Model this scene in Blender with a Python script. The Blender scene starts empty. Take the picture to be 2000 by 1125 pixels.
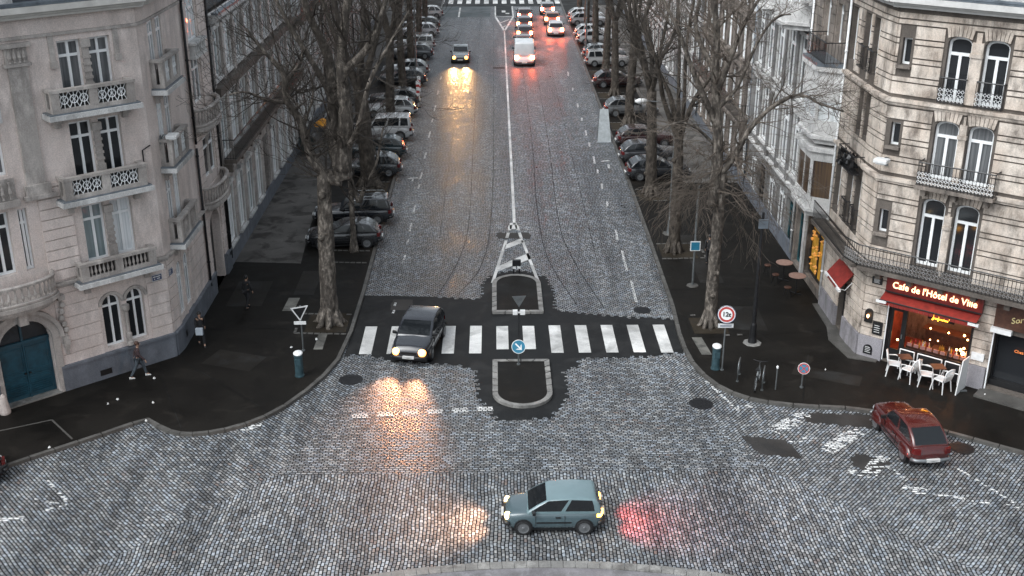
import bpy, bmesh, math, random
from mathutils import Vector, Matrix
R=math.radians
S=bpy.context.scene
COL=S.collection
rnd=random.Random(7)
# ------------------------------------------------------------ camera maths
FPX,CX,CY,HC=2221.0,1000.0,562.5,21.5
PIT=math.atan((CY+345)/FPX); YAW=math.atan(38*math.cos(PIT)/FPX)
sp,cp,st,ct=math.sin(PIT),math.cos(PIT),math.sin(YAW),math.cos(YAW)
def ray(x,y):
    a=(x-CX)/FPX;b=-(y-CY)/FPX
    f=(st*cp,ct*cp,-sp);u=(st*sp,ct*sp,cp);r=(ct,-st,0)
    return Vector([f[i]+a*r[i]+b*u[i] for i in range(3)])
def at(x,y,Y):
    d=ray(x,y); t=Y/d.y
    return Vector((d.x*t,Y,HC+d.z*t))
# ------------------------------------------------------------ object helpers
def tag(o,label=None,cat=None,group=None,kind=None):
    if label: o['label']=label
    if cat: o['category']=cat
    if group: o['group']=group
    if kind: o['kind']=kind
    return o
def empty(name,loc,rz=0.0,label=None,cat=None,group=None):
    o=bpy.data.objects.new(name,None); COL.objects.link(o)
    o.empty_display_size=.3
    o.location=loc; o.rotation_euler=(0,0,rz)
    return tag(o,label,cat,group)
class MB:
    def __init__(s): s.v=[];s.f=[];s.m=[];s.uv={}
    def quad(s,a,b,c,d,m=0):
        n=len(s.v); s.v+= [tuple(a),tuple(b),tuple(c),tuple(d)]; s.f.append((n,n+1,n+2,n+3)); s.m.append(m)
    def poly(s,pts,m=0):
        n=len(s.v); s.v+=[tuple(p) for p in pts]; s.f.append(tuple(range(n,n+len(pts)))); s.m.append(m)
    def hexa(s,p,m=0):   # p: 8 points, bottom 4 ccw, top 4
        n=len(s.v); s.v+=[tuple(q) for q in p]
        for f in ((3,2,1,0),(4,5,6,7),(0,1,5,4),(1,2,6,5),(2,3,7,6),(3,0,4,7)):
            s.f.append(tuple(n+i for i in f)); s.m.append(m)
    def box(s,x0,x1,y0,y1,z0,z1,m=0):
        s.hexa([(x0,y0,z0),(x1,y0,z0),(x1,y1,z0),(x0,y1,z0),(x0,y0,z1),(x1,y0,z1),(x1,y1,z1),(x0,y1,z1)],m)
    def prism(s,pts,z0,z1,m=0,cap=True):
        n=len(s.v);k=len(pts)
        s.v+=[(p[0],p[1],z0) for p in pts]+[(p[0],p[1],z1) for p in pts]
        for i in range(k):
            j=(i+1)%k; s.f.append((n+i,n+j,n+k+j,n+k+i)); s.m.append(m)
        if cap:
            s.f.append(tuple(n+k+i for i in range(k))); s.m.append(m)
            s.f.append(tuple(n+i for i in reversed(range(k)))); s.m.append(m)
    def tube(s,pts,rad,k=8,m=0,cap=True):
        pts=[Vector(p) for p in pts]
        if not hasattr(rad,'__len__'): rad=[rad]*len(pts)
        n=len(s.v); N=len(pts); prev=None
        for i,p in enumerate(pts):
            t=(pts[min(i+1,N-1)]-pts[max(i-1,0)])
            if t.length<1e-9: t=Vector((0,0,1))
            t.normalize()
            if prev is None: a=t.orthogonal().normalized()
            else:
                a=prev-t*prev.dot(t)
                a=a.normalized() if a.length>1e-6 else t.orthogonal().normalized()
            prev=a; b=t.cross(a)
            for j in range(k):
                w=2*math.pi*j/k; q=p+(a*math.cos(w)+b*math.sin(w))*rad[i]
                s.v.append((q.x,q.y,q.z))
        for i in range(N-1):
            for j in range(k):
                j2=(j+1)%k
                s.f.append((n+i*k+j,n+i*k+j2,n+(i+1)*k+j2,n+(i+1)*k+j)); s.m.append(m)
        if cap and k>3:
            s.f.append(tuple(n+j for j in reversed(range(k)))); s.m.append(m)
            s.f.append(tuple(n+(N-1)*k+j for j in range(k))); s.m.append(m)
    def cyl(s,c,r,z0,z1,k=20,m=0,r1=None):
        s.tube([(c[0],c[1],z0),(c[0],c[1],z1)],[r,r if r1 is None else r1],k,m)
    def lathe(s,o,ax,prof,k=20,m=0):  # prof: (along axis, radius)
        o=Vector(o);ax=Vector(ax).normalized();a=ax.orthogonal().normalized();b=ax.cross(a)
        n=len(s.v)
        for (h,r) in prof:
            for j in range(k):
                w=2*math.pi*j/k; q=o+ax*h+(a*math.cos(w)+b*math.sin(w))*max(r,1e-4); s.v.append(tuple(q))
        for i in range(len(prof)-1):
            for j in range(k):
                j2=(j+1)%k; s.f.append((n+i*k+j,n+i*k+j2,n+(i+1)*k+j2,n+(i+1)*k+j)); s.m.append(m)
        s.f.append(tuple(n+j for j in reversed(range(k)))); s.m.append(m)
        s.f.append(tuple(n+(len(prof)-1)*k+j for j in range(k))); s.m.append(m)
    def build(s,name,mats,parent=None,label=None,cat=None,group=None,kind=None,smooth=False,origin=None,bevel=0,local=False):
        """verts are world coordinates unless local; parent without rotation for world verts"""
        if not isinstance(mats,(list,tuple)): mats=[mats]
        off=Vector((0,0,0))
        if parent is not None and not local:
            p=parent; 
            while p is not None: off=off+p.location; p=p.parent
        loc=Vector((0,0,0))
        if parent is None and origin is not None and not local: off=Vector(origin); loc=Vector(origin)
        me=bpy.data.meshes.new(name)
        me.from_pydata([(x-off.x,y-off.y,z-off.z) for x,y,z in s.v],[],s.f)
        for mt in mats: me.materials.append(mt)
        if len(mats)>1: me.polygons.foreach_set('material_index',s.m)
        if smooth: me.polygons.foreach_set('use_smooth',[True]*len(me.polygons))
        me.update()
        o=bpy.data.objects.new(name,me); COL.objects.link(o)
        if parent is not None: o.parent=parent
        else: o.location=loc
        if bevel:
            b=o.modifiers.new('bevel','BEVEL'); b.width=bevel; b.segments=2; b.limit_method='ANGLE'; b.angle_limit=R(40)
        return tag(o,label,cat,group,kind)
def copy_tree(o,parent=None):
    c=o.copy(); COL.objects.link(c)
    if parent is not None: c.parent=parent
    for ch in list(o.children): copy_tree(ch,c)
    return c
# ------------------------------------------------------------ materials
def newmat(name):
    m=bpy.data.materials.new(name); m.use_nodes=True
    return m,m.node_tree,m.node_tree.nodes['Principled BSDF']
def N(nt,t,**kw):
    n=nt.nodes.new(t)
    for k,v in kw.items(): setattr(n,k,v)
    return n
def mathn(nt,op,a,b=None,c=None,clamp=False):
    n=nt.nodes.new('ShaderNodeMath'); n.operation=op; n.use_clamp=clamp
    for i,x in enumerate((a,b,c)):
        if x is None: continue
        if isinstance(x,(int,float)): n.inputs[i].default_value=x
        else: nt.links.new(x,n.inputs[i])
    return n.outputs[0]
def noise(nt,scale,detail=4,rough=.55,vec=None,dist=0):
    n=nt.nodes.new('ShaderNodeTexNoise'); n.inputs['Scale'].default_value=scale; n.inputs['Detail'].default_value=detail
    n.inputs['Roughness'].default_value=rough; n.inputs['Distortion'].default_value=dist
    if vec is not None: nt.links.new(vec,n.inputs['Vector'])
    return n.outputs['Fac']
def ramp(nt,fac,stops):
    n=nt.nodes.new('ShaderNodeValToRGB'); e=n.color_ramp.elements
    while len(e)<len(stops): e.new(.5)
    for i,(p,c) in enumerate(stops):
        e[i].position=p; e[i].color=(*c,1) if len(c)==3 else c
    nt.links.new(fac,n.inputs[0]); return n.outputs[0]
def mixc(nt,f,a,b,mode='MIX'):
    n=nt.nodes.new('ShaderNodeMix'); n.data_type='RGBA'; n.blend_type=mode
    if isinstance(f,(int,float)): n.inputs[0].default_value=f
    else: nt.links.new(f,n.inputs[0])
    for i,x in ((6,a),(7,b)):
        if isinstance(x,(tuple,list)): n.inputs[i].default_value=(*x[:3],1)
        else: nt.links.new(x,n.inputs[i])
    return n.outputs[2]
def simple(name,c,rough=.6,metal=0,var=.25,scale=6,bump=0,spec=.5,emit=None,es=0,coat=0):
    m,nt,b=newmat(name)
    tc=N(nt,'ShaderNodeTexCoord')
    if var>0:
        f=noise(nt,scale,5,.6,tc.outputs['Object'])
        col=ramp(nt,f,[(.3,tuple(x*(1-var) for x in c)),(.7,tuple(min(1,x*(1+var)) for x in c))])
        nt.links.new(col,b.inputs['Base Color'])
        if bump:
            bp=N(nt,'ShaderNodeBump'); bp.inputs['Strength'].default_value=bump; bp.inputs['Distance'].default_value=.02
            nt.links.new(noise(nt,scale*4,4,.6,tc.outputs['Object']),bp.inputs['Height']); nt.links.new(bp.outputs[0],b.inputs['Normal'])
    else: b.inputs['Base Color'].default_value=(*c,1)
    b.inputs['Roughness'].default_value=rough; b.inputs['Metallic'].default_value=metal
    b.inputs['Specular IOR Level'].default_value=spec; b.inputs['Coat Weight'].default_value=coat
    if emit:
        b.inputs['Emission Color'].default_value=(*emit,1); b.inputs['Emission Strength'].default_value=es
    return m
def stone(name,c1,c2,dirt=(.05,.045,.04),dirt_amt=.5,rough=.85,streak=True,stain_scale=.55):
    m,nt,b=newmat(name)
    tc=N(nt,'ShaderNodeNewGeometry').outputs['Position']
    f=noise(nt,1.1,6,.6,tc); col=ramp(nt,f,[(.35,c1),(.65,c2)])
    mp=N(nt,'ShaderNodeMapping'); mp.inputs['Scale'].default_value=(1.5,1.5,.5); nt.links.new(tc,mp.inputs['Vector'])
    f2=noise(nt,1.3,6,.7,mp.outputs[0]); f3=noise(nt,stain_scale,5,.65,tc)
    d=mathn(nt,'MULTIPLY',ramp(nt,f2,[(.40,(0,0,0)),(.60,(1,1,1))]),ramp(nt,f3,[(.36,(0,0,0)),(.56,(1,1,1))]))
    d=mathn(nt,'MULTIPLY',d,dirt_amt)
    col=mixc(nt,d,col,dirt)
    f4=noise(nt,24,3,.6,tc); g=ramp(nt,f4,[(.3,(.78,.78,.78)),(.7,(1.12,1.12,1.12))])
    col=mixc(nt,1,col,g,'MULTIPLY')
    nt.links.new(col,b.inputs['Base Color']); b.inputs['Roughness'].default_value=rough
    bp=N(nt,'ShaderNodeBump'); bp.inputs['Strength'].default_value=.35; bp.inputs['Distance'].default_value=.02
    nt.links.new(f4,bp.inputs['Height']); nt.links.new(bp.outputs[0],b.inputs['Normal'])
    return m
def setts(name,w,h,dark,light,wet=.3,paint=None):
    """cobbles: UV in metres; each sett has its own tone, height and gloss"""
    m,nt,b=newmat(name)
    uv=N(nt,'ShaderNodeUVMap',uv_map='UVMap').outputs[0]
    pos=N(nt,'ShaderNodeNewGeometry').outputs['Position']
    wob=N(nt,'ShaderNodeTexNoise'); wob.inputs['Scale'].default_value=.6; nt.links.new(pos,wob.inputs['Vector'])
    v1=N(nt,'ShaderNodeVectorMath',operation='SUBTRACT'); nt.links.new(wob.outputs['Color'],v1.inputs[0]); v1.inputs[1].default_value=(.5,.5,.5)
    v2=N(nt,'ShaderNodeVectorMath',operation='SCALE'); nt.links.new(v1.outputs[0],v2.inputs[0]); v2.inputs['Scale'].default_value=.22
    wb2=N(nt,'ShaderNodeTexNoise'); wb2.inputs['Scale'].default_value=9; nt.links.new(pos,wb2.inputs['Vector'])
    v4=N(nt,'ShaderNodeVectorMath',operation='SCALE'); nt.links.new(wb2.outputs['Color'],v4.inputs[0]); v4.inputs['Scale'].default_value=.035
    v3=N(nt,'ShaderNodeVectorMath',operation='ADD'); nt.links.new(uv,v3.inputs[0]); nt.links.new(v2.outputs[0],v3.inputs[1])
    v5=N(nt,'ShaderNodeVectorMath',operation='ADD'); nt.links.new(v3.outputs[0],v5.inputs[0]); nt.links.new(v4.outputs[0],v5.inputs[1])
    sx=N(nt,'ShaderNodeSeparateXYZ'); nt.links.new(v5.outputs[0],sx.inputs[0])
    rf=mathn(nt,'DIVIDE',sx.outputs[1],h); row=mathn(nt,'FLOOR',rf); fv=mathn(nt,'FRACT',rf)
    wr=N(nt,'ShaderNodeTexWhiteNoise',noise_dimensions='1D'); nt.links.new(row,wr.inputs['W'])
    off=mathn(nt,'ADD',mathn(nt,'MULTIPLY',row,.5),mathn(nt,'MULTIPLY',wr.outputs['Value'],.25))
    uf=mathn(nt,'ADD',mathn(nt,'DIVIDE',sx.outputs[0],w),off); colm=mathn(nt,'FLOOR',uf); fu=mathn(nt,'FRACT',uf)
    cv=N(nt,'ShaderNodeCombineXYZ'); nt.links.new(colm,cv.inputs[0]); nt.links.new(row,cv.inputs[1])
    wn=N(nt,'ShaderNodeTexWhiteNoise',noise_dimensions='3D'); nt.links.new(cv.outputs[0],wn.inputs['Vector'])
    du=mathn(nt,'MULTIPLY',mathn(nt,'MINIMUM',fu,mathn(nt,'SUBTRACT',1,fu)),w)
    dv=mathn(nt,'MULTIPLY',mathn(nt,'MINIMUM',fv,mathn(nt,'SUBTRACT',1,fv)),h)
    e=mathn(nt,'MINIMUM',du,dv)
    mask=mathn(nt,'MULTIPLY_ADD',e,1/.013,-.80,clamp=True)
    dome=mathn(nt,'MULTIPLY',e,1/.05,clamp=True)
    tone=mathn(nt,'POWER',wn.outputs['Value'],1.5)
    big=noise(nt,.33,5,.62,pos); big2=noise(nt,.09,3,.5,pos)
    stonec=mixc(nt,tone,dark,light)
    hue=ramp(nt,wn.outputs['Color'],[(.25,(1.03,.98,.95)),(.5,(1,1,1)),(.75,(.94,.99,1.07))])
    stonec=mixc(nt,1,stonec,hue,'MULTIPLY')
    tm=N(nt,'ShaderNodeMapping'); tm.inputs['Scale'].default_value=(.9,.05,1); nt.links.new(pos,tm.inputs['Vector'])
    trk=noise(nt,1.0,4,.55,tm.outputs[0]); stonec=mixc(nt,1,stonec,ramp(nt,trk,[(.35,(.72,.72,.73)),(.62,(1.15,1.15,1.15))]),'MULTIPLY')
    bigc=ramp(nt,big,[(.3,(.78,.78,.78)),(.68,(1.18,1.18,1.18))]); stonec=mixc(nt,1,stonec,bigc,'MULTIPLY')
    # a few rust-brown setts
    rb=ramp(nt,wn.outputs['Value'],[(.93,(0,0,0)),(.96,(1,1,1))]); rb2=mathn(nt,'MULTIPLY',rb,ramp(nt,noise(nt,.5,3,.5,pos),[(.52,(0,0,0)),(.6,(.7,.7,.7))]))
    stonec=mixc(nt,rb2,stonec,(.13,.075,.05))
    if paint:
        pc=mixc(nt,tone,(.55,.55,.54),(.86,.86,.84)); stonec=pc
    col=mixc(nt,mask,(.006,.006,.007),stonec)
    nt.links.new(col,b.inputs['Base Color'])
    rr=mathn(nt,'ADD',wet,mathn(nt,'MULTIPLY',wn.outputs['Value'],.26))
    rr=mathn(nt,'ADD',rr,mathn(nt,'MULTIPLY',mathn(nt,'SUBTRACT',big,.5),.5)); rr=mathn(nt,'ADD',rr,mathn(nt,'MULTIPLY',mathn(nt,'SUBTRACT',trk,.5),.35))
    rr=mathn(nt,'ADD',rr,mathn(nt,'MULTIPLY',mathn(nt,'SUBTRACT',1,mask),.45),clamp=True)
    nt.links.new(rr,b.inputs['Roughness']); 
    nt.links.new(mathn(nt,'MULTIPLY',mask,.55 if not paint else .3),b.inputs['Specular IOR Level'])
    hh=mathn(nt,'ADD',mathn(nt,'ADD',dome,mathn(nt,'MULTIPLY',wn.outputs['Value'],.35)),mathn(nt,'MULTIPLY',noise(nt,22,3,.6,pos),.5))
    bp=N(nt,'ShaderNodeBump'); bp.inputs['Strength'].default_value=.55; bp.inputs['Distance'].default_value=.016
    nt.links.new(hh,bp.inputs['Height']); nt.links.new(bp.outputs[0],b.inputs['Normal'])
    if paint:
        out=[n for n in nt.nodes if n.type=='OUTPUT_MATERIAL'][0]
        tr=N(nt,'ShaderNodeBsdfTransparent'); mx=N(nt,'ShaderNodeMixShader')
        pat=noise(nt,1.6,4,.6,pos)
        k=mathn(nt,'ADD',mathn(nt,'MULTIPLY',wn.outputs['Value'],.5),pat)
        k=mathn(nt,'MULTIPLY',mathn(nt,'GREATER_THAN',k,paint),mask)
        nt.links.new(k,mx.inputs[0]); nt.links.new(tr.outputs[0],mx.inputs[1]); nt.links.new(b.outputs[0],mx.inputs[2]); nt.links.new(mx.outputs[0],out.inputs[0])
    return m
def asphalt(name,c,rough=.5,stain=(.03,.03,.03),stain_lo=.5,amt=.6):
    m,nt,b=newmat(name)
    pos=N(nt,'ShaderNodeNewGeometry').outputs['Position']
    f=noise(nt,.45,6,.6,pos); g=noise(nt,60,2,.6,pos)
    col=ramp(nt,f,[(.3,tuple(x*.6 for x in c)),(.7,tuple(x*1.45 for x in c))])
    st_=ramp(nt,noise(nt,.8,4,.6,pos,.6),[(stain_lo,(0,0,0)),(stain_lo+.12,(amt,)*3)])
    col=mixc(nt,st_,col,stain); col=mixc(nt,1,col,ramp(nt,g,[(.3,(.75,)*3),(.7,(1.25,)*3)]),'MULTIPLY')
    nt.links.new(col,b.inputs['Base Color'])
    nt.links.new(ramp(nt,f,[(.3,(rough-.12,)*3),(.7,(rough+.15,)*3)]),b.inputs['Roughness'])
    b.inputs['Specular IOR Level'].default_value=.13
    bp=N(nt,'ShaderNodeBump'); bp.inputs['Strength'].default_value=.3; bp.inputs['Distance'].default_value=.01
    nt.links.new(g,bp.inputs['Height']); nt.links.new(bp.outputs[0],b.inputs['Normal'])
    return m
def bark(name,c1,c2,c3):
    m,nt,b=newmat(name)
    pos=N(nt,'ShaderNodeTexCoord').outputs['Object']
    mp=N(nt,'ShaderNodeMapping'); mp.inputs['Scale'].default_value=(1,1,.45); nt.links.new(pos,mp.inputs['Vector'])
    f=noise(nt,4.5,6,.7,mp.outputs[0]); col=ramp(nt,f,[(.32,c1),(.5,c2),(.68,c3)])
    vo=N(nt,'ShaderNodeTexVoronoi'); vo.inputs['Scale'].default_value=9; nt.links.new(mp.outputs[0],vo.inputs['Vector'])
    col=mixc(nt,1,col,ramp(nt,vo.outputs['Distance'],[(.1,(.6,)*3),(.5,(1.15,)*3)]),'MULTIPLY')
    nt.links.new(col,b.inputs['Base Color']); b.inputs['Roughness'].default_value=.8
    bp=N(nt,'ShaderNodeBump'); bp.inputs['Strength'].default_value=.8; bp.inputs['Distance'].default_value=.05
    nt.links.new(mathn(nt,'ADD',f,vo.outputs['Distance']),bp.inputs['Height']); nt.links.new(bp.outputs[0],b.inputs['Normal'])
    return m
def glassm(name,c=(.02,.022,.025),rough=.06,alpha=None):
    m,nt,b=newmat(name)
    b.inputs['Base Color'].default_value=(*c,1); b.inputs['Roughness'].default_value=rough; b.inputs['Specular IOR Level'].default_value=.5
    if alpha is not None: b.inputs['Alpha'].default_value=alpha
    return m
def curtainglass(name,c1,c2):
    m,nt,b=newmat(name)
    pos=N(nt,'ShaderNodeNewGeometry').outputs['Position']
    mp=N(nt,'ShaderNodeMapping'); mp.inputs['Scale'].default_value=(14,14,.4); nt.links.new(pos,mp.inputs['Vector'])
    col=ramp(nt,noise(nt,1,2,.5,mp.outputs[0]),[(.35,c1),(.65,c2)]); nt.links.new(col,b.inputs['Base Color'])
    b.inputs['Roughness'].default_value=.5; b.inputs['Coat Weight'].default_value=1; b.inputs['Coat Roughness'].default_value=.05
    return m
M={}
M['setts']=setts('granite_setts',.205,.118,(.125,.13,.133),(.36,.375,.38),.38)
M['sett_paint']=setts('worn_paint_on_setts',.205,.118,(.045,.047,.052),(.3,.3,.3),.4,paint=.74)
M['sett_paint2']=setts('fresh_paint_on_setts',.205,.118,(.045,.047,.052),(.3,.3,.3),.4,paint=.40)
M['sett_paint3']=setts('solid_paint_on_setts',.205,.118,(.045,.047,.052),(.3,.3,.3),.4,paint=.22)
M['asphalt']=asphalt('fresh_asphalt',(.016,.0165,.017),.6)
M['pave']=asphalt('wet_asphalt_pavement',(.0105,.0092,.0078),.58,stain=(.022,.019,.016),stain_lo=.56,amt=.7)
M['pave_old']=asphalt('old_grey_pavement',(.12,.112,.104),.55,stain=(.03,.027,.024),stain_lo=.5,amt=.75)
M['kerb']=stone('granite_kerb',(.07,.067,.062),(.135,.13,.12),dirt_amt=.6,rough=.55)
M['kerb_light']=stone('island_kerb',(.20,.195,.185),(.34,.33,.31),dirt_amt=.7,rough=.5)
M['paint']=asphalt('road_paint',(.55,.545,.53),.6,stain=(.22,.22,.21),stain_lo=.52,amt=.5)
M['paint_old']=asphalt('worn_road_paint',(.16,.155,.14),.6)
M['iron']=simple('cast_iron',(.03,.03,.032),.45,.6,.3,10)
M['black']=simple('black_paint',(.012,.012,.013),.4,0,.2,8)
M['rubber']=simple('tyre_rubber',(.015,.015,.016),.7,0,.2,8)
M['stoneL']=stone('grey_pink_render',(.69,.59,.54),(.82,.72,.67),(.2,.175,.16),.35)
M['stoneLd']=stone('weathered_limestone',(.36,.325,.30),(.62,.57,.53),(.07,.06,.055),.5)
M['plinthL']=stone('bluestone_plinth',(.13,.145,.17),(.20,.215,.245),(.05,.055,.065),.5,.6)
M['stoneR']=stone('sooty_limestone',(.57,.475,.395),(.78,.695,.61),(.10,.08,.066),.78,stain_scale=.8)
M['stoneRd']=stone('dark_limestone',(.17,.145,.125),(.34,.29,.25),(.03,.026,.023),.9)
M['joint']=stone('sooty_joints',(.09,.075,.064),(.17,.145,.125),(.02,.02,.02),.4)
M['jointL']=stone('render_joints',(.12,.11,.105),(.18,.17,.16),(.05,.05,.05),.4)
M['brick']=stone('dark_brick_front',(.13,.105,.09),(.21,.175,.15),(.03,.025,.02),.8)
M['white']=simple('white_window_paint',(.88,.89,.89),.5,0,.05,5)
M['whitewall']=stone('whitewashed_front',(.60,.59,.575),(.78,.77,.75),(.16,.155,.15),.6)
M['greywall']=stone('grey_render_front',(.24,.235,.23),(.33,.32,.31),(.07,.07,.07),.8)
M['zinc']=simple('zinc_sheet',(.19,.22,.25),.35,.5,.3,3)
M['slate']=simple('slate_roof',(.03,.035,.042),.45,0,.35,5)
M['glass']=glassm('dark_window_glass')
M['glass2']=curtainglass('net_curtain_glass',(.16,.21,.22),(.26,.32,.33))
M['glass3']=curtainglass('grey_curtain_glass',(.06,.065,.07),(.16,.165,.17))
M['glassw']=curtainglass('white_blind_glass',(.58,.61,.62),(.85,.87,.88))
M['clear']=glassm('clear_glass',(.0,.0,.0),.03,alpha=.25)
M['teal']=simple('teal_gate_paint',(.010,.060,.090),.4,0,.35,3,bump=.1)
M['tealshop']=simple('teal_shopfront',(.012,.075,.09),.45,0,.35,3)
M['bark']=bark('plane_bark',(.022,.018,.015),(.075,.063,.052),(.27,.235,.20))
M['bark2']=bark('dark_bark',(.016,.012,.009),(.045,.036,.028),(.10,.083,.066))
M['twig']=simple('twig_bark',(.034,.027,.021),.8,0,.35,3)
M['twig2']=simple('pale_twig_bark',(.14,.115,.09),.8,0,.35,3)
M['soil']=asphalt('tree_pit_soil',(.035,.028,.02),.8)
M['red_canvas']=simple('red_awning_canvas',(.22,.018,.012),.7,0,.3,4)
M['red_board']=simple('dark_red_fascia',(.13,.012,.01),.4,0,.3,4)
M['steel']=simple('galvanised_steel',(.22,.235,.24),.4,.7,.2,6)
M['tealpost']=simple('blue_green_bin_paint',(.045,.085,.10),.35,.2,.3,6)
M['signwhite']=simple('sign_white',(.75,.75,.74),.4,0,.1,6)
M['signred']=simple('sign_red',(.42,.05,.045),.4,0,.1,6)
M['signblue']=simple('sign_blue',(.03,.19,.30),.35,0,.15,6)
M['signdark']=simple('sign_navy',(.05,.07,.14),.4,0,.15,6)
M['chair']=simple('white_plastic_chair',(.75,.75,.74),.45,0,.06,6)
M['neon']=simple('neon_letters',(1,.75,.5),.5,0,0,1,emit=(1,.50,.26),es=1.7)
M['neony']=simple('amber_neon',(1,.6,.1),.5,0,0,1,emit=(1,.42,.03),es=4)
M['lampwarm']=simple('warm_lamp',(1,.7,.4),.5,0,0,1,emit=(1,.5,.18),es=12)
M['lampred']=simple('red_lamp_glow',(1,.2,.1),.5,0,0,1,emit=(1,.10,.04),es=3)
M['gold']=simple('lit_gold_window',(.40,.22,.03),.5,0,.6,2.5,emit=(.9,.42,.05),es=.08)
M['inner']=simple('cafe_inner_wall',(.22,.055,.035),.8,0,.5,3)
M['wood']=simple('dark_wood',(.07,.03,.018),.5,0,.4,6)
M['orange']=simple('orange_canvas',(.75,.32,.03),.7,0,.2,5)
M['skin']=simple('skin',(.45,.28,.20),.6,0,.1,5)
M['cloth_dark']=simple('dark_cloth',(.018,.018,.02),.85,0,.3,8)
M['cloth_grey']=simple('grey_cloth',(.06,.075,.09),.85,0,.3,8)
M['cloth_brown']=simple('maroon_cloth',(.05,.03,.032),.85,0,.3,8)
M['paper']=simple('paper_litter',(.7,.7,.68),.7,0,.1,8)
# ------------------------------------------------------------ ground, roads, pavements
def sheet(name,polys,mat,z,kind='structure',uvrot=None,label=None):
    """polys: list of (points, angle) ; UV in metres rotated by angle (rows run along the angle)"""
    verts=[];faces=[];uvs=[]
    for pts,ang in polys:
        n=len(verts); verts+=[(p[0],p[1],z) for p in pts]; faces.append(tuple(range(n,n+len(pts))))
        c,s_=math.cos(ang),math.sin(ang)
        uvs+=[(p[0]*c+p[1]*s_,-p[0]*s_+p[1]*c) for p in pts]
    me=bpy.data.meshes.new(name); me.from_pydata(verts,[],faces)
    uv=me.uv_layers.new(name='UVMap')
    for l in me.loops: uv.data[l.index].uv=uvs[l.vertex_index]
    for p in me.polygons:
        if p.normal.z<0: p.flip()
    me.materials.append(mat); me.update()
    o=bpy.data.objects.new(name,me); COL.objects.link(o)
    return tag(o,kind=kind,label=label)
g=MB(); g.quad((-600,-200,-.05),(600,-200,-.05),(600,900,-.05),(-600,900,-.05)); g.build('ground',M['pave'],kind='structure')
LK=[(-6.5,210),(-6.46,100),(-6.45,60),(-6.43,52),(-6.5,47.3),(-6.72,44.4),(-7.1,42.9),(-7.68,41.4),(-8.3,40.15),(-8.95,39.25),(-9.6,38.65),(-10.33,38.22),(-10.9,38.0),(-11.5,37.9),(-12.0,37.95),(-12.44,38.13),(-13.0,38.55),(-13.55,39.08),(-13.95,38.78),(-14.89,37.95),(-16.96,36.25),(-18.9,34.6),(-26,28.4),(-45,11.5),(-60,-2)]
RK=[(8.6,210),(8.6,100),(8.58,70),(8.5,58),(8.41,50),(8.25,46.8),(8.25,45.2),(8.36,43.8),(8.65,42.6),(9.05,41.65),(9.56,40.95),(10.15,40.45),(10.85,40.12),(11.8,39.86),(12.8,39.7),(13.8,39.58),(14.75,39.3),(15.9,38.5),(17.12,37.6),(19.4,36.0),(30,27.6),(60,4)]
road=[([(-7.93,35.12),(9.78,35.25),(14.83,29.28),(24.5,18),(34,0),(-38,0),(-22.6,18),(-12.6,29.66)],math.pi/2)]
La=math.atan2(-5.63,5.01); Ra=math.atan2(3.6,3.1)
road.append(([(-7.93,35.12),(-12.6,29.66),(-22.6,18),(-38,0),(-70,0),(-70,60),(-7.3,60),(-7.3,44.6),(-5.4,44.6),(-6.2,40)],La))
road.append(([(9.78,35.25),(8.6,38),(7.6,40.4),(6.9,44.6),(9.3,44.6),(9.3,60),(80,60),(80,0),(34,0),(24.5,18),(14.83,29.28)],Ra))
road.append(([(-7.93,35.12),(-6.2,40),(-5.4,44.6),(6.9,44.6),(7.6,40.4),(8.6,38),(9.78,35.25)],0.0))
road.append(([(-7.3,44.6),(-7.3,60),(9.3,60),(9.3,44.6)],0.0))
road.append(([(-7.3,60),(-7.3,215),(9.3,215),(9.3,60)],0.0))
sheet('cobbled_road',road,M['setts'],0)
def jag(pts,step=.19,amp=.17,seed=3):
    r=random.Random(seed); out=[]
    for i,a in enumerate(pts):
        b=pts[(i+1)%len(pts)]
        if len(a)>2: out.append((a[0],a[1])); continue
        L=math.hypot(b[0]-a[0],b[1]-a[1]); n=max(1,int(L/step)); nx,ny=(b[1]-a[1])/L,-(b[0]-a[0])/L
        for k in range(n):
            t=k/n; o=(k%2)*amp*r.uniform(.4,1.3)+r.uniform(-.03,.03)
            x=a[0]+(b[0]-a[0])*t; y=a[1]+(b[1]-a[1])*t
            out.append((x+nx*o,y+ny*o))
            out.append((x+nx*o+(b[0]-a[0])/n*.8,y+ny*o+(b[1]-a[1])/n*.8))
    return out
asp=[(-6.45,51.75,1),(-3.0,51.55),(-.75,51.25),(-.75,53.0),(-.45,54.2),(.2,54.85),(1.1,55.05),(1.9,54.85),(2.6,54.1),(2.95,52.6),(2.95,49.75),(6,49.0),(8.42,48.75,1),(8.3,45.3,1),(8.2,44.9),(7.1,44.75),(6.6,44.5),(3.7,44.45),(3.6,43.6),(3.0,43.4),(2.98,40.9),(2.2,39.05),(-.05,38.95),(-.8,41.0),(-.92,43.4),(-1.9,43.9),(-4.4,44.2),(-5.3,44.75),(-5.9,45.0),(-6.6,44.75,1)]
sheet('asphalt_strip',[(jag(asp),0)],M['asphalt'],.004)
# far end of the avenue
sheet('far_asphalt',[([(-6.5,138.2),(-.4,138.2),(-.4,215),(-6.5,215)],0)],asphalt('far_grey_asphalt',(.045,.055,.058),.45),.004)
sheet('far_cross_street',[([(-60,147),(60,147),(60,215),(-60,215)],0)],M['asphalt'],.008)
sheet('far_refuge',[([(.3,139.5),(2.2,139.5),(2.2,147),(.3,147)],0)],M['asphalt'],.012)
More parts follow.
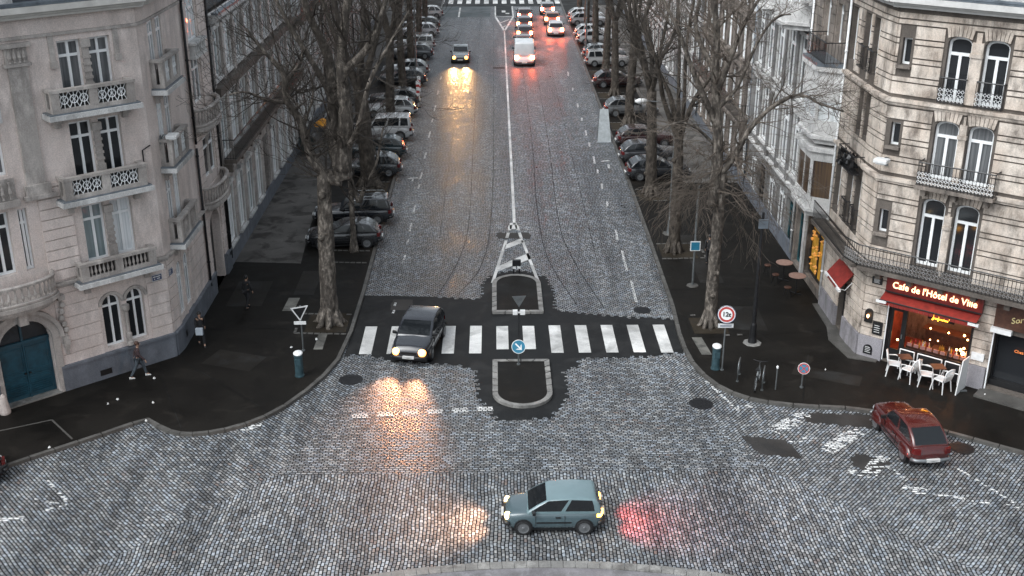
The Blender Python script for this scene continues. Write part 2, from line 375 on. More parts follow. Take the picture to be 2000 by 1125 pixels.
# pavements
def pavement(name,kl,outer,mat):
    mb=MB(); pts=[(p[0],p[1]) for p in kl]+outer
    a=sum(pts[i][0]*pts[(i+1)%len(pts)][1]-pts[(i+1)%len(pts)][0]*pts[i][1] for i in range(len(pts)))
    if a<0: pts=pts[::-1]
    mb.prism(pts,-.04,.12); return mb.build(name,mat,kind='structure')
def offs(kl,d):
    out=[]
    for i,p in enumerate(kl):
        a=kl[max(i-1,0)];b=kl[min(i+1,len(kl)-1)]
        L=math.hypot(b[0]-a[0],b[1]-a[1]); out.append((p[0]-(b[1]-a[1])/L*d,p[1]+(b[0]-a[0])/L*d))
    return out
def subdiv(kl,step=1.0):
    out=[]
    for i in range(len(kl)-1):
        a,b=kl[i],kl[i+1];L=math.hypot(b[0]-a[0],b[1]-a[1]);n=max(1,round(L/step))
        for k in range(n): out.append((a[0]+(b[0]-a[0])*k/n,a[1]+(b[1]-a[1])*k/n))
    out.append(kl[-1]); return out
def kerb(name,kl,d,mat,z=.126,step=1.0,lead=True):
    mb=MB(); kk=subdiv(kl,step); ib=offs(kk,d)
    for i in range(len(kk)-1):
        t=.018
        def L(p,q,s): return (p[0]+(q[0]-p[0])*s,p[1]+(q[1]-p[1])*s)
        a0,a1=L(kk[i],kk[i+1],t),L(kk[i],kk[i+1],1-t); b0,b1=L(ib[i],ib[i+1],t),L(ib[i],ib[i+1],1-t)
        zz=z+rnd.uniform(-.006,.006)
        q=[(a0[0],a0[1],-.04),(a1[0],a1[1],-.04),(b1[0],b1[1],-.04),(b0[0],b0[1],-.04),(a0[0],a0[1],zz),(a1[0],a1[1],zz),(b1[0],b1[1],zz),(b0[0],b0[1],zz)]
        mb.hexa(q)
    return mb.build(name,mat,kind='structure')
LKi=offs(LK,-.16); RKi=offs(RK,.16)
pavement('left_pavement',LKi,[(-90,-2),(-90,210)],M['pave'])
pavement('right_pavement',RKi,[(90,4),(90,210)],M['pave'])
kerb('left_kerb',LK,-.17,M['kerb']); kerb('right_kerb',RK,.17,M['kerb'])
# gutter course of setts next to the kerb is part of the road; older grey footways
sheet('left_old_footway',[([(-13.85,56.2),(-10.2,55.9),(-10.6,62),(-11.0,90),(-11.0,147),(-13.85,147)],0)],M['pave_old'],.124)
sheet('right_old_footway',[([(12.2,70),(12.4,147),(16.0,147),(15.9,70)],0)],M['pave_old'],.124)
# parking verge between trees
def pads(name,mat,z,polys): return sheet(name,[(p,0) for p in polys],mat,z)
tree_y_left=[48.2,69.3,85.0,96.5,108.5,121,133]
tree_y_right=[57.4,67.4,84.7,95.2,104.5,116,128,139]
def rect(cx,cy,w,h): return [(cx-w/2,cy-h/2),(cx+w/2,cy-h/2),(cx+w/2,cy+h/2),(cx-w/2,cy+h/2)]
pits=[rect(-7.75,y,1.9,2.2) for y in tree_y_left]+[rect(9.85,y,1.9,2.2) for y in tree_y_right]+[rect(9.8,47.6,1.6,1.8)]
pads('tree_pits',M['soil'],.128,pits)
# stone edgings round pits and bays, on the pavement
mb=MB()
def strip(mb,a,b,w,z0,z1):
    L=math.hypot(b[0]-a[0],b[1]-a[1]); nx,ny=-(b[1]-a[1])/L*w/2,(b[0]-a[0])/L*w/2
    mb.hexa([(a[0]-nx,a[1]-ny,z0),(b[0]-nx,b[1]-ny,z0),(b[0]+nx,b[1]+ny,z0),(a[0]+nx,a[1]+ny,z0),(a[0]-nx,a[1]-ny,z1),(b[0]-nx,b[1]-ny,z1),(b[0]+nx,b[1]+ny,z1),(a[0]+nx,a[1]+ny,z1)])
def dotted(mb,a,b,w,z0,z1,seg=.28,gap=.06,keep=.85):
    L=math.hypot(b[0]-a[0],b[1]-a[1]); n=int(L/seg)
    for k in range(n):
        if rnd.random()>keep: continue
        t0=k/n; t1=(k+1-gap/seg)/n
        strip(mb,(a[0]+(b[0]-a[0])*t0,a[1]+(b[1]-a[1])*t0),(a[0]+(b[0]-a[0])*t1,a[1]+(b[1]-a[1])*t1),w,z0,z1)
for y in (46.9,49.1,55.9,57.7): dotted(mb,(-9.1,y+.15),(-6.7,y),.12,.1,.150)
for y in [v for yy in tree_y_left[1:] for v in (yy-1.15,yy+1.15)]: dotted(mb,(-8.8,y),(-6.7,y),.12,.1,.150)
dotted(mb,(-9.1,47.05),(-9.1,49.2),.12,.1,.15,keep=.6); dotted(mb,(-9.0,56),(-9.0,57.9),.12,.1,.15)
for yy in [47.6]+tree_y_right:
    for y in (yy-1.15,yy+1.15): dotted(mb,(8.85,y),(11.2,y+.1),.12,.1,.150,keep=.75 if yy>50 else .15)
dotted(mb,(11.2,56.2),(11.2,58.6),.12,.1,.15,keep=.6)
mb.build('stone_edging',M['kerb'],kind='structure')
# traffic island kerbs + fill
def outline_U(x0,x1,y0,y1,up):   # rounded at far end if up else near end
    r=(x1-x0)/2; cx=(x0+x1)/2; pts=[]
    ry=min(r,1.25)
    if up: 
        pts=[(x0,y0),(x1,y0)]+[(cx+r*math.cos(a),y1-ry+ry*math.sin(a)) for a in [math.pi*k/16 for k in range(17)]]
    else:
        pts=[(x1,y1),(x0,y1)]+[(cx-r*math.cos(a),y0+ry-ry*math.sin(a)) for a in [math.pi*k/16 for k in range(17)]]
    return pts
def island(name,x0,x1,y0,y1,up,w=.22):
    o=outline_U(x0,x1,y0,y1,up); i=outline_U(x0+w,x1-w,y0+w*.9,y1-w*.9,up)
    mb=MB(); n=len(o)
    for k in range(n):
        j=(k+1)%n; segs=max(1,int(math.hypot(o[j][0]-o[k][0],o[j][1]-o[k][1])/.6))
        for s_ in range(segs):
            a,b=s_/segs+.012,(s_+1)/segs-.012
            P=lambda A,B,t:(A[0]+(B[0]-A[0])*t,A[1]+(B[1]-A[1])*t)
            q=[P(o[k],o[j],a),P(o[k],o[j],b),P(i[k],i[j],b),P(i[k],i[j],a)]
            mb.hexa([(x,y,0) for x,y in q]+[(x,y,.13) for x,y in q])
    mb.build(name+'_kerb',M['kerb_light'],kind='structure')
    m2=MB(); m2.prism(i,0.0,.11); m2.build(name,M['pave'],kind='structure')
island('crossing_refuge',-.16,2.28,49.35,54.2,True)
island('near_refuge',-.14,2.3,39.95,44.2,False)
# roundabout edge at the bottom of the view
cxr,cyr,rr_=1.3,7.7,22.0
o_=[(cxr+rr_*math.cos(a),cyr+rr_*math.sin(a)) for a in [R(90+v) for v in range(40,-41,-1)]]
kerb('roundabout_kerb',o_,-.35,M['kerb_light'],.14,1.2)
mb=MB(); oo=offs(o_,-.35); mb.prism((oo+[(cxr,cyr-5)])[::-1],-.03,.12)
mb.build('roundabout_apron',stone('apron_setts',(.16,.15,.16),(.28,.27,.28),rough=.5),kind='structure')
# ------------------------------------------------------------ painted markings
z=.009
bars=[]
for k in range(12):
    xc=-5.72+k*1.205
    x0,x1=xc-.27,xc+.27
    if k in (1,): pass
    y0,y1=(45.05,48.0) if k not in (5,6) else (45.45,47.95)
    if k==11: y0=45.0
    bars.append(([(x0,y0),(x1,y0),(x1,y1),(x0,y1)],0))
sheet('zebra_crossing',bars,M['paint'],z)
sheet('worn_bars_on_pavement',[([(-8.0,45.3),(-7.6,45.3),(-7.6,47),(-8.0,47)],0),([(-10.1,49.6),(-9.55,49.6),(-9.5,51.2),(-10.05,51.2)],0),([(8.95,44.5),(9.4,44.5),(9.25,46.3),(8.8,46.3)],0)],M['paint_old'],.131)
cl=[([(1.04,62.3),(1.21,62.3),(1.26,128.5),(1.12,128.5)],0)]
sheet('centre_line',cl,M['paint'],z)
ln=[]
def seg(a,b,w):
    L=math.hypot(b[0]-a[0],b[1]-a[1]); nx,ny=-(b[1]-a[1])/L*w/2,(b[0]-a[0])/L*w/2
    return ([(a[0]-nx,a[1]-ny),(b[0]-nx,b[1]-ny),(b[0]+nx,b[1]+ny),(a[0]+nx,a[1]+ny)],0)
ln+=[seg((-.14,53.3),(.62,59.6),.16),seg((2.2,53.2),(1.52,59.6),.16)]
ln+=[seg((.66,60.0),(.76,60.9),.17),seg((1.47,60.0),(1.38,60.9),.17),seg((.82,61.3),(.9,62.2),.2),seg((1.33,61.3),(1.24,62.2),.2),seg((1.06,61.5),(1.06,62.6),.42)]
ln+=[([(.12,54.9),(.22,55.7),(1.8,57.6),(1.92,56.7)],0),([(.48,58.1),(.56,58.9),(1.52,60.0),(1.58,59.3)],0)]
sheet('chevron_marking',ln,M['paint'],z)
fl=[seg((1.19,128.5),(.2,138.8),.22),seg((1.19,128.5),(2.35,138.8),.22),seg((.2,138.8),(2.35,138.8),.25),seg((.7,134),(1.8,136.5),.2),seg((1.0,131),(1.4,132.2),.2),seg((.2,138.8),(.2,147),.15),seg((2.35,138.8),(2.35,147),.15),seg((1.0,142.8),(1.45,142.8),1.5),seg((-4.2,138.5),(-4.2,146),.2),seg((1.45,141.2),(1.9,141.2),.8)]
for k in range(16): 
    x=-7.0+k*1.15; fl.append(([(x,149.3),(x+.62,149.3),(x+.62,152.6),(x,152.6)],0))
sheet('far_crossing_marking',fl,M['paint'],.016)
dl=[]
for a,b in [(76.8,74.9),(73.5,72.6),(70.3,69.2),(66.6,65.6),(61.3,59.6),(57.9,54.9),(53.5,50.7),(80.6,79.4),(84,82.5),(88,87),(93,91.5),(99,97.8),(106,104)]: dl.append(seg((6.83,b),(6.9,a),.13))
for a,b in [(92.5,90.5),(88,86.7),(84,82),(78,76.4),(73,71.5),(70.3,69.4),(66,64.6),(62.6,61.2),(59.9,59.1),(57.4,56.6),(98,96.5),(104,102.6),(49.9,49.5),(50.8,50.4)]: dl.append(seg((-4.86,b),(-4.83,a),.11))
dl+=[seg((-5.7,71.6),(-5.0,71.8),.28),seg((-5.35,71.0),(-5.3,72),.15),seg((7.3,75.5),(7.9,75.7),.2),seg((7.7,73.8),(7.75,74.8),.15)]
sheet('lane_dashes',dl,M['sett_paint2'],z)
gv=[]
for k in range(7):
    x=-.45-k*.98; yy=39.95-k*.10
    gv.append(([(x-.28,yy-.19),(x+.34,yy-.16),(x+.3,yy+.2),(x-.32,yy+.17)],0))
sheet('give_way_dashes',gv[:4],M['sett_paint3'],z); sheet('worn_give_way_dashes',gv[4:6],M['sett_paint2'],z)
rp=[seg((8.7,42.35),(9.6,39.6),.12),seg((9.5,39.95),(10.35,40.0),.3),seg((10.6,37.95),(12.2,39.35),.62),seg((12.2,36.5),(13.9,38.0),.62),seg((13.2,34.7),(14.2,36.1),.55),seg((11.0,37.2),(12.0,37.4),.3),
 seg((14.2,34.0),(14.9,33.6),.5),seg((14.9,33.6),(16.1,33.2),.14),seg((16.3,33.1),(16.9,32.85),.14),seg((17.3,32.8),(18.1,32.5),.14),seg((18.2,32.7),(19.2,31.9),.4),seg((19.4,32.0),(20.4,31.6),.14),
 seg((16.5,35.4),(17.7,32.9),.12),seg((19.6,35.8),(21.3,33.0),.12),seg((14.1,35.4),(14.5,34.4),.16),seg((12.6,35.1),(13.4,34.6),.3)]
rp+=[seg((-15.9,34.9),(-14.6,33.4),.12),seg((-14.6,33.4),(-15.4,32.9),.14),seg((-16.6,33.9),(-14.7,33.3),.1),seg((-16.6,32.4),(-15.8,32.5),.3),seg((-17.6,31.9),(-16.9,32.1),.12),seg((-9.9,38.3),(-9.1,38.9),.4)]
sheet('worn_parking_marking',rp,M['sett_paint'],z)
# inlaid rail joints curving along the avenue
tr=[]
def curve(pts,w=.05):
    for a,b in zip(pts[:-1],pts[1:]): tr.append(seg(a,b,w))
def cat(pts,n=8):
    out=[]
    P=[pts[0]]+pts+[pts[-1]]
    for i in range(1,len(P)-2):
        for k in range(n):
            t=k/n; out.append(tuple(.5*((2*P[i][j])+(-P[i-1][j]+P[i+1][j])*t+(2*P[i-1][j]-5*P[i][j]+4*P[i+1][j]-P[i+2][j])*t*t+(-P[i-1][j]+3*P[i][j]-3*P[i+1][j]+P[i+2][j])*t**3) for j in (0,1)))
    out.append(pts[-1]); return out
curve(cat([(2.6,137),(2.75,85),(2.55,66),(2.8,57),(3.9,50.5)])); curve(cat([(3.95,137),(3.95,85),(3.72,64),(4.1,57),(5.2,50)]))
curve(cat([(-.05,137),(-.05,85),(-.22,64),(-.7,56),(-1.8,51.9)])); curve(cat([(-1.6,137),(-1.55,85),(-1.5,64),(-1.9,57),(-2.8,51.9)])); curve(cat([(-3.1,120),(-3.1,60)]),.03); curve([(5.4,110),(5.4,56)],.03)
sheet('rail_joints',tr,asphalt('tar_joint',(.012,.012,.013),.4),.0045)
# tar patches, repair patches
sheet('tar_patches',[(jag([(9.7,36.3),(11.2,36.0),(10.9,37.3),(9.3,37.6)],.25,.05),0),(jag([(.2,59.9),(2.0,59.95),(1.9,60.9),(.1,60.8)],.3,.1),0),
 (jag([(12.0,38.7),(14.5,38.2),(14.6,39.2),(12.3,39.4)],.25,.1),0),(jag([(12.9,35.4),(13.6,34.9),(14.3,35.7),(13.2,36.3)],.25,.1),0),(jag([(-5.0,49.9),(-4,49.9),(-4,51.2),(-5,51.2)],.4,.02),0),
 (jag([(-.1,107.4),(1.0,107.4),(1.0,108.3),(-.1,108.3)],.25,.1),0)],asphalt('tar_patch',(.045,.042,.04),.6),.0065)
sheet('pavement_patches',[([(-12.6,44.0),(-10.4,43.2),(-9.9,44.6),(-12.1,45.4)],0),([(-12.9,50.2),(-11.2,50.2),(-11.2,53.4),(-12.9,53.4)],0),([(-9.9,51.6),(-8.9,51.6),(-8.9,54.8),(-9.9,54.8)],0),([(10.6,47.2),(12.4,47.0),(12.5,49.8),(10.7,49.9)],0),([(12.4,42.6),(14.9,41.4),(15.3,42.3),(12.8,43.5)],0),([(10.3,52.8),(11.5,52.8),(11.5,60),(10.3,60)],0)],asphalt('relaid_asphalt',(.019,.0168,.0145),.5),.1235)
jt=[]
for a,b in (((-13.8,47.6),(-6.7,47.6)),((-13.8,52.3),(-6.6,52.2)),((8.6,46.2),(15.4,47.0)),((8.7,52.0),(15.5,52.0)),((12.2,40.0),(13.6,44.5)),((-12.0,38.3),(-13.9,42.6)),((-8.9,39.6),(-13.4,44.2)),((11.2,57),(11.4,70))): jt.append(seg(a,b,.035))
sheet('pavement_joints',jt,asphalt('dark_joint',(.006,.006,.006),.5),.1285)
# manhole covers, drains
def manhole(x,y,r,zz,lab):
    mb=MB(); mb.lathe((x,y,zz-.03),(0,0,1),[(0,r),(.034,r),(.036,r*.93),(.030,r*.92),(.030,r*.86),(.034,r*.84),(.034,.01)],28)
    for k in range(-3,4):
        w=math.sqrt(max(0,(r*.8)**2-(k*r*.2)**2)); mb.box(x-w,x+w,y+k*r*.2-.02,y+k*r*.2+.02,zz-.01,zz+.009)
    mb.build('manhole_cover',M['iron'],origin=(x,y,0),label=lab,cat='manhole cover',group='manhole covers in the road')
manhole(-6.05,42.6,.5,.006,'black round manhole cover beside the left kerb curve')
manhole(8.2,40.25,.48,.006,'black round manhole cover in the setts beside the right kerb curve')
manhole(7.0,49.7,.42,.006,'black oval-looking manhole cover above the right end of the zebra crossing')
manhole(17.3,36.6,.45,.006,'dark manhole cover behind the parked red car')
# pavement access frame at lower left
mb=MB(); 
for a,b in [((-21,37.2),(-17.2,39.1)),((-17.2,39.1),(-15.9,37.6))]: strip(mb,a,b,.07,.1,.128)
mb.build('pavement_joint',M['kerb'],kind='structure')
# sloping stone footing in front of the right hand shops
# ------------------------------------------------------------ facades
class Fac:
    def __init__(s,A,B,toward=(1.2,30)):
        s.A=Vector((A[0],A[1],0)); d=Vector((B[0]-A[0],B[1]-A[1],0)); s.L=d.length; s.u=d.normalized()
        n=Vector((-s.u.y,s.u.x,0)); 
        if n.dot(Vector((toward[0],toward[1],0))-s.A)<0: n=-n
        s.n=n
    def p(s,a,d,z): q=s.A+s.u*a+s.n*d; return (q.x,q.y,z)
    def box(s,mb,s0,s1,d0,d1,z0,z1,m=0):
        P=s.p; mb.hexa([P(s0,d0,z0),P(s1,d0,z0),P(s1,d1,z0),P(s0,d1,z0),P(s0,d0,z1),P(s1,d0,z1),P(s1,d1,z1),P(s0,d1,z1)],m)
def wall_face(F,mb,s0,s1,z0,z1,ops,depth=.28,m=0,mr=None):
    mr=m if mr is None else mr
    ss=sorted(set([s0,s1]+[v for o in ops for v in (o['s0'],o['s1']) if s0<v<s1])); zs=sorted(set([z0,z1]+[v for o in ops for v in (o['z0'],o['z1']) if z0<v<z1]))
    for i in range(len(ss)-1):
        for j in range(len(zs)-1):
            a,b,c,d=ss[i],ss[i+1],zs[j],zs[j+1]; cs,cz=(a+b)/2,(c+d)/2
            if any(o['s0']<cs<o['s1'] and o['z0']<cz<o['z1'] for o in ops): continue
            mb.quad(F.p(a,0,c),F.p(b,0,c),F.p(b,0,d),F.p(a,0,d),m)
    for o in ops:
        a,b,c,d=o['s0'],o['s1'],o['z0'],o['z1']; D=-o.get('depth',depth)
        mb.quad(F.p(a,0,c),F.p(a,0,d),F.p(a,D,d),F.p(a,D,c),mr); mb.quad(F.p(b,0,c),F.p(b,0,d),F.p(b,D,d),F.p(b,D,c),mr)
        mb.quad(F.p(a,0,c),F.p(b,0,c),F.p(b,D,c),F.p(a,D,c),mr); mb.quad(F.p(a,0,d),F.p(b,0,d),F.p(b,D,d),F.p(a,D,d),mr)
        r=o.get('arch',0)
        if r:
            n=10; h=(b-a)/2; zc=d-r; pts=[((a+b)/2-h*math.cos(math.pi*k/n),zc+r*math.sin(math.pi*k/n)) for k in range(n+1)]
            for k in range(n):
                p,q=pts[k],pts[k+1]
                mb.quad(F.p(p[0],.002,p[1]),F.p(q[0],.002,q[1]),F.p(q[0],.002,d),F.p(p[0],.002,d),m)
                mb.quad(F.p(p[0],.002,p[1]),F.p(q[0],.002,q[1]),F.p(q[0],D+.07,q[1]),F.p(p[0],D+.07,p[1]),mr)
def courses(F,mb,s0,s1,z0,z1,ops,h=.6,g=.05,d=.05,m=0,vj=None,mar=.1,skip=None):
    z=z0; k=0; r=random.Random(int(s0*10+z0*7))
    while z<z1-.05:
        hh=h if not skip or k%2==0 else h*skip
        zt=min(z+hh-g,z1)
        iv=[(s0,s1)]
        for o in ops:
            if o['z0']-mar<zt and o['z1']+mar>z:
                a,b=o['s0']-mar,o['s1']+mar; nv=[]
                for (p,q) in iv:
                    if b<=p or a>=q: nv.append((p,q)); continue
                    if a>p: nv.append((p,a))
                    if b<q: nv.append((b,q))
                iv=nv
        for (p,q) in iv:
            if q-p<.06: continue
            if vj:
                n=max(1,int((q-p)/vj)); 
                cuts=[p+(q-p)*(i+(.5 if k%2 and 0<i<n else 0)*.6)/n for i in range(n+1)]; cuts[-1]=q
            else: cuts=[p,q]
            for i in range(len(cuts)-1): F.box(mb,cuts[i]+(.008 if i else 0),cuts[i+1]-(.008 if i<len(cuts)-2 else 0),0.003,d+r.uniform(-.006,.006),z,zt,m)
        z+=hh; k+=1
def window(F,root,o,frame=None,pane=None,transom=None,mull=(.5,),fw=.07,name='window',sill=False,depth=.28,extra_bars=0,full=True):
    frame=frame or M['white']; pane=pane or M['glass']
    D=-o.get('depth',depth); a,b,c,d=o['s0'],o['s1'],o['z0'],o['z1']; r=o.get('arch',0)
    mb=MB(); y0,y1=D+.0,D+.075
    F.box(mb,a+.002,a+fw,y0,y1,c+.003,d-.003); F.box(mb,b-fw,b-.002,y0,y1,c+.003,d-.003)
    F.box(mb,a+fw,b-fw,y0,y1,c+.003,c+fw*1.3); F.box(mb,a+fw,b-fw,y0,y1,d-fw*1.2,d-.003)
    if r:
        n=10;h=(b-a)/2-.01; zc=d-r
        for k in range(n):
            p=[((a+b)/2-hh*math.cos(math.pi*kk/n),zc+rr*math.sin(math.pi*kk/n)) for kk in (k,k+1) for hh,rr in ((h,r-.01),(h-fw,max(.02,r-.01-fw)))]
            mb.hexa([F.p(p[1][0],y0-.004,p[1][1]),F.p(p[3][0],y0-.004,p[3][1]),F.p(p[3][0],y1+.004,p[3][1]),F.p(p[1][0],y1+.004,p[1][1]),F.p(p[0][0],y0-.004,p[0][1]),F.p(p[2][0],y0-.004,p[2][1]),F.p(p[2][0],y1+.004,p[2][1]),F.p(p[0][0],y1+.004,p[0][1])])
    for q in mull:
        x=a+(b-a)*q; F.box(mb,x-fw*.6,x+fw*.6,y0,y1+.012,c+fw*1.3,d-fw*1.2 if full or not transom else c+(d-c)*transom-fw*.6)
    if transom:
        zt=c+(d-c)*transom; F.box(mb,a+fw,b-fw,y0-.003,y1+.02,zt-fw*.6,zt+fw*.6)
    for k in range(extra_bars):
        zt=c+(d-c)*(k+1)/(extra_bars+1); F.box(mb,a+fw,b-fw,y0,y1-.01,zt-.015,zt+.015)
    w=mb.build(name,frame,root)
    mp=MB(); mp.quad(F.p(a+.01,D+.03,c+.01),F.p(b-.01,D+.03,c+.01),F.p(b-.01,D+.03,d-.01),F.p(a+.01,D+.03,d-.01)); mp.build('pane',pane,w)
    if sill:
        ms=MB(); F.box(ms,a-.1,b+.1,.001,.12,c-.1,c-.004); ms.build('sill',sill,w)
    return w
def cornice(F,mb,s0,s1,z,prof,m=0):  # prof list of (d,z offset) boxes stacked
    zz=z
    for d,h in prof: F.box(mb,s0,s1,.003,d,zz,zz+h-.002,m); zz+=h
def baluster_row(F,mb,s0,s1,d,z0,z1,n,r=.045,m=0):
    for k in range(n):
        s_=s0+(s1-s0)*(k+.5)/n; p=F.p(s_,d,0); h=z1-z0
        mb.lathe((p[0],p[1],z0),(0,0,1),[(0,r*.8),(h*.12,r*.5),(h*.35,r*1.25),(h*.55,r*.9),(h*.8,r*.45),(h,r*.8)],6,m)
def stone_balcony(F,root,s0,s1,z0,z1,d,mat,top,panels=2,kind='grille',label=None):
    """slab at z0, handrail top z1"""
    mb=MB(); F.box(mb,s0-.2,s1+.2,.002,d+.16,z0-.19,z0,0)
    F.box(mb,s0-.14,s1+.14,.002,d+.1,z0+.001,z0+.05,1)
    for e in (s0+.15,s1-.45): 
        F.box(mb,e,e+.3,.002,d*.55,z0-.4,z0-.191,2); F.box(mb,e+.03,e+.27,.002,d*.3,z0-.6,z0-.401,2)
    b=mb.build('balcony',[M['whitewall'],M['zinc'],mat],root,label=label)
    pm=MB(); zt=z1-.12; zb=z0+.2
    F.box(pm,s0-.04,s1+.04,d-.2,d+.05,zt,z1); F.box(pm,s0,s1,d-.16,d+.01,z0+.051,zb)
    F.box(pm,s0-.04,s0+.18,.002,d-.201,zt,z1);F.box(pm,s1-.18,s1+.04,.002,d-.201,zt,z1)
    F.box(pm,s0,s0+.14,.002,d-.161,z0+.051,zb-.002);F.box(pm,s1-.14,s1,.002,d-.161,z0+.051,zb-.002)
    posts=[s0]+[s0+(s1-s0)*(k+1)/panels-.16 for k in range(panels-1)]+[s1-.32]
    for p in posts: F.box(pm,p,p+.32,d-.17,d+.02,zb,zt-.001)
    F.box(pm,s0,s0+.14,.002,.2,zb,zt-.001);F.box(pm,s1-.14,s1,.002,.2,zb,zt-.001)
    if kind=='baluster':
        baluster_shade=MB(); F.box(baluster_shade,s0+.33,s1-.33,d-.165,d-.15,zb+.001,zt-.002); baluster_shade.build('backing',M['black'],b)  # black sheet standing in for the shade behind the balusters
        for i in range(panels): baluster_row(F,pm,posts[i]+.36,posts[i+1]-.04,d-.08,zb,zt,6,.05)
    pm.build('parapet',mat,b)
    if kind=='grille':
        for i in range(panels):
            gm=MB()
            a,e=posts[i]+.33,posts[i+1]-.01; n=3; w=(e-a)/n
            for k in range(n):
                c_=a+w*(k+.5); zc=(zb+zt)/2; rr=min(w,zt-zb)*.42
                ring=[F.p(c_+rr*math.cos(t),d-.07,zc+rr*math.sin(t)) for t in [2*math.pi*q/8 for q in range(9)]]
                gm.tube(ring,.022,4)
                gm.tube([F.p(c_-w/2,d-.07,zb),F.p(c_,d-.07,zc+.05),F.p(c_+w/2,d-.07,zb)],.018,4)
                gm.tube([F.p(c_-w/2,d-.07,zt),F.p(c_,d-.07,zc-.05),F.p(c_+w/2,d-.07,zt)],.018,4)
                gm.tube([F.p(c_,d-.07,zb),F.p(c_,d-.07,zt)],.016,4)
            gm.build('grille',M['white'],b)
        grille_shade=MB(); F.box(grille_shade,s0+.33,s1-.33,d-.155,d-.13,zb+.001,zt-.002); grille_shade.build('backing',M['black'],b)  # black plate in place of the shaded balcony interior behind the grilles
    return b
def iron_railing(F,mb,s0,s1,d,z0,z1,ret=True,lat=True,m=0,mw=1,pitch=.13):
    T=F.p
    mb.tube([T(s0,d,z1),T(s1,d,z1)],.028,5,m); mb.tube([T(s0,d,z0+.06),T(s1,d,z0+.06)],.02,4,m)
    n=max(2,int((s1-s0)/pitch)); zm=z0+(z1-z0)*.62
    for k in range(n+1):
        x=s0+(s1-s0)*k/n; mb.tube([T(x,d,z0),T(x,d,z1)],.013,4,m)
    mb.tube([T(s0,d,zm),T(s1,d,zm)],.014,4,m)
    if lat:
        for k in range(n):
            x0=s0+(s1-s0)*k/n; x1=s0+(s1-s0)*(k+1)/n; xm=(x0+x1)/2
            for q in range(3):
                za=z0+.08+(zm-z0-.08)*q/3; zb=z0+.08+(zm-z0-.08)*(q+1)/3; zc=(za+zb)/2
                mb.tube([T(x0+.01,d+.012,zc),T(xm,d+.012,zb-.02),T(x1-.01,d+.012,zc),T(xm,d+.012,za+.02),T(x0+.01,d+.012,zc)],.012,4,mw)
    if ret:
        for x in (s0,s1):
            mb.tube([T(x,d,z1),T(x,.02,z1)],.026,5,m); mb.tube([T(x,d,z0+.06),T(x,.02,z0+.06)],.018,4,m)
            k=max(1,int(d/.14))
            for q in range(k): mb.tube([T(x,d*q/k+.05,z0),T(x,d*q/k+.05,z1)],.012,4,m)
def downpipe(F,root,s,z0,z1,mat,r=.06,d=.12):
    mb=MB(); mb.tube([F.p(s,d,z0),F.p(s,d,z1)],r,8)
    z=z0+1.2
    while z<z1: mb.tube([F.p(s,d,z),F.p(s,d,z+.08)],r*1.35,8); z+=2.6
    return mb.build('downpipe',mat,root,smooth=True)
def body(root,pts,z0,z1,mat,name='wall_core'):
    mb=MB(); mb.prism(pts,z0,z1); return mb.build(name,mat,root)
def mansard(root,pts,z0,h,inset,mat,name='roof'):
    cx=sum(p[0] for p in pts)/len(pts); cy=sum(p[1] for p in pts)/len(pts); mb=MB()
    q=[]
    for p in pts:
        L=math.hypot(p[0]-cx,p[1]-cy); q.append((p[0]+(cx-p[0])/L*inset,p[1]+(cy-p[1])/L*inset))
    n=len(pts)
    for i in range(n):
        j=(i+1)%n; mb.quad((*pts[i],z0),(*pts[j],z0),(*q[j],z0+h),(*q[i],z0+h))
    mb.poly([(*p,z0+h) for p in q]); return mb.build(name,mat,root)
OP=lambda a,b,c,d,**k:dict(s0=a,s1=b,z0=c,z1=d,**k)
# ============================================================ corner house on the left
A=(-19.51,39.86);u=Vector((-13.88+19.51,44.87-39.86,0)).normalized()
A0=(A[0]-u.x*7,A[1]-u.y*7)
lh=empty('corner_house',(-19.5,46,.12),0,'pale grey-pink corner house with stone balconies and a blue-green arched gate','house','houses along the avenue')
FL=Fac(A,(-13.88,44.87)); FC=Fac((-13.88,44.87),(-13.78,45.6)); FS=Fac((-13.78,45.6),(-13.78,55.4))
ops=[]
pairs3=[(4.38,5.28),(5.53,6.43)]
for a,b in pairs3:
    ops+=[OP(a,b,11.75,14.02),OP(a,b,8.55,10.93),OP(a,b,5.2,7.58)]
for a,b in [(4.62,5.42),(5.66,6.43)]: ops.append(OP(a,b,1.36,3.66,arch=.38))
door=OP(.35,2.42,.12,3.55,arch=1.0,depth=.35); ops.append(door)
lw=[OP(-.25,.55,5.5,8.0),OP(.8,1.6,5.5,8.0),OP(1.95,2.3,5.5,8.0),OP(-.1,.8,9.35,11.3),OP(1.05,1.85,9.35,11.3),OP(.1,1.85,12.3,13.9)]
ops+=lw
mb=MB(); wall_face(FL,mb,-7,FL.L,.1,15.0,ops)
wall_face(FC,mb,0,FC.L,.1,15.0,[])
sops=[OP(.35,1.15,12.2,14.2),OP(1.5,2.3,12.2,14.2),OP(.35,1.15,9.0,11.0),OP(1.5,2.3,9.0,11.0),OP(.35,1.15,5.5,7.7),OP(1.5,2.3,5.5,7.7),OP(.35,1.1,1.5,3.9,arch=.35),OP(1.5,2.3,1.5,3.9,arch=.35),
 OP(6.3,7.9,12.3,14.3),OP(6.3,7.7,9.5,11.6),OP(6.9,8.9,5.8,7.7),OP(6.6,8.6,.12,4.0,arch=.8,depth=.5)]
[o.setdefault('depth',.13) for o in sops]; wall_face(FS,mb,0,FS.L,.1,15.0,sops)
mb.build('wall',M['stoneL'],lh)
body(lh,[(-24.5,35.6),(-19.9,40.3),(-14.3,45.2),(-14.2,45.7),(-14.2,55.3),(-27,55.3)][::-1],.1,15.0,M['greywall'])
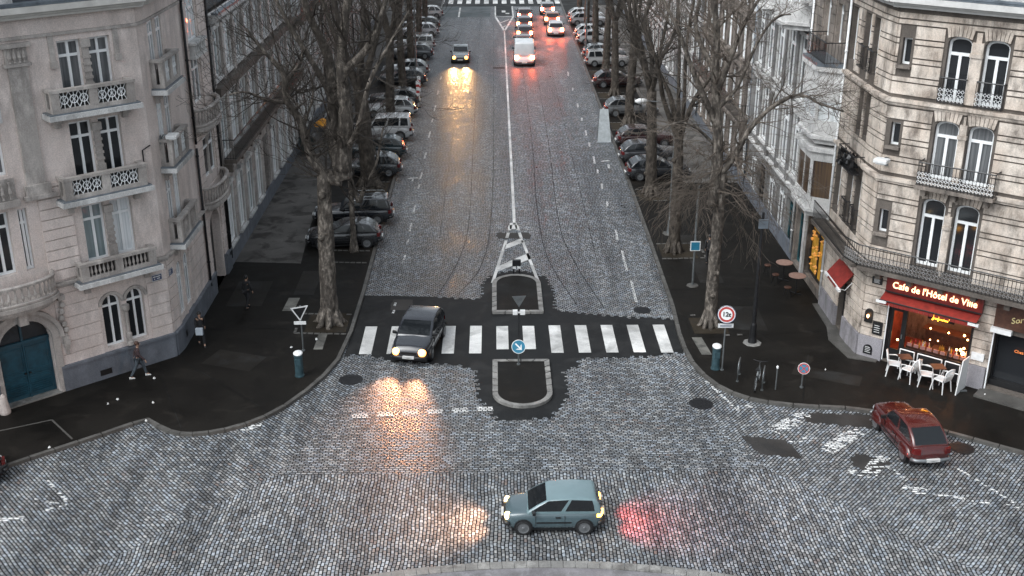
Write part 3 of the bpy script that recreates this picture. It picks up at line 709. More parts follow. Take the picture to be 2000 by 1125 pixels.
# rusticated lower storey and plinth
mb=MB(); courses(FL,mb,2.75,FL.L-.02,1.15,4.5,ops,.52,.045,.045,mar=.16); courses(FL,mb,2.75,4.0,4.85,8.75,[],.42,.045,.07)
courses(FL,mb,-6,.2,1.15,4.5,ops,.52,.045,.045,mar=.3)
courses(FC,mb,.02,FC.L-.02,1.15,4.5,[],.52,.045,.045); courses(FS,mb,.02,5.2,1.15,4.5,sops,.52,.045,.045,mar=.12)
courses(FS,mb,5.4,9.7,1.15,14.5,sops,.42,.05,.06,mar=.2)
mb.build('stone_coursing',M['stoneL'],lh)
mb=MB(); 
for F,a,b in ((FL,2.6,FL.L),(FL,-7,.15),(FC,0,FC.L),(FS,0,6.4),(FS,8.8,9.8)): F.box(mb,a,b,.002,.14,.1,1.12); F.box(mb,a,b,.002,.19,1.121,1.22)
mb.build('plinth',M['plinthL'],lh)
mb=MB()
for F,a,b in ((FL,2.75,FL.L+.1),(FC,0,FC.L),(FS,0,9.8)):
    cornice(F,mb,a,b,4.52,[(.1,.12),(.2,.1)])
cornice(FL,mb,-7,FL.L+.05,8.62,[(.05,.06)]) if False else None
# pilaster with capital
FL.box(mb,2.45,3.15,.002,.12,8.85,13.3); FL.box(mb,2.3,3.3,.002,.2,13.301,13.42); FL.box(mb,2.4,3.2,.002,.17,13.421,14.0); FL.box(mb,2.25,3.35,.002,.28,14.001,14.15)
FL.box(mb,2.35,3.3,.002,.22,8.45,8.849); FL.box(mb,2.25,3.45,.002,.28,8.3,8.449)
baluster_row(FL,mb,2.45,3.15,.19,13.45,13.98,4,.07)
for F,a,b in ((FL,-7,FL.L+.05),(FC,0,FC.L),(FS,0,5.2)): F.box(mb,a,b,.002,.09,14.25,14.36)
for s_ in (4.05,6.55): FL.box(mb,s_,s_+.2,.002,.06,13.3,14.249); FL.box(mb,s_-.03,s_+.23,.002,.14,13.05,13.299)
# carved piers between window pairs
for zz,(a,b) in ((11.8,(5.30,5.51)),(8.6,(5.30,5.51)),(5.25,(5.30,5.51))):
    FL.box(mb,a-.02,b+.02,.002,.09,zz+.55,zz+1.9); FL.box(mb,a-.08,b+.08,.002,.16,zz+1.901,zz+2.2); FL.box(mb,a-.06,b+.06,.002,.14,zz,zz+.549)
    for k in range(4): FL.box(mb,a-.05,b+.05,.002,.13,zz+.7+k*.26,zz+.8+k*.26)
c=FL.p(5.545,.12,0); mb.lathe((c[0],c[1],1.3),(0,0,1),[(0,.15),(.15,.15),(.18,.1),(.5,.12),(.6,.07),(1.5,.085),(1.6,.15),(1.8,.16)],10)
# archivolts round ground windows and the gate
def archring(F,mb,cx,zc,r0,r1,rz0,rz1,d0,d1,n=12,a0=0,a1=math.pi):
    for k in range(n):
        t0,t1=a0+(a1-a0)*k/n,a0+(a1-a0)*(k+1)/n
        P=lambda r,rz,t,d:F.p(cx-r*math.cos(t),d,zc+rz*math.sin(t))
        mb.hexa([P(r0,rz0,t0,d0),P(r0,rz0,t1,d0),P(r0,rz0,t1,d1),P(r0,rz0,t0,d1),P(r1,rz1,t0,d0),P(r1,rz1,t1,d0),P(r1,rz1,t1,d1),P(r1,rz1,t0,d1)])
archring(FL,mb,5.02,3.28,.42,.54,.4,.52,.003,.09); archring(FL,mb,6.045,3.28,.41,.53,.4,.52,.003,.09)
archring(FL,mb,1.385,2.55,1.05,1.34,1.02,1.3,.003,.16,16); archring(FL,mb,1.385,2.55,1.34,1.5,1.3,1.46,.003,.26,16)
FL.box(mb,1.2,1.56,.003,.4,3.5,4.1); FL.box(mb,2.44,2.72,.003,.12,.12,2.54); FL.box(mb,.05,.33,.003,.12,.12,2.54)
# scroll brackets beside the arch
for s_ in (2.95,-.15):
    for k,(d,w,z0_,z1_) in enumerate(((.30,.22,2.15,2.35),(.24,.16,1.95,2.15),(.17,.12,1.7,1.95),(.22,.2,2.35,2.5),(.34,.3,4.1,4.3))):
        FL.box(mb,s_-w/2+k*.002,s_+w/2-k*.002,.003,d,z0_+.001,z1_-.001)
    for k in range(7):
        a=k/6; p=FL.p(s_+.06*math.sin(a*9),.1+.1*math.sin(a*math.pi),2.5+a*1.6); mb.lathe(p,(0,0,1),[(-.14,.03),(-.05,.12),(.07,.11),(.14,.03)],7)
mb.build('stone_trim',M['stoneLd'],lh)
mb=MB(); P=[(.30,.12),(.42,.12),(.62,.22)]
for F,a,b in ((FL,-7,FL.L+.25),(FC,-.1,FC.L+.1),(FS,-.2,9.9)):
    zz=14.98
    for i,(d,h) in enumerate(P): F.box(mb,a,b,.003,d,zz,zz+h-.002); zz+=h
mb.build('cornice',simple('cream_cornice_paint',(.60,.58,.54),.6,0,.15,2),lh)
mb=MB()
for F,a,b in ((FL,-7,FL.L+.2),(FC,-.1,FC.L+.1),(FS,-.2,9.9)): F.box(mb,a,b,-.2,.58,15.45,15.53); F.box(mb,a,b,.5,.6,15.531,15.6)
mb.build('gutter',M['zinc'],lh)
mansard(lh,[(-24.7,35.2),(-19.7,39.9),(-14.2,44.9),(-14.05,45.7),(-14.05,55.3),(-27,55.3)],15.5,2.4,1.0,M['slate'])
for q in (1.9,5.2): dm=MB(); FL.box(dm,q,q+1.1,-.9,.1,15.54,17.2); dm.build('dormer',M['whitewall'],lh)
fr=lambda i:[M['glass'],M['glass3'],M['glass2'],M['glassw']][i]
pl=[3,3,0,0,0,2]
k=0
for i,(a,b) in enumerate(pairs3):
    for j,(z0_,z1_) in enumerate(((11.75,14.02),(8.55,10.93),(5.2,7.58))):
        window(FL,lh,OP(a,b,z0_,z1_),pane=[M['glass3'],M['glass'],M['glass2'] if i==0 else M['glassw']][j],transom=.74,fw=.085)
for o in [q for q in ops if q['z0']==1.36]: window(FL,lh,o,transom=.78,fw=.075,pane=M['glass'])
for o in lw: window(FL,lh,o,transom=.76,fw=.085,pane=M['glass3'] if o['z0']>9 else M['glass'])
for i,o in enumerate(sops):
    if o['z0']>.2: window(FS,lh,o,transom=.74,fw=.085,pane=[M['glass3'],M['glass'],M['glassw']][i%3])
# gate: two leaves with panels
mb=MB(); D=-.35
FL.box(mb,.36,2.41,D,D+.07,.13,2.5); 
for a,b in ((.46,1.33),(1.43,2.31)):
    for z0_,z1_ in ((.3,.95),(1.05,1.2),(1.3,2.35)):
        for q in ((a,b,z0_,z0_+.05),(a,b,z1_-.05,z1_),(a,a+.05,z0_+.051,z1_-.051),(b-.05,b,z0_+.051,z1_-.051)): FL.box(mb,q[0],q[1],D+.071,D+.1,q[2],q[3])
FL.box(mb,1.35,1.41,D+.071,D+.12,.14,2.5); FL.box(mb,.36,2.41,D,D+.14,2.501,2.62); FL.box(mb,1.34,1.42,D,D+.1,2.621,3.5)
for k in range(6): FL.box(mb,.5+k*.001,2.27,D+.1,D+.13,.34+k*.09,.37+k*.09)
gd=mb.build('gate',M['teal'],lh,label='blue-green double gate under the stone arch')
mb=MB(); mb.quad(FL.p(.36,D+.03,2.62),FL.p(2.41,D+.03,2.62),FL.p(2.41,D+.03,3.54),FL.p(.36,D+.03,3.54)); mb.build('fanlight',M['glass'],gd)
mb=MB(); FL.box(mb,1.25,1.31,D+.1,D+.16,1.2,1.26);FL.box(mb,1.45,1.51,D+.1,D+.16,1.2,1.26); mb.build('handle',M['iron'],gd)
mb=MB(); FL.box(mb,.3,2.47,-.3,.16,.1,.17); mb.build('threshold',M['kerb_light'],lh)
# balconies on the front
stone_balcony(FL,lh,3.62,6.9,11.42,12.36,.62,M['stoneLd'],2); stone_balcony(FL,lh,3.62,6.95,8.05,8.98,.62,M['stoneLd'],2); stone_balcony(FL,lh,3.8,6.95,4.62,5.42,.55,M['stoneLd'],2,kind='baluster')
# bowed balcony over the gate
mb=MB(); cpt=1.2
def bow(mb,F,c_,hw,d,z0,z1,inner=None,n=14,m=0):
    po=[F.p(c_-hw*math.cos(math.pi*k/n),.003+d*math.sin(math.pi*k/n)**.7,0)[:2] for k in range(n+1)]
    if F.n.cross(F.u).z<0: pass
    a=sum(po[i][0]*po[(i+1)%len(po)][1]-po[(i+1)%len(po)][0]*po[i][1] for i in range(len(po)))
    if a<0: po=po[::-1]
    mb.prism(po,z0,z1,m)
bow(mb,FL,cpt,1.75,1.05,4.36,4.52); bow(mb,FL,cpt,1.6,.9,4.2,4.359); bow(mb,FL,cpt,1.4,.7,4.05,4.199)
def bowrail(mb,F,c_,hw,d,z0,z1,nb=20):
    pts=[F.p(c_-hw*math.cos(math.pi*k/24),.003+d*math.sin(math.pi*k/24)**.7,z1) for k in range(25)]
    mb.tube(pts,.09,6); mb.tube([(p[0],p[1],z0+.07) for p in pts],.08,6)
    for k in range(nb):
        t=math.pi*(k+.5)/nb; p=F.p(c_-hw*math.cos(t),.003+d*math.sin(t)**.7,z0+.1); h=z1-z0-.15
        mb.lathe(p,(0,0,1),[(0,.05),(h*.12,.035),(h*.35,.075),(h*.55,.05),(h*.8,.03),(h,.05)],6)
bowrail(mb,FL,cpt,1.62,.92,4.52,5.3)
mb.build('bowed_balcony',M['stoneLd'],lh,smooth=False)
mb=MB()
for s0_,s1_ in ((-.4,2.0),): FL.box(mb,s0_,s1_,.003,.10,8.45,9.25); FL.box(mb,s0_,s1_+.05,.003,.3,8.2,8.449)
baluster_row(FL,mb,-.3,1.9,.2,8.5,9.15,8,.07); mb.build('carved_panel',M['stoneLd'],lh)
mb=MB(); FL.box(mb,-.2,1.95,.003,.12,11.35,12.25); mb.build('window_apron',M['whitewall'],lh)
# balconies on the avenue side
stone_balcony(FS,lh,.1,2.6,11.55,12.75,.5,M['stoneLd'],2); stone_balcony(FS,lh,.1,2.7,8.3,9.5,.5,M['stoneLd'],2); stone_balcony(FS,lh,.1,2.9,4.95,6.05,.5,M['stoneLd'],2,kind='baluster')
mb=MB(); FS.box(mb,6.1,8.1,.003,.3,11.75,12.25); FS.box(mb,6.0,8.2,.003,.4,12.25,12.35); FS.box(mb,6.0,8.2,.003,.35,11.62,11.749)
baluster_row(FS,mb,6.15,8.05,.32,11.76,12.24,6,.06); mb.build('window_balcony',M['whitewall'],lh)
for c_,z_ in ((7.4,8.55),(7.7,4.75)):
    mb=MB(); bow(mb,FS,c_,1.9,.75,z_-.18,z_); bow(mb,FS,c_,1.5,.5,z_-.4,z_-.181); bowrail(mb,FS,c_,1.78,.66,z_,z_+.8,16); mb.build('carved_balcony',M['stoneLd'],lh)
c=FS.p(7.9,-.1,0); mb=MB(); mb.lathe((c[0],c[1],5.8),(0,0,1),[(0,.2),(.2,.12),(1.6,.12),(1.9,.2)],10); mb.build('column',M['stoneLd'],lh)
downpipe(FS,lh,5.3,7.9,15,M['iron']); downpipe(FS,lh,5.3,.9,7.7,M['iron']); downpipe(FS,lh,9.6,.9,15,M['iron'])
mb=MB(); FS.box(mb,6.65,8.55,-.48,-.4,.12,3.9); mb.build('door',M['black'],lh)
# street name plaques: dark blue plates with a pale border
for F,a in ((FL,6.85),(FC,.15)):
    mb=MB(); w=.45 if F is FL else .35
    F.box(mb,a,a+w,.051,.075,3.75,4.02,0); 
    for q in ((a,a+w,3.75,3.765),(a,a+w,4.005,4.02),(a,a+.014,3.766,4.004),(a+w-.014,a+w,3.766,4.004)): F.box(mb,q[0],q[1],.076,.082,q[2],q[3],1)
    for k,(x0,x1) in enumerate(((.06,.17),(.19,.38))): 
        if x1<w: F.box(mb,a+x0,a+x1,.076,.08,3.91,3.95,1)
        if x1<w: F.box(mb,a+x0+.03,a+x1-.03,.076,.08,3.82,3.86,1)
    mb.build('street_plaque',[M['signdark'],M['signwhite']],None,origin=F.p(a,0,3.75),label='small dark blue street plaque on the front of the left corner house' if F is FL else 'small dark blue street plaque on the narrow canted edge of the left corner house',cat='street sign')
# wall floodlight on bracket
def wall_lamp(F,s,z,lab,d=.75,arm=True):
    r=empty('wall_lamp',F.p(s,0,z),0,lab,'wall lamp')
    mb=MB(); F.box(mb,s-.28,s+.28,d-.2,d+.25,z,z+.16); F.box(mb,s-.2,s+.2,d-.1,d+.2,z-.06,z-.001); mb.build('lamp_head',M['signwhite'],r,bevel=.03)
    mb=MB(); mb.tube([F.p(s,.06,z-.1),F.p(s,.2,z+.12),F.p(s,d,z+.1)],.035,6); F.box(mb,s-.08,s+.08,.05,.09,z-.25,z+.1); mb.build('bracket',M['steel'],r)
wall_lamp(FS,.15,9.55,'pale floodlight on a bracket above the middle side balcony of the left corner house',.55)
# cable box on facade
mb=MB(); mb.tube([FL.p(7.15,.06,8.2),FL.p(7.15,.06,9.35),FL.p(7.5,.06,9.5)],.03,5); mb.build('cable',M['iron'],lh)
# little vents in the plinth
mb=MB(); FL.box(mb,4.1,4.6,.141,.15,.3,.55); FL.box(mb,5.6,5.95,.141,.15,.3,.55); FS.box(mb,.3,.5,.141,.15,.5,.8); mb.build('cellar_vent',M['black'],lh)
mb=MB(); p=FL.p(.1,.35,0); mb.lathe((p[0],p[1],.1),(0,0,1),[(0,.2),(.1,.22),(.5,.17),(.75,.12),(.85,.03)],12); mb.build('guard_stone',simple('pale_guard_stone',(.55,.48,.44),.7,0,.2,5),lh)
# ============================================================ row houses along the avenue
def row_house(side,y0,y1,label,zt,bays,floors,wall,trim,ww=1.2,arch=0,frame=None,panes=None,balc=(),shutters=None,x=None,roofm=None,ground='windows',pil=False,bandm=None,xoff=0,cour=0,fw=.09,dark=None):
    """floors: list of (z0,z1) window bands ; bays: number of window axes"""
    xx=(-13.8 if side<0 else 15.7)+xoff
    F=Fac((xx,y0),(xx,y1)); L=y1-y0
    xb=xx+side*12
    rt=empty('terraced_house',(xx+side*4,(y0+y1)/2,.12),0,label,'house','houses along the avenue')
    ops=[];axes=[(k+.5)/bays*L for k in range(bays)]
    doorbay=bays//2
    for fi,(z0,z1) in enumerate(floors):
        for k,c in enumerate(axes):
            if fi==0 and ground=='shops': ops.append(OP(c-L/bays*.42,c+L/bays*.42,.5,z1,depth=.3,shop=True,fl=fi)); continue
            if fi==0 and k==doorbay: ops.append(OP(c-.65,c+.65,.12,z1,depth=.4,door=True,fl=fi)); continue
            ops.append(OP(c-ww/2,c+ww/2,z0,z1,arch=arch if fi else 0,fl=fi,depth=.12))
    mb=MB(); wall_face(F,mb,0,L,.1,zt,ops,.26); 
    if cour: courses(F,mb,0.02,L-.02,1.2,floors[0][1]+.3,[o for o in ops if o['fl']==0],.5,.05,.05,mar=.12)
    if pil:
        for k in range(bays+1):
            s_=min(max(L*k/bays,.22),L-.22); F.box(mb,s_-.2,s_+.2,.003,.16,floors[0][1]+.6,zt-.3); F.box(mb,s_-.27,s_+.27,.003,.2,zt-.9,zt-.6)
    mb.build('wall',wall,rt)
    body(rt,[(xx+side*.45,y0+.02),(xx+side*.45,y1-.02),(xb,y1-.02),(xb,y0+.02)] if side>0 else [(xx+side*.45,y1-.02),(xx+side*.45,y0+.02),(xb,y0+.02),(xb,y1-.02)],.1,zt-.02,wall)
    mb=MB()
    zc=zt-.05
    for d,h in ((.25,.15),(.4,.12),(.6,.18)): F.box(mb,0.01,L-.01,.003,d,zc,zc+h-.002); zc+=h
    for fi in range(len(floors)-1):
        zz=(floors[fi][1]+floors[fi+1][0])/2; F.box(mb,.01,L-.01,.003,.17,zz-.06,zz+.12)
    for o in ops:
        if o.get('door') or o.get('shop'): continue
        F.box(mb,o['s0']-.14,o['s0']-.002,.003,.07,o['z0'],o['z1']); F.box(mb,o['s1']+.002,o['s1']+.14,.003,.07,o['z0'],o['z1'])
        F.box(mb,o['s0']-.2,o['s1']+.2,.003,.14,o['z1']+.001,o['z1']+.2); F.box(mb,o['s0']-.2,o['s1']+.2,.003,.16,o['z0']-.13,o['z0']-.003)
        if arch: F.box(mb,(o['s0']+o['s1'])/2-.1,(o['s0']+o['s1'])/2+.1,.003,.2,o['z1']+.202,o['z1']+.4)
    mb.build('cornice',trim,rt)
    if dark: mb=MB(); F.box(mb,.02,L-.02,.004,.42,dark,dark+.42); mb.build('cornice_shade_band',M['joint'],rt)  # dark projecting band that stands in for the cornice shadow between floors
    mb=MB(); F.box(mb,.01,L-.01,.003,.1,.1,.95); mb.build('plinth',M['plinthL'],rt)
    for fi in balc:
        z_=floors[fi][0]-.1
        mb=MB(); F.box(mb,.3,L-.3,.003,.8,z_-.2,z_-.003)
        for c in axes: F.box(mb,c-L/bays/2+.1,c-L/bays/2+.3,.003,.6,z_-.6,z_-.201)
        b=mb.build('balcony',M['stoneRd'] if side>0 else M['joint'],rt)
        mb=MB(); iron_railing(F,mb,.35,L-.35,.74,z_,z_+1.0,pitch=.2,lat=False); mb.build('railing',M['black'],b)
    panes=panes or [M['glass'],M['glass3'],M['glassw']]
    r=random.Random(int(y0*3+side))
    for o in ops:
        if o.get('shop'):
            window(F,rt,o,frame=r.choice([M['black'],M['tealshop'],M['white']]),pane=M['glass'],mull=(.33,.66),fw=.1,transom=.8,name='shop_window')
            continue
        if o.get('door'):
            D=-.4; mb=MB(); F.box(mb,o['s0']+.002,o['s1']-.002,D,D+.07,.12,o['z1']*.75); 
            for a in (.15,.75):
                for z0_ in (.4,1.4): F.box(mb,o['s0']+a,o['s0']+a+.4,D+.071,D+.1,z0_,z0_+.8)
            dd=mb.build('door',r.choice([M['wood'],M['black'],M['tealshop']]),rt)
            mb=MB(); mb.quad(F.p(o['s0'],D+.03,o['z1']*.75),F.p(o['s1'],D+.03,o['z1']*.75),F.p(o['s1'],D+.03,o['z1']),F.p(o['s0'],D+.03,o['z1'])); mb.build('fanlight',M['glass'],dd); continue
        window(F,rt,o,frame=frame or M['white'],pane=r.choice(panes),transom=.76 if o['z1']-o['z0']>1.5 else None,fw=fw)
    if shutters:
        mb=MB()
        for o in ops:
            if o.get('door') or o.get('shop') or o['fl']==0: continue
            for a,b in ((o['s0']-.14-.5,o['s0']-.15),(o['s1']+.15,o['s1']+.64)):
                F.box(mb,a,b,.071,.11,o['z0'],o['z1'])
                for k in range(8): F.box(mb,a+.05,b-.05,.111,.125,o['z0']+.1+k*(o['z1']-o['z0']-.2)/8,o['z0']+.2+k*(o['z1']-o['z0']-.2)/8)
        mb.build('shutters',shutters,rt)
    rp=[(xx+side*.3,y0),(xx+side*.3,y1),(xb,y1),(xb,y0)]
    mansard(rt,rp,zt+.4,2.6,1.2,roofm or M['slate'])
    mb=MB()
    F.box(mb,.01,L-.01,.3,.62,zt+.4,zt+.5); mb.build('gutter',M['zinc'],rt)
    for k in (0,1): 
        mb=MB(); cy=y0+.6+k*(L-1.4); mb.box(xx+side*4.0-.4,xx+side*4.0+.4,cy-.4,cy+.4,zt+1.5,zt+4.6); 
        for q in (-.2,.2): mb.cyl((xx+side*4.0+q,cy),.1,zt+4.601,zt+5.0,8)
        mb.build('chimney',M['brick'],rt)
    downpipe(F,rt,.12,.6,zt,M['zinc'] if side>0 else M['iron'],.06)
    return F,rt
lp=[M['glassw'],M['glassw'],M['glass2'],M['glass3'],M['glassw']]
row_house(-1,55.42,78.0,'long grey stone house with arched pale windows beyond the left corner house',12.6,9,[(1.1,4.2),(5.9,8.7),(9.75,12.15)],M['stoneLd'],M['whitewall'],1.35,.45,panes=[M['glassw'],M['glassw'],M['glass2']],balc=(1,),pil=True,cour=1,dark=9.05)
row_house(-1,78.02,92.0,'whitish house with tall windows standing second beyond the left corner house',13.4,6,[(1.1,3.9),(5.4,8.0),(9.2,11.8)],M['whitewall'],M['whitewall'],1.2,0,panes=lp,balc=(2,))
row_house(-1,92.02,112.0,'dark brown stone house in the middle of the left avenue row',14.5,8,[(1.1,3.9),(5.2,7.6),(8.7,11.0),(12.0,13.7)],M['brick'],M['stoneLd'],1.15,.3)
row_house(-1,112.02,132.0,'grey rendered house near the far end of the left avenue row',13.2,8,[(1.1,3.9),(5.2,7.6),(8.9,11.6)],M['greywall'],M['whitewall'],1.15,0,panes=lp)
row_house(-1,132.02,146.0,'pale house at the far end of the left avenue row',14.0,6,[(1.1,3.9),(5.2,7.6),(8.9,11.6)],M['stoneL'],M['whitewall'],1.15,0)
row_house(1,56.0,68.0,'whitewashed house with pilasters and tall dark windows beyond the bay window house',13.2,5,[(.5,3.0),(4.4,7.6),(8.4,11.6)],M['greywall'],M['whitewall'],1.6,0,panes=[M['glass3'],M['glass'],M['glass3']],ground='shops',pil=True,fw=.12)
row_house(1,68.02,86.0,'dark sooty house in the middle of the right avenue row',14.6,8,[(1.1,3.4),(4.6,6.8),(7.8,10.0),(11.0,13.2)],M['stoneRd'],M['stoneRd'],1.1,.25,balc=(1,))
row_house(1,86.02,106.0,'cream house with white window surrounds in the right avenue row',14.2,8,[(1.1,3.4),(4.8,7.2),(8.3,10.4),(11.3,13.2)],M['greywall'],M['whitewall'],1.15,0,panes=lp,pil=True)
row_house(1,106.02,128.0,'brown house well up the right avenue row',13.6,8,[(1.1,3.4),(4.8,7.2),(8.3,10.8)],M['brick'],M['whitewall'],1.15,.3)
row_house(1,128.02,146.0,'pale house at the far end of the right avenue row',14.4,7,[(1.1,3.4),(4.8,7.2),(8.3,10.8)],M['whitewall'],M['stoneL'],1.15,0)
# ============================================================ cafe building on the right
A=(16.04,44.29);B=(19.57,41.34); ur=Vector((B[0]-A[0],B[1]-A[1],0)).normalized()
C0=(A[0]-ur.x*.38,A[1]-ur.y*.38)
ch=empty('corner_building',(19.5,48,.12),0,'soot-stained limestone corner building with a lit cafe on its ground floor','building','houses along the avenue')
FR=Fac(A,B); FRc=Fac((15.62,45.75),C0); FRs=Fac((15.62,45.75),(15.62,50.1))
LR=9.0
ops=[]
for a,b in ((1.6,2.52),(2.98,3.9)): ops.append(OP(a,b,11.55,14.05,arch=.28))
for a,b in ((1.55,2.5),(2.85,3.82)): ops.append(OP(a,b,8.42,10.8,arch=.3))
for a,b in ((1.48,2.43),(2.8,3.76)): ops.append(OP(a,b,4.75,7.62,arch=.3))
smalls=[OP(-.14,.22,12.75,13.8),OP(-.18,.2,9.5,10.45),OP(-.2,.18,5.8,6.8)]
ops+=smalls
ops+=[OP(6.0,6.9,4.75,7.62),OP(6.0,6.9,8.42,10.8),OP(6.0,6.9,11.55,14.05)]
cw=OP(.72,4.24,.22,3.05,depth=.3); ops.append(cw)
sh=OP(5.05,8.3,.3,2.75,depth=.6); ops.append(sh)
mb=MB(); wall_face(FR,mb,-.38,LR,.1,15.0,ops,.26)
wall_face(FRc,mb,0,FRc.L,.1,15.0,[])
rops=[OP(.45,1.15,11.9,14.2),OP(1.6,2.35,11.9,14.2),OP(.55,1.05,9.3,11.1),OP(1.5,2.0,9.3,11.1),OP(.45,1.15,5.2,7.5),OP(1.6,2.35,5.2,7.5),OP(.7,1.7,.2,2.5,depth=.3),OP(3.35,4.2,11.9,14.2),OP(3.3,4.1,5.2,7.5)]
wall_face(FRs,mb,0,FRs.L,.1,15.0,rops,.26)
wl=mb.build('wall',M['joint'],ch)
mb=MB()
for (z0_,z1_) in ((4.5,8.05),(8.4,11.25),(11.6,14.75)):
    courses(FR,mb,-.36,LR,z0_,z1_,ops,.52,.065,.06,vj=None,mar=.13,skip=.42)
    courses(FRc,mb,.0,FRc.L-.01,z0_,z1_,[],.52,.065,.06,skip=.42)
    courses(FRs,mb,.02,FRs.L-.02,z0_,z1_,rops,.52,.065,.06,mar=.12,skip=.42)
courses(FR,mb,-.36,LR,1.12,4.2,ops,.38,.04,.055,vj=None,mar=.04)
courses(FRc,mb,0,FRc.L-.01,1.12,4.2,[],.38,.04,.055); courses(FRs,mb,.02,FRs.L,1.12,4.2,rops,.38,.04,.055,mar=.05)
mb.build('stone_coursing',M['stoneR'],ch)
mb=MB()
for F,a,b in ((FR,-.38,.68),(FR,4.28,4.98),(FRc,0,FRc.L),(FRs,0,.66),(FRs,1.75,4.3)): F.box(mb,a,b,.003,.13,.1,1.1)
mb.build('plinth',stone('pale_plinth',(.26,.25,.27),(.36,.34,.36),rough=.7),ch)
# fan voussoirs above the windows
mb=MB()
for (a,b),z_ in (((1.6,2.52),14.0),((2.98,3.9),14.0),((1.55,2.5),10.75),((2.85,3.82),10.75),((1.48,2.43),7.58),((2.8,3.76),7.58)):
    c=(a+b)/2; n=7
    for k in range(n):
        t0=(k/n-.5)*1.5; t1=((k+.86)/n-.5)*1.5; r0,r1=.05,.5
        P=lambda r,t,d:F_.p(c+(b-a)*.48*math.sin(t)/math.sin(.75)*(1+r*.45),d,z_-.28+.30*math.cos(t)+r*.9)
        F_=FR
        mb.hexa([P(r0,t0,.004),P(r0,t1,.004),P(r0,t1,.085),P(r0,t0,.085),P(r1,t0,.004),P(r1,t1,.004),P(r1,t1,.085),P(r1,t0,.085)])
for z_ in (11.75,8.6,4.9):
    for w in (2.56,2.94) if z_>11 else ((2.54,2.81) if z_>8 else (2.47,2.76)):
        pass
    FR.box(mb,2.53 if z_>8 else 2.47,2.96 if z_>11 else (2.81 if z_>8 else 2.76),.004,.1,z_-.2,z_+2.15)
    FR.box(mb,2.5 if z_>8 else 2.45,2.99 if z_>11 else (2.85 if z_>8 else 2.79),.004,.16,z_+1.6,z_+1.75)
for z_,d in ((11.3,.2),(8.1,.22),(4.22,.2)):
    for F,a,b in ((FR,-.5,LR),(FRc,0,FRc.L),(FRs,0,FRs.L)): F.box(mb,a,b,.004,d,z_,z_+.14); F.box(mb,a,b,.004,d*.55,z_-.12,z_-.002)
mb.build('stone_trim',M['stoneR'],ch)
for o in ops[:6]: window(FR,ch,o,transom=.73,fw=.095,full=False,pane=M['glass'] if o['z0']!=8.42 else M['glass3'])
for o in smalls: 
    window(FR,ch,o,mull=(),fw=.07)
for o in ops[9:12]: window(FR,ch,o,transom=.73,fw=.085)
for i,o in enumerate(rops):
    if o['z0']>.5: window(FRs,ch,o,transom=.73,fw=.085,pane=M['glass3'] if i%2 else M['glass'])
mb=MB(); FRs.box(mb,.71,1.69,-.3,-.22,.2,2.49); 
sd=mb.build('side_door',M['black'],ch)
mb=MB()
for o in smalls: FR.box(mb,o['s0']-.1,o['s1']+.1,.06,.2,o['z0']-.12,o['z0']-.002)
mb.build('sill',M['stoneRd'],ch)
# first floor balcony round the corner
mb=MB(); FR.box(mb,-.5,LR,.21,.95,4.30,4.46); FRc.box(mb,.0,FRc.L+.3,.21,.9,4.30,4.458); FRs.box(mb,-.8,4.3,.21,.9,4.30,4.456)
for k in range(7): FR.box(mb,.2+k*1.3,.42+k*1.3,.21,.7,4.0,4.299)
bl=mb.build('long_balcony',M['joint'],ch)
mb=MB(); iron_railing(FR,mb,-.55,LR-.1,.88,4.46,5.38,ret=False,pitch=.15); iron_railing(FRs,mb,-.85,4.2,.84,4.46,5.38,ret=False,pitch=.16,lat=False); FRc_=Fac(FRs.p(-.85,.84,0)[:2],FR.p(-.55,.88,0)[:2]); iron_railing(FRc_,mb,0,FRc_.L,0,4.46,5.38,ret=False,pitch=.14)
mb.build('railing',[M['black'],simple('tarnished_lattice',(.25,.25,.25),.6,0,.4,5)],bl)
mb=MB(); FR.box(mb,1.3,4.35,.21,.72,8.12,8.26); 
for s_ in (1.5,2.7,3.95): FR.box(mb,s_,s_+.2,.21,.5,7.8,8.119)
b2=mb.build('balcony',M['stoneRd'],ch)
mb=MB(); iron_railing(FR,mb,1.35,4.3,.66,8.26,9.2,pitch=.13); mb.build('railing',[M['black'],M['white']],b2)
for a,b in ((1.55,2.55),(2.95,3.95)):
    mb=MB(); iron_railing(FR,mb,a,b,.22,11.5,12.5,pitch=.13); mb.build('window_rail',[M['black'],M['white']],ch)
for z0_ in (11.95,5.2):
    for a,b in ((.4,1.2),(1.55,2.4)):
        mb=MB(); iron_railing(FRs,mb,a,b,.2,z0_,z0_+.95,pitch=.13,lat=False); mb.build('window_rail',[M['black'],M['white']],ch)
mb=MB(); FRs.box(mb,.3,2.6,.2,.55,7.72,7.8); iron_railing(FRs,mb,.35,2.55,.5,7.8,8.5,lat=False)
for k in range(26): 
    p=FRs.p(.4+rnd.random()*2.1,.3+rnd.random()*.25,7.85+rnd.random()*.6); 
    for q in range(4):
        a=rnd.random()*6.28; mb.quad(p,(p[0]+.14*math.cos(a),p[1]+.14*math.sin(a),p[2]+.1),(p[0]+.2*math.cos(a+.6),p[1]+.2*math.sin(a+.6),p[2]-.08),(p[0]+.08*math.cos(a+1),p[1]+.08*math.sin(a+1),p[2]-.12))
mb.build('planted_balcony',M['black'],ch)
mb=MB()
for F,a,b in ((FR,-.6,LR),(FRc,-.1,FRc.L+.2),(FRs,-.3,FRs.L)):
    zz=14.95
    for d,h in ((.25,.12),(.4,.12),(.66,.22)): F.box(mb,a,b,.004,d,zz,zz+h-.002); zz+=h
mb.build('cornice',simple('white_cornice_paint',(.58,.57,.55),.6,0,.15,2),ch)
mb=MB()
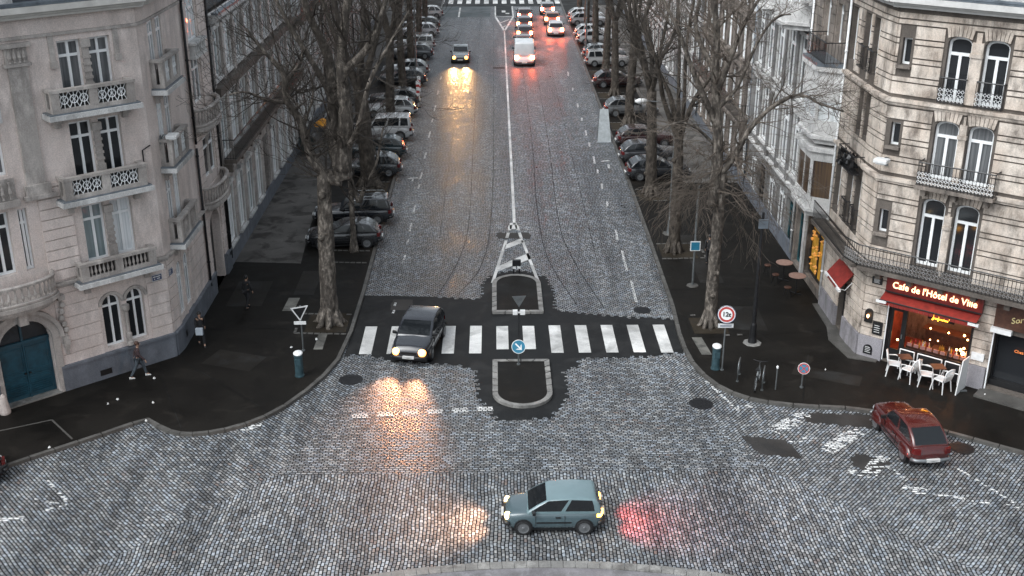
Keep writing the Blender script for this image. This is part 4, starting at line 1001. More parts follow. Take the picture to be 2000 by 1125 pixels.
for F,a,b in ((FR,-.6,LR),(FRc,-.1,FRc.L+.2),(FRs,-.3,FRs.L)): F.box(mb,a,b,-.2,.62,15.42,15.5); F.box(mb,a,b,.54,.66,15.501,15.58)
mb.build('gutter',M['zinc'],ch)
eR=FR.p(LR,-.3,0)
foot=[FRs.p(0,-.3,0)[:2],FR.p(-.3,-.3,0)[:2],eR[:2],(eR[0]+5,eR[1]+6),(27.6,50.1),FRs.p(FRs.L,-.3,0)[:2]]
mansard(ch,foot,15.5,2.6,1.1,M['slate'])
mb=MB(); foot2=[(15.95,46.0),(16.3,44.9),(eR[0]+.3,eR[1]+.7),(eR[0]+5,eR[1]+6),(27.6,50.0),(15.95,50.0)]
mb.prism(foot2,4.0,15.0); mb.prism([FR.p(4.9,-.62,0)[:2],(eR[0]-.2,eR[1]+.7),(eR[0]+5,eR[1]+6),(27.6,50.0),(15.95,50.0),(15.95,47.6),FR.p(4.9,-3.6,0)[:2]],.1,3.99); mb.build('wall_core',M['stoneRd'],ch)
# dormer ornaments above the cornice
mb=MB(); FR.box(mb,3.2,5.0,-.8,.25,15.5,16.4); FR.box(mb,3.1,3.3,.251,.5,15.5,16.2); FR.box(mb,4.85,5.05,.251,.5,15.5,16.2)
mb.build('dormer',M['whitewall'],ch)
# -------- cafe front: frames, door, big window, interior
mb=MB(); D=-.14
FR.box(mb,.72,.82,D-.05,D+.06,.22,3.05); FR.box(mb,1.42,1.52,D-.05,D+.06,.22,3.05); FR.box(mb,4.14,4.24,D-.05,D+.06,.22,3.05); FR.box(mb,.82,1.42,D-.05,D+.06,2.62,2.72); FR.box(mb,1.52,4.14,D-.05,D+.06,.22,.95)
FR.box(mb,1.52,4.14,D-.05,D+.06,2.85,3.05); FR.box(mb,3.35,3.40,D-.05,D+.05,.951,1.3); FR.box(mb,.82,1.42,D-.05,D+.05,2.721,3.05)
cf=mb.build('shopfront',M['black'],ch,label='black cafe shopfront with a large lit window')
mb=MB(); mb.quad(FR.p(1.52,D,.95),FR.p(4.14,D,.95),FR.p(4.14,D,2.85),FR.p(1.52,D,2.85)); mb.build('shop_window',M['clear'],cf)
dr=MB(); FR.box(dr,.83,.93,D-.03,D+.03,.24,2.6); FR.box(dr,1.31,1.41,D-.03,D+.03,.24,2.6); FR.box(dr,.93,1.31,D-.03,D+.03,.24,.75); FR.box(dr,.93,1.31,D-.03,D+.03,2.5,2.6)
dr_=dr.build('cafe_door',M['black'],ch); mb=MB(); mb.quad(FR.p(.93,D,.75),FR.p(1.31,D,.75),FR.p(1.31,D,2.5),FR.p(.93,D,2.5)); mb.build('pane',M['clear'],dr_)
mb=MB(); FR.box(mb,1.36,1.4,D+.031,D+.07,1.3,1.5); mb.build('handle',M['steel'],dr_)
mb=MB(); FR.box(mb,.70,.74,.01,.05,.2,2.75); FR.box(mb,5.02,5.07,.01,.05,.2,2.75); mb.build('door_trim',M['white'],ch)
mb=MB(); I=-3.4
mb.quad(FR.p(.5,I,.2),FR.p(4.6,I,.2),FR.p(4.6,I,3.9),FR.p(.5,I,3.9)); mb.quad(FR.p(.5,I,.2),FR.p(4.6,I,.2),FR.p(4.6,-.27,.2),FR.p(.5,-.27,.2)); mb.quad(FR.p(.5,I,3.6),FR.p(4.6,I,3.6),FR.p(4.6,-.27,3.6),FR.p(.5,-.27,3.6))
mb.quad(FR.p(.5,I,.2),FR.p(.5,-.27,.2),FR.p(.5,-.27,3.6),FR.p(.5,I,3.6)); mb.quad(FR.p(4.6,I,.2),FR.p(4.6,-.27,.2),FR.p(4.6,-.27,3.6),FR.p(4.6,I,3.6))
mb.build('room',M['inner'],ch)
mb=MB(); FR.box(mb,1.8,4.2,-2.2,-1.8,.2,1.3,0); FR.box(mb,1.7,4.3,-2.3,-1.7,1.3,1.36,0); FR.box(mb,1.55,4.1,-.75,-.3,.9,1.0,0)
for k in range(4): FR.box(mb,1.8+k*.65,2.2+k*.65,-1.2,-.85,.2,.95,0)
mb.build('counter',M['wood'],ch)
mb=MB()
for k in range(26):
    s_=1.7+rnd.random()*2.4; d=-.4-rnd.random()*.3; z_=1.0; mb.lathe(FR.p(s_,d,z_),(0,0,1),[(0,.03),(.14,.035),(.2,.012),(.26,.012)],6,rnd.choice((0,1,2)))
for k in range(9): FR.box(mb,1.6+k*.28,1.8+k*.28,-.32,-.28,.99,1.14,3)
mb.build('bottles',[M['gold'],M['signred'],M['signwhite'],simple('menu_cards',(.5,.25,.22),.7,0,.3,5)],ch)
mb=MB()
for s_,d,z_,r_ in ((3.85,-.5,1.2,.09),(3.75,-.45,1.35,.06),(3.55,-.6,1.25,.05),(3.9,-.35,1.5,.05),(3.95,-.5,1.85,.04),(3.8,-.5,2.0,.05),(1.1,-1.2,1.0,.07),(1.0,-.8,.9,.05),(2.1,-1.5,1.5,.04),(2.9,-1.4,1.55,.04),(2.3,-1.0,1.2,.03),(2.6,-1.1,1.2,.03),(3.0,-1.6,2.2,.06),(2.0,-2.0,2.6,.06)):
    mb.lathe(FR.p(s_,d,z_),(0,0,1),[(-r_,.01),(-r_*.7,r_*.7),(0,r_),(r_*.7,r_*.7),(r_,.01)],8)
mb.build('lamps',M['lampwarm'],ch)
# right hand dark shopfront
mb=MB(); FR.box(mb,5.06,8.29,-.6,-.52,.3,2.74,0); FR.box(mb,5.06,8.29,-.5,-.25,.1,.55,1); FR.box(mb,5.06,5.14,-.519,-.4,.551,2.74,1); FR.box(mb,6.6,6.7,-.519,-.4,.551,2.74,1)
mb.build('dark_shopfront',[M['glass'],M['black']],ch)
mb=MB(); FR.box(mb,5.0,8.3,.06,.14,3.0,4.1); sg=mb.build('fascia',M['wood'],ch)
def text(body_,size,name,mat,loc,rot,extr=.012,parent=None,bold=0,shear=0,sx=1,**kw):
    c=bpy.data.curves.new(name,'FONT'); c.body=body_; c.size=size; c.extrude=extr; c.align_x='CENTER'; c.align_y='CENTER'; c.offset=bold; c.shear=shear; c.resolution_u=3
    o=bpy.data.objects.new(name,c); COL.objects.link(o); bpy.context.view_layer.update()
    me=bpy.data.meshes.new_from_object(o.evaluated_get(bpy.context.evaluated_depsgraph_get())); bpy.data.objects.remove(o); bpy.data.curves.remove(c)
    me.name=name; me.materials.clear(); me.materials.append(mat)
    q=bpy.data.objects.new(name,me); COL.objects.link(q)
    q.scale=(sx,1,1)
    if parent is not None: q.parent=parent; loc=Vector(loc)-parent.location
    q.location=loc; q.rotation_euler=rot
    return q
def face_rot(F):  # text standing upright, facing along F.n
    return (math.pi/2,0,math.atan2(F.n.y,F.n.x)+math.pi/2)
sf=empty('cafe_sign',FR.p(2.5,.3,3.6),0,'dark red fascia sign with glowing Gothic letters above the cafe window','sign')
mb=MB(); FR.box(mb,.6,4.55,.2,.34,3.48,4.12,0); 
for q in ((.6,4.55,4.12,4.16),(.6,4.55,3.44,3.48)): FR.box(mb,q[0],q[1],.2,.40,q[2],q[3],1)
mb.build('sign_board',[M['red_board'],M['black']],sf)
text("Café de l'Hôtel de Ville",.40,'letters',M['neon'],FR.p(2.62,.41,3.80),face_rot(FR),.02,sf,bold=.002,sx=.92)
ps=empty('window_neon_sign',FR.p(2.75,-.24,2.6),0,'amber glowing lettering inside the upper part of the cafe window','sign')
text("Jupiler",.27,'letters',M['neony'],FR.p(2.85,-.22,2.60),face_rot(FR),.015,ps,bold=.01)
mb=MB(); FR.box(mb,2.3,3.4,-.27,-.245,2.46,2.75); mb.build('backing',M['black'],ps)
rs=empty('script_sign',FR.p(6.0,.2,3.4),0,'slanting pale yellow script lettering on the dark fascia right of the cafe','sign')
text("Sorel",.34,'letters',simple('pale_yellow_letters',(.7,.6,.3),.5,0,.1,4),FR.p(5.95,.16,3.5),face_rot(FR),.012,rs,shear=.3).rotation_euler.rotate_axis('Z',.35)
mb=MB(); FR.box(mb,5.9,6.0,.142,.15,3.4,3.45); mb.build('stud',M['gold'],rs)
mb=MB(); FR.box(mb,4.95,5.75,.06,.3,2.8,3.0); mb.build('strip_light',M['signwhite'],None,origin=FR.p(5.3,.1,2.8),label='white strip light box over the dark shop doorway right of the cafe',cat='light fitting')
ov=text("Chez",.17,'window_lettering',simple('dim_orange_letters',(.5,.16,.05),.5,0,.2,5,emit=(.9,.25,.06),es=.5),FR.p(6.0,-.38,1.95),face_rot(FR),.01); tag(ov,'dim orange lettering in the dark shop doorway right of the cafe','sign')
# awnings
def awning(F,s0,s1,z1,z0,d,lab,bar=True):
    r=empty('awning',F.p((s0+s1)/2,0,z1),0,lab,'awning')
    mb=MB(); n=1
    P=F.p
    mb.hexa([P(s0,.07,z1-.03),P(s1,.07,z1-.03),P(s1,d,z0-.03),P(s0,d,z0-.03),P(s0,.07,z1),P(s1,.07,z1),P(s1,d,z0),P(s0,d,z0)])
    k=int((s1-s0)/.2)
    for i in range(k):
        a=s0+(s1-s0)*i/k; b=s0+(s1-s0)*(i+1)/k; mb.quad(P(a,d+.003,z0-.02),P(b,d+.003,z0-.02),P(b-.01,d+.006,z0-.2),P(a+.01,d+.006,z0-.2))
    mb.build('canvas',M['red_canvas'],r)
    mb=MB(); mb.tube([P(s0-.02,d,z0-.02),P(s1+.02,d,z0-.02)],.035,6)
    for s_ in (s0+.1,s1-.1): mb.tube([P(s_,.06,z1-.45),P(s_,d*.55,z0-.12),P(s_,d,z0-.03)],.02,5)
    mb.build('frame',M['signwhite'] if bar else M['black'],r)
    mb=MB(); F.box(mb,s0-.12,s0+.3,d-.03,d+.08,z0-.12,z0-.02); F.box(mb,s1-.3,s1+.12,d-.03,d+.08,z0-.12,z0-.02); mb.build('end_cap',M['signwhite'],r)
awning(FR,.55,4.5,3.42,3.18,.75,'dark red awning over the cafe window, beneath the lit letters',False)
awning(FRs,-.1,1.95,3.4,2.72,.62,'red canvas awning over the side door of the cafe')
# boards on the corner pier
def wallsign(F,s,z,w,h,mat,lab,cat='sign',name='menu_board',arch=False,extra=None):
    r=empty(name,F.p(s,0,z),0,lab,cat)
    mb=MB()
    if arch:
        pts=[(s-w/2,z),(s+w/2,z)]+[(s+w/2*math.cos(a),z+h-w/2+w/2*math.sin(a)) for a in [math.pi*k/10 for k in range(11)]]
        f=[F.p(a,.15,b) for a,b in pts]; bk=[F.p(a,.06,b) for a,b in pts]; mb.poly(f); mb.poly(bk[::-1])
        for i in range(len(pts)): j=(i+1)%len(pts); mb.quad(f[i],f[j],bk[j],bk[i])
    else: F.box(mb,s-w/2,s+w/2,.06,.13,z,z+h)
    mb.build('board',mat,r)
    mb=MB()
    if extra=='bulb': mb.lathe(F.p(s,.2,z+h*.5),(0,0,1),[(-.07,.02),(0,.05),(.06,.04),(.08,.01)],8); 
    else:
        for k in range(4): F.box(mb,s-w*.3,s+w*(.3-.08*(k%2)),.131 if not arch else .151,.137 if not arch else .156,z+h*(.2+.17*k),z+h*(.2+.17*k)+.02)
    mb.build('lettering',M['signwhite'] if extra!='bulb' else M['lampwarm'],r)
wallsign(FR,-.05,1.75,.34,.62,M['black'],'small black arched board with a lamp on the pier left of the cafe door',arch=True,extra='bulb')
wallsign(FR,.38,1.28,.42,.58,M['black'],'square black menu board just left of the cafe door')
wallsign(FR,.1,.3,.4,.45,M['iron'],'round-topped black plaque low on the pier left of the cafe',arch=True)
wallsign(FR,.12,3.55,.42,.3,M['black'],'small dark plate high on the pier left of the cafe sign')
wallsign(FR,4.6,1.35,.5,.32,M['signwhite'],'white notice plate on the pier right of the cafe window')
wall_lamp(FR,-.15,8.9,'pale floodlight on a bracket on the right corner building, beside its balcony',.6)
downpipe(FRs,ch,4.25,.6,15,M['white'],.055)
# stone footing
mb=MB(); pts=[FRs.p(4.3,.0,0)[:2],FRs.p(0,.0,0)[:2],FRc.p(FRc.L,0,0)[:2],FR.p(.6,0,0)[:2],FR.p(.6,.35,0)[:2],FR.p(-.5,.7,0)[:2],FRs.p(.2,.75,0)[:2],FRs.p(1.6,.45,0)[:2],FRs.p(4.3,.4,0)[:2]]
a=sum(pts[i][0]*pts[(i+1)%len(pts)][1]-pts[(i+1)%len(pts)][0]*pts[i][1] for i in range(len(pts)))
mb.prism(pts if a>0 else pts[::-1],.1,.16); mb.build('footing',M['kerb'],ch); mb=MB(); FR.box(mb,4.9,9,.01,.9,.1,.2); mb.build('doorstep',M['kerb'],ch)
# ============================================================ bay window house
bh=empty('bay_window_house',(19.0,53,.12),0,'narrow dark house with a white bay window above a golden shop window','house','houses along the avenue')
FB=Fac((15.62,50.12),(15.62,55.98)); LB=5.86
bops=[OP(.5,3.3,.55,3.55,depth=.3),OP(3.9,5.5,.3,3.2,depth=.3),OP(4.7,5.4,5.2,7.6),OP(4.7,5.4,8.6,10.8),OP(1.2,2.2,12.2,14.0),OP(3.2,4.2,12.2,14.0)]
mb=MB(); wall_face(FB,mb,0,LB,.1,15.0,bops); courses(FB,mb,.02,LB,4.6,14.6,bops+[OP(.4,4.3,4.4,11.9)],.42,.045,.05,mar=.12); mb.build('wall',M['stoneRd'],bh)
body(bh,[(16.0,50.15),(27.6,50.15),(27.6,55.95),(16.0,55.95)],.1,15.0,M['stoneRd'])
mansard(bh,[(15.9,50.15),(27.6,50.15),(27.6,55.95),(15.9,55.95)],15.5,2.4,1.1,M['slate'])
mb=MB(); zz=14.95
for d,h in ((.25,.12),(.4,.12),(.66,.22)): FB.box(mb,.01,LB-.01,.004,d,zz,zz+h-.002); zz+=h
FB.box(mb,.01,LB-.01,.004,.25,3.9,4.25); mb.build('cornice',M['whitewall'],bh)
def bay(F,s0,s1,z0,z1,d,can,mat,wz0,wz1,pane,lab,pn='bay_window'):
    """canted bay: front from s0+can to s1-can at depth d"""
    P=[(s0,0),(s0+can,d),(s1-can,d),(s1,0)]
    mb=MB()
    def ring(za,zb,g): 
        q=[(s0-g,.003),(s0+can-g*.4,d+g),(s1-can+g*.4,d+g),(s1+g,.003)]
        pp=[F.p(a,b,0)[:2] for a,b in q]; a_=sum(pp[i][0]*pp[(i+1)%4][1]-pp[(i+1)%4][0]*pp[i][1] for i in range(4)); 
        mb.prism(pp if a_>0 else pp[::-1],za,zb)
    ring(z0,wz0,0); ring(wz1,z1,0); ring(z0-.15,z0-.001,.14); ring(z0-.4,z0-.151,-.1); ring(z1+.001,z1+.2,.16)
    segs=[(P[0],P[1]),(P[1],P[2]),(P[2],P[3])]
    for (a,b) in segs:
        G_=Fac(F.p(a[0],a[1],0)[:2],F.p(b[0],b[1],0)[:2],toward=F.p((s0+s1)/2,20,0)[:2])
        w=.12; G_.box(mb,0,w,-.14,0,wz0+.001,wz1-.001); G_.box(mb,G_.L-w,G_.L,-.14,0,wz0+.001,wz1-.001)
        G_.box(mb,w,G_.L-w,-.12,-.02,wz0+.001,wz0+.1); G_.box(mb,w,G_.L-w,-.12,-.02,wz1-.1,wz1-.001)
        G_.box(mb,G_.L/2-.03,G_.L/2+.03,-.1,-.03,wz0+.1,wz1-.1) if G_.L>1.2 and pane is not M['gold'] else None
    b_=mb.build(pn,mat,bh,label=lab)
    pm=MB()
    for (a,b) in segs:
        G_=Fac(F.p(a[0],a[1],0)[:2],F.p(b[0],b[1],0)[:2],toward=F.p((s0+s1)/2,20,0)[:2]); pm.quad(G_.p(.1,-.07,wz0),G_.p(G_.L-.1,-.07,wz0),G_.p(G_.L-.1,-.07,wz1),G_.p(.1,-.07,wz1))
    pm.build('pane',pane,b_); return b_
brownglass=curtainglass('brown_bay_glass',(.045,.022,.01),(.10,.055,.02))  # plain brown tone of the bay glass
bay(FB,.06,3.7,8.25,11.2,.98,.62,M['whitewall'],8.85,9.9,M['glassw'],'white upper bay with ornamental panel')
bay(FB,.06,3.7,4.75,7.5,.95,.62,M['whitewall'],5.2,7.15,brownglass,'lower bay with brown glass and white frame')
mb=MB(); 
q=[FB.p(a,b,0)[:2] for a,b in ((.0,.003),(.6,1.15),(3.1,1.15),(3.85,.003))]; mb.prism(q if sum(q[i][0]*q[(i+1)%4][1]-q[(i+1)%4][0]*q[i][1] for i in range(4))>0 else q[::-1],11.42,11.55); mb.build('bay_roof',M['zinc'],bh)
mb=MB(); iron_railing(FB,mb,.3,3.4,.9,11.55,12.5,lat=False); mb.build('railing',M['black'],bh)
window(FB,bh,bops[0],frame=M['black'],pane=M['gold'],mull=(.5,),fw=.12,transom=.75,name='gold_shop_window')
window(FB,bh,bops[1],frame=M['tealshop'],pane=M['glass'],mull=(),fw=.14,name='shop_door')
for o in bops[2:]: window(FB,bh,o,transom=.75)
mb=MB(); FB.box(mb,3.42,3.78,.003,.12,.12,4.25); mb.build('pilaster',M['whitewall'],bh)
mb=MB()
for k in range(34): 
    p=FB.p(.7+rnd.random()*2.4,-.2,.9+rnd.random()*2.0); mb.lathe(p,(0,0,1),[(-.06,.02),(0,.07+rnd.random()*.04),(.06,.02)],6,0)
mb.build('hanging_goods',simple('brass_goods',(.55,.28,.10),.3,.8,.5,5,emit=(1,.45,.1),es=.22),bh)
downpipe(FB,bh,5.75,.6,15,M['white'],.05)
# white gallery of the next house
FW=Fac((15.7,56.0),(15.7,68.0)); bhs=bh; bh=[o for o in bpy.data.objects if o.get('label','').startswith('whitewashed house with pil')][0]
bay(FW,.3,4.0,12.4,14.6,1.3,.8,M['whitewall'],13.3,14.3,M['glassw'],'white gallery bay under the roof')
bay(FW,5.5,9.0,12.4,14.6,1.1,.8,M['whitewall'],13.3,14.3,M['glassw'],'white gallery bay under the roof')
bh=bhs
# the row across the far end of the avenue, beyond the crossing street, closes the view on both sides
mb=MB()
# ============================================================ trees
def limb(mb,pts,r0,r1,k=10,n=5,rng=None,rough=.0):
    """smooth tube through control points"""
    P=[Vector(p) for p in pts]; Q=[P[0]]+P+[P[-1]]; out=[]
    for i in range(1,len(Q)-2):
        for j in range(n):
            t=j/n; out.append(.5*((2*Q[i])+(-Q[i-1]+Q[i+1])*t+(2*Q[i-1]-5*Q[i]+4*Q[i+1]-Q[i+2])*t*t+(-Q[i-1]+3*Q[i]-3*Q[i+1]+Q[i+2])*t**3))
    out.append(P[-1]); N_=len(out)
    rad=[r0+(r1-r0)*(i/(N_-1))**.85 for i in range(N_)]
    if rough and rng: rad=[r*(1+rng.uniform(-rough,rough)) for r in rad]
    mb.tube(out,rad,k); return out,rad
def twiggy(mb,p,d,L,r,lvl,rng,droop=0.0,k=4,nseg=4,spread=.6,kids=(2,4),minr=.006,shrink=.72,upb=.10):
    pts=[p.copy()]; rad=[r]; dd=d.copy()
    for i in range(nseg):
        dd=(dd+Vector((rng.gauss(0,.17),rng.gauss(0,.17),rng.gauss(0,.13)+upb-droop))).normalized()
        p=p+dd*(L/nseg); pts.append(p.copy()); rad.append(max(minr,r*(1-(i+1)/nseg*.55)))
    mb.tube(pts,rad,k if r>.02 else 3,cap=False)
    if lvl<=0: return
    n=rng.randint(*kids)
    for q in range(n):
        i=rng.randint(1,nseg) if q else nseg
        base=pts[i]; ax=Vector((rng.gauss(0,1),rng.gauss(0,1),rng.gauss(0,1))).normalized()
        nd=(dd+ax*spread).normalized()
        twiggy(mb,base,nd,L*shrink*rng.uniform(.7,1.15),max(minr,rad[i]*.7),lvl-1,rng,droop*1.15,k,nseg if lvl>1 else 3,spread,kids,minr,shrink,upb)
def make_tree(x,y,h,r,seed,label,group,forkz=6.5,limbs=5,crown=4.6,lean=(0,0),dense=1.0,hand=None,droopy=0,mat=None,tw=None,lvl=3):
    rng=random.Random(seed); mat=mat or M['bark']
    root=empty('plane_tree',(x,y,.12),0,label,'tree',group)
    tb=MB(); cb=MB(); wb=MB()
    def PT(dx,dy,z): return Vector((x+dx,y+dy,z))
    base=[PT(0,0,.05),PT(.02,0,.5),PT(lean[0]*.15,lean[1]*.15,forkz*.3),PT(lean[0]*.5,lean[1]*.5,forkz*.65),PT(lean[0],lean[1],forkz)]
    o,ra=limb(tb,base,r,r*.66,14,6,rng,.06)
    # root flare
    for a in range(7):
        t=a/7*6.28+rng.random()*.5; tb.tube([PT(math.cos(t)*r*1.7,math.sin(t)*r*1.7,.02),PT(math.cos(t)*r*1.1,math.sin(t)*r*1.1,.22),PT(math.cos(t)*r*.55,math.sin(t)*r*.55,.9)],[r*.22,r*.36,r*.3],6)
    # knots
    for a in range(5):
        z=rng.uniform(1.5,forkz); t=rng.random()*6.28; tb.lathe(PT(lean[0]*z/forkz+math.cos(t)*r*.72,lean[1]*z/forkz+math.sin(t)*r*.72,z),(math.cos(t),math.sin(t),.1),[(-.05,r*.42),(.07,r*.32),(.13,r*.14)],8)
    top=o[-1]; starts=[]
    if hand:
        for pts,r0,r1 in hand:
            oo,rr=limb(cb,pts,r0,r1,8,6,rng,.08)
            for i in range(3,len(oo)): starts.append((oo[i],(oo[i]-oo[i-1]).normalized(),rr[i]))
    else:
        for q in range(limbs):
            a=q/limbs*6.28+rng.uniform(-.5,.5); up=rng.uniform(.75,1.25); out=rng.uniform(.5,1.1)*crown*.42
            H=h-forkz
            p=[top-Vector((0,0,.25)),top+Vector((math.cos(a)*out*.5,math.sin(a)*out*.5,H*.22)),top+Vector((math.cos(a)*out*(1.0)+rng.uniform(-.4,.4),math.sin(a)*out+rng.uniform(-.4,.4),H*.52*up)),top+Vector((math.cos(a)*out*1.35+rng.uniform(-.6,.6),math.sin(a)*out*1.35+rng.uniform(-.6,.6),H*.88*up))]
            oo,rr=limb(cb,p,r*.46*rng.uniform(.8,1.1),r*.12,8,5,rng,.07)
            for i in range(4,len(oo)): starts.append((oo[i],(oo[i]-oo[i-1]).normalized(),rr[i]))
    for (p,d,rr) in starts:
        nb=2 if rng.random()<.75*dense else 1
        if rng.random()>dense: continue
        for _ in range(nb):
            ax=Vector((rng.gauss(0,1),rng.gauss(0,1),rng.gauss(0,.6))).normalized()
            nd=(d*.55+ax*.85).normalized()
            twiggy(wb,p,nd,crown*rng.uniform(.30,.5),max(.02,min(.055,rr*.42)),lvl,rng,droopy,upb=.08)
    if droopy:
        for q in range(0 if droopy<.025 else 48):
            z=rng.uniform(forkz*.78,forkz*1.2); a=rng.random()*6.28
            p=PT(lean[0],lean[1],z)
            twiggy(wb,p,Vector((math.cos(a),math.sin(a),rng.uniform(-.15,.35))).normalized(),rng.uniform(1.2,2.3),.024,3,rng,.10,upb=0,kids=(2,4))
    tb.build('trunk',mat,root,smooth=True); cb.build('branches',mat,root,smooth=True)
    wb.build('crown',tw or M['twig'],root,kind='stuff')
    return root
GL='bare plane trees along the avenue'
Y=48.2
hand=[([at(668,352,Y),at(640,345,Y),at(608,305,Y-.1),at(588,240,Y-.3),at(560,195,Y-.6),at(553,142,Y-1.0),at(515,100,Y-1.4),at(480,55,Y-1.7)],.30,.05),
 ([at(672,350,Y),at(652,270,Y+.2),at(650,190,Y+.3),at(640,110,Y+.5),at(600,20,Y+.2),at(585,-60,Y)],.40,.10),
 ([at(668,330,Y),at(676,240,Y-.2),at(668,140,Y-.3),at(672,50,Y-.2),at(690,-60,Y)],.42,.12),
 ([at(670,300,Y),at(700,250,Y-.8),at(722,160,Y-1.2),at(765,80,Y-1.4),at(800,20,Y-1.2)],.16,.04),
 ([at(650,190,Y+.3),at(615,130,Y-.4),at(560,40,Y-.9),at(520,-40,Y-1)],.18,.05),
 ([at(672,140,Y-.3),at(720,90,Y-.6),at(748,20,Y-.4),at(770,-60,Y)],.2,.06),
 ([at(555,200,Y-.6),at(520,195,Y-1.2),at(480,180,Y-1.8),at(448,185,Y-2.2)],.09,.03),
 ([at(560,160,Y-.7),at(590,110,Y-.5),at(580,50,Y-.3)],.1,.03),
 ([at(608,305,Y-.1),at(595,250,Y+.6),at(612,180,Y+1.2),at(598,120,Y+1.4)],.09,.03)]
T1=make_tree(-7.65,48.2,15,.47,11,'largest bare plane tree on the left pavement, mottled trunk forking into thick limbs',GL,7.3,hand=hand,crown=4.2,dense=.58,lean=(0.15,0),mat=M['bark'])
# slim forked tree behind it
Y=57.7
hand=[([at(700,395,Y),at(690,365,Y),at(680,320,Y),at(672,260,Y)],.13,.05),([at(702,395,Y),at(715,360,Y),at(735,320,Y),at(748,250,Y)],.14,.04)]
make_tree(-7.6,57.7,9,.19,12,'slim forked tree between the largest left plane tree and the parked black estate car',GL,4.6,hand=hand,crown=2.4,dense=.8,mat=M['bark'],lvl=2)
specs=[(-7.95,69.3,15,.62,21,'thick leaning plane tree on the left verge just behind the black estate car',6.5),(-7.9,85.0,15.5,.42,22,'bare plane tree on the left verge by the white off-road car',6.8),(-7.8,96.5,15,.4,23,'bare plane tree on the left verge by the sixth parked car',6.4),
 (-7.9,108.5,15,.4,24,'bare plane tree on the left verge level with the oncoming silver car',6.4),(-7.9,121,15,.38,25,'bare plane tree on the left verge, second from the far crossing',6.2),(-7.9,133,15,.38,26,'bare plane tree on the left verge nearest the far crossing',6.2)]
for x,y,h,r,sd,lab,fz in specs: make_tree(x,y,h,r,sd,lab,GL,fz,5,4.2,dense=.5 if y<100 else .45,mat=M['bark2'],lvl=3 if y<80 else 2,lean=(rnd.uniform(-.3,.3),rnd.uniform(-.3,.3)))
Y=47.6
hand=[([at(1392,400,Y),at(1400,330,Y),at(1402,250,Y),at(1396,150,Y),at(1400,60,Y),at(1385,-50,Y)],.30,.10),
 ([at(1404,345,Y),at(1432,310,Y-.2),at(1462,256,Y-.5),at(1500,215,Y-.8),at(1523,199,Y-1.0),at(1550,187,Y-1.2),at(1575,188,Y-1.4),at(1600,202,Y-1.6),at(1648,218,Y-2.0)],.15,.035),
 ([at(1402,250,Y),at(1375,190,Y-.3),at(1350,130,Y-.6),at(1325,60,Y-.5),at(1290,-10,Y)],.17,.05),
 ([at(1400,180,Y),at(1428,110,Y-.3),at(1452,50,Y-.3),at(1500,-30,Y-.2)],.17,.05),
 ([at(1404,210,Y),at(1440,170,Y-.6),at(1480,82,Y-1.2),at(1515,35,Y-1.6),at(1545,28,Y-1.9)],.10,.03),
 ([at(1396,140,Y),at(1360,60,Y+.5),at(1370,-20,Y+.5)],.14,.05),
 ([at(1402,290,Y),at(1360,250,Y-.4),at(1320,240,Y-.8),at(1285,262,Y-1.1)],.08,.02)]
make_tree(9.83,47.64,15,.34,31,'nearest bare tree on the right pavement, mottled trunk beside the round weight limit sign',GL,7.4,hand=hand,crown=3.4,dense=.5,droopy=.03,lean=(0.1,0),tw=simple('brown_twigs',(.10,.08,.064),.8,0,.35,3))
specs=[(9.62,57.4,15,.36,32,'brown-barked bare tree behind the blue square sign on the right verge',6.6),(9.66,67.4,15,.42,33,'stout bare tree beside the first parked dark car on the right verge',6.6),(10.2,84.7,15.5,.42,34,'bare tree beside the pale leaning board on the right verge',6.6),
 (10.2,95.2,15,.4,35,'fourth bare tree up the right verge, close behind another trunk',6.4),(10.3,104.5,15,.4,36,'bare tree level with the white van on the right verge',6.4),(10.3,116,15,.4,37,'bare tree level with the car in the outer queue on the right verge',6.2),(10.3,128,15,.38,38,'bare tree on the right verge, second from the far crossing',6.2),(10.3,139,15,.38,39,'bare tree on the right verge nearest the far crossing',6.2)]
for x,y,h,r,sd,lab,fz in specs: make_tree(x,y,h,r,sd,lab,GL,fz,5,4.2,dense=.5 if y<100 else .45,mat=M['bark2'],lvl=3 if y<70 else 2,tw=M['twig'],lean=(rnd.uniform(-.2,.3),rnd.uniform(-.3,.3)),droopy=.02 if y<60 else 0)
# ============================================================ cars
CARPAINT={}
def paint(c,rough=.25):
    if c not in CARPAINT:
        m=simple('car_paint',c,rough,.0,.06,2,spec=.5,coat=1.0); m.node_tree.nodes['Principled BSDF'].inputs['Coat Roughness'].default_value=.06; CARPAINT[c]=m
    return CARPAINT[c]
M['carglass']=glassm('car_glass',(.012,.014,.016),.05)
M['chrome']=simple('wheel_rim',(.16,.165,.17),.35,.3,.1,9)
M['headoff']=simple('unlit_headlamp',(.5,.52,.54),.15,.3,0,1)
M['tailoff']=simple('unlit_tail_lamp',(.10,.006,.006),.2,0,0,1)
M['headon']=simple('lit_headlamp',(1,.8,.5),.4,0,0,1,emit=(1,.36,.06),es=4)
M['headamb']=simple('lit_amber_headlamp',(1,.8,.4),.4,0,0,1,emit=(1,.68,.25),es=7)
M['tailon']=simple('lit_tail_lamp',(1,.1,.05),.4,0,0,1,emit=(1,.16,.06),es=60)
M['tailamb']=simple('lit_amber_tail',(1,.5,.1),.4,0,0,1,emit=(1,.45,.06),es=7)
M['plate']=simple('number_plate',(.6,.6,.58),.5,0,.1,20)
def hexpow(a,n): return math.copysign(abs(a)**n,a)
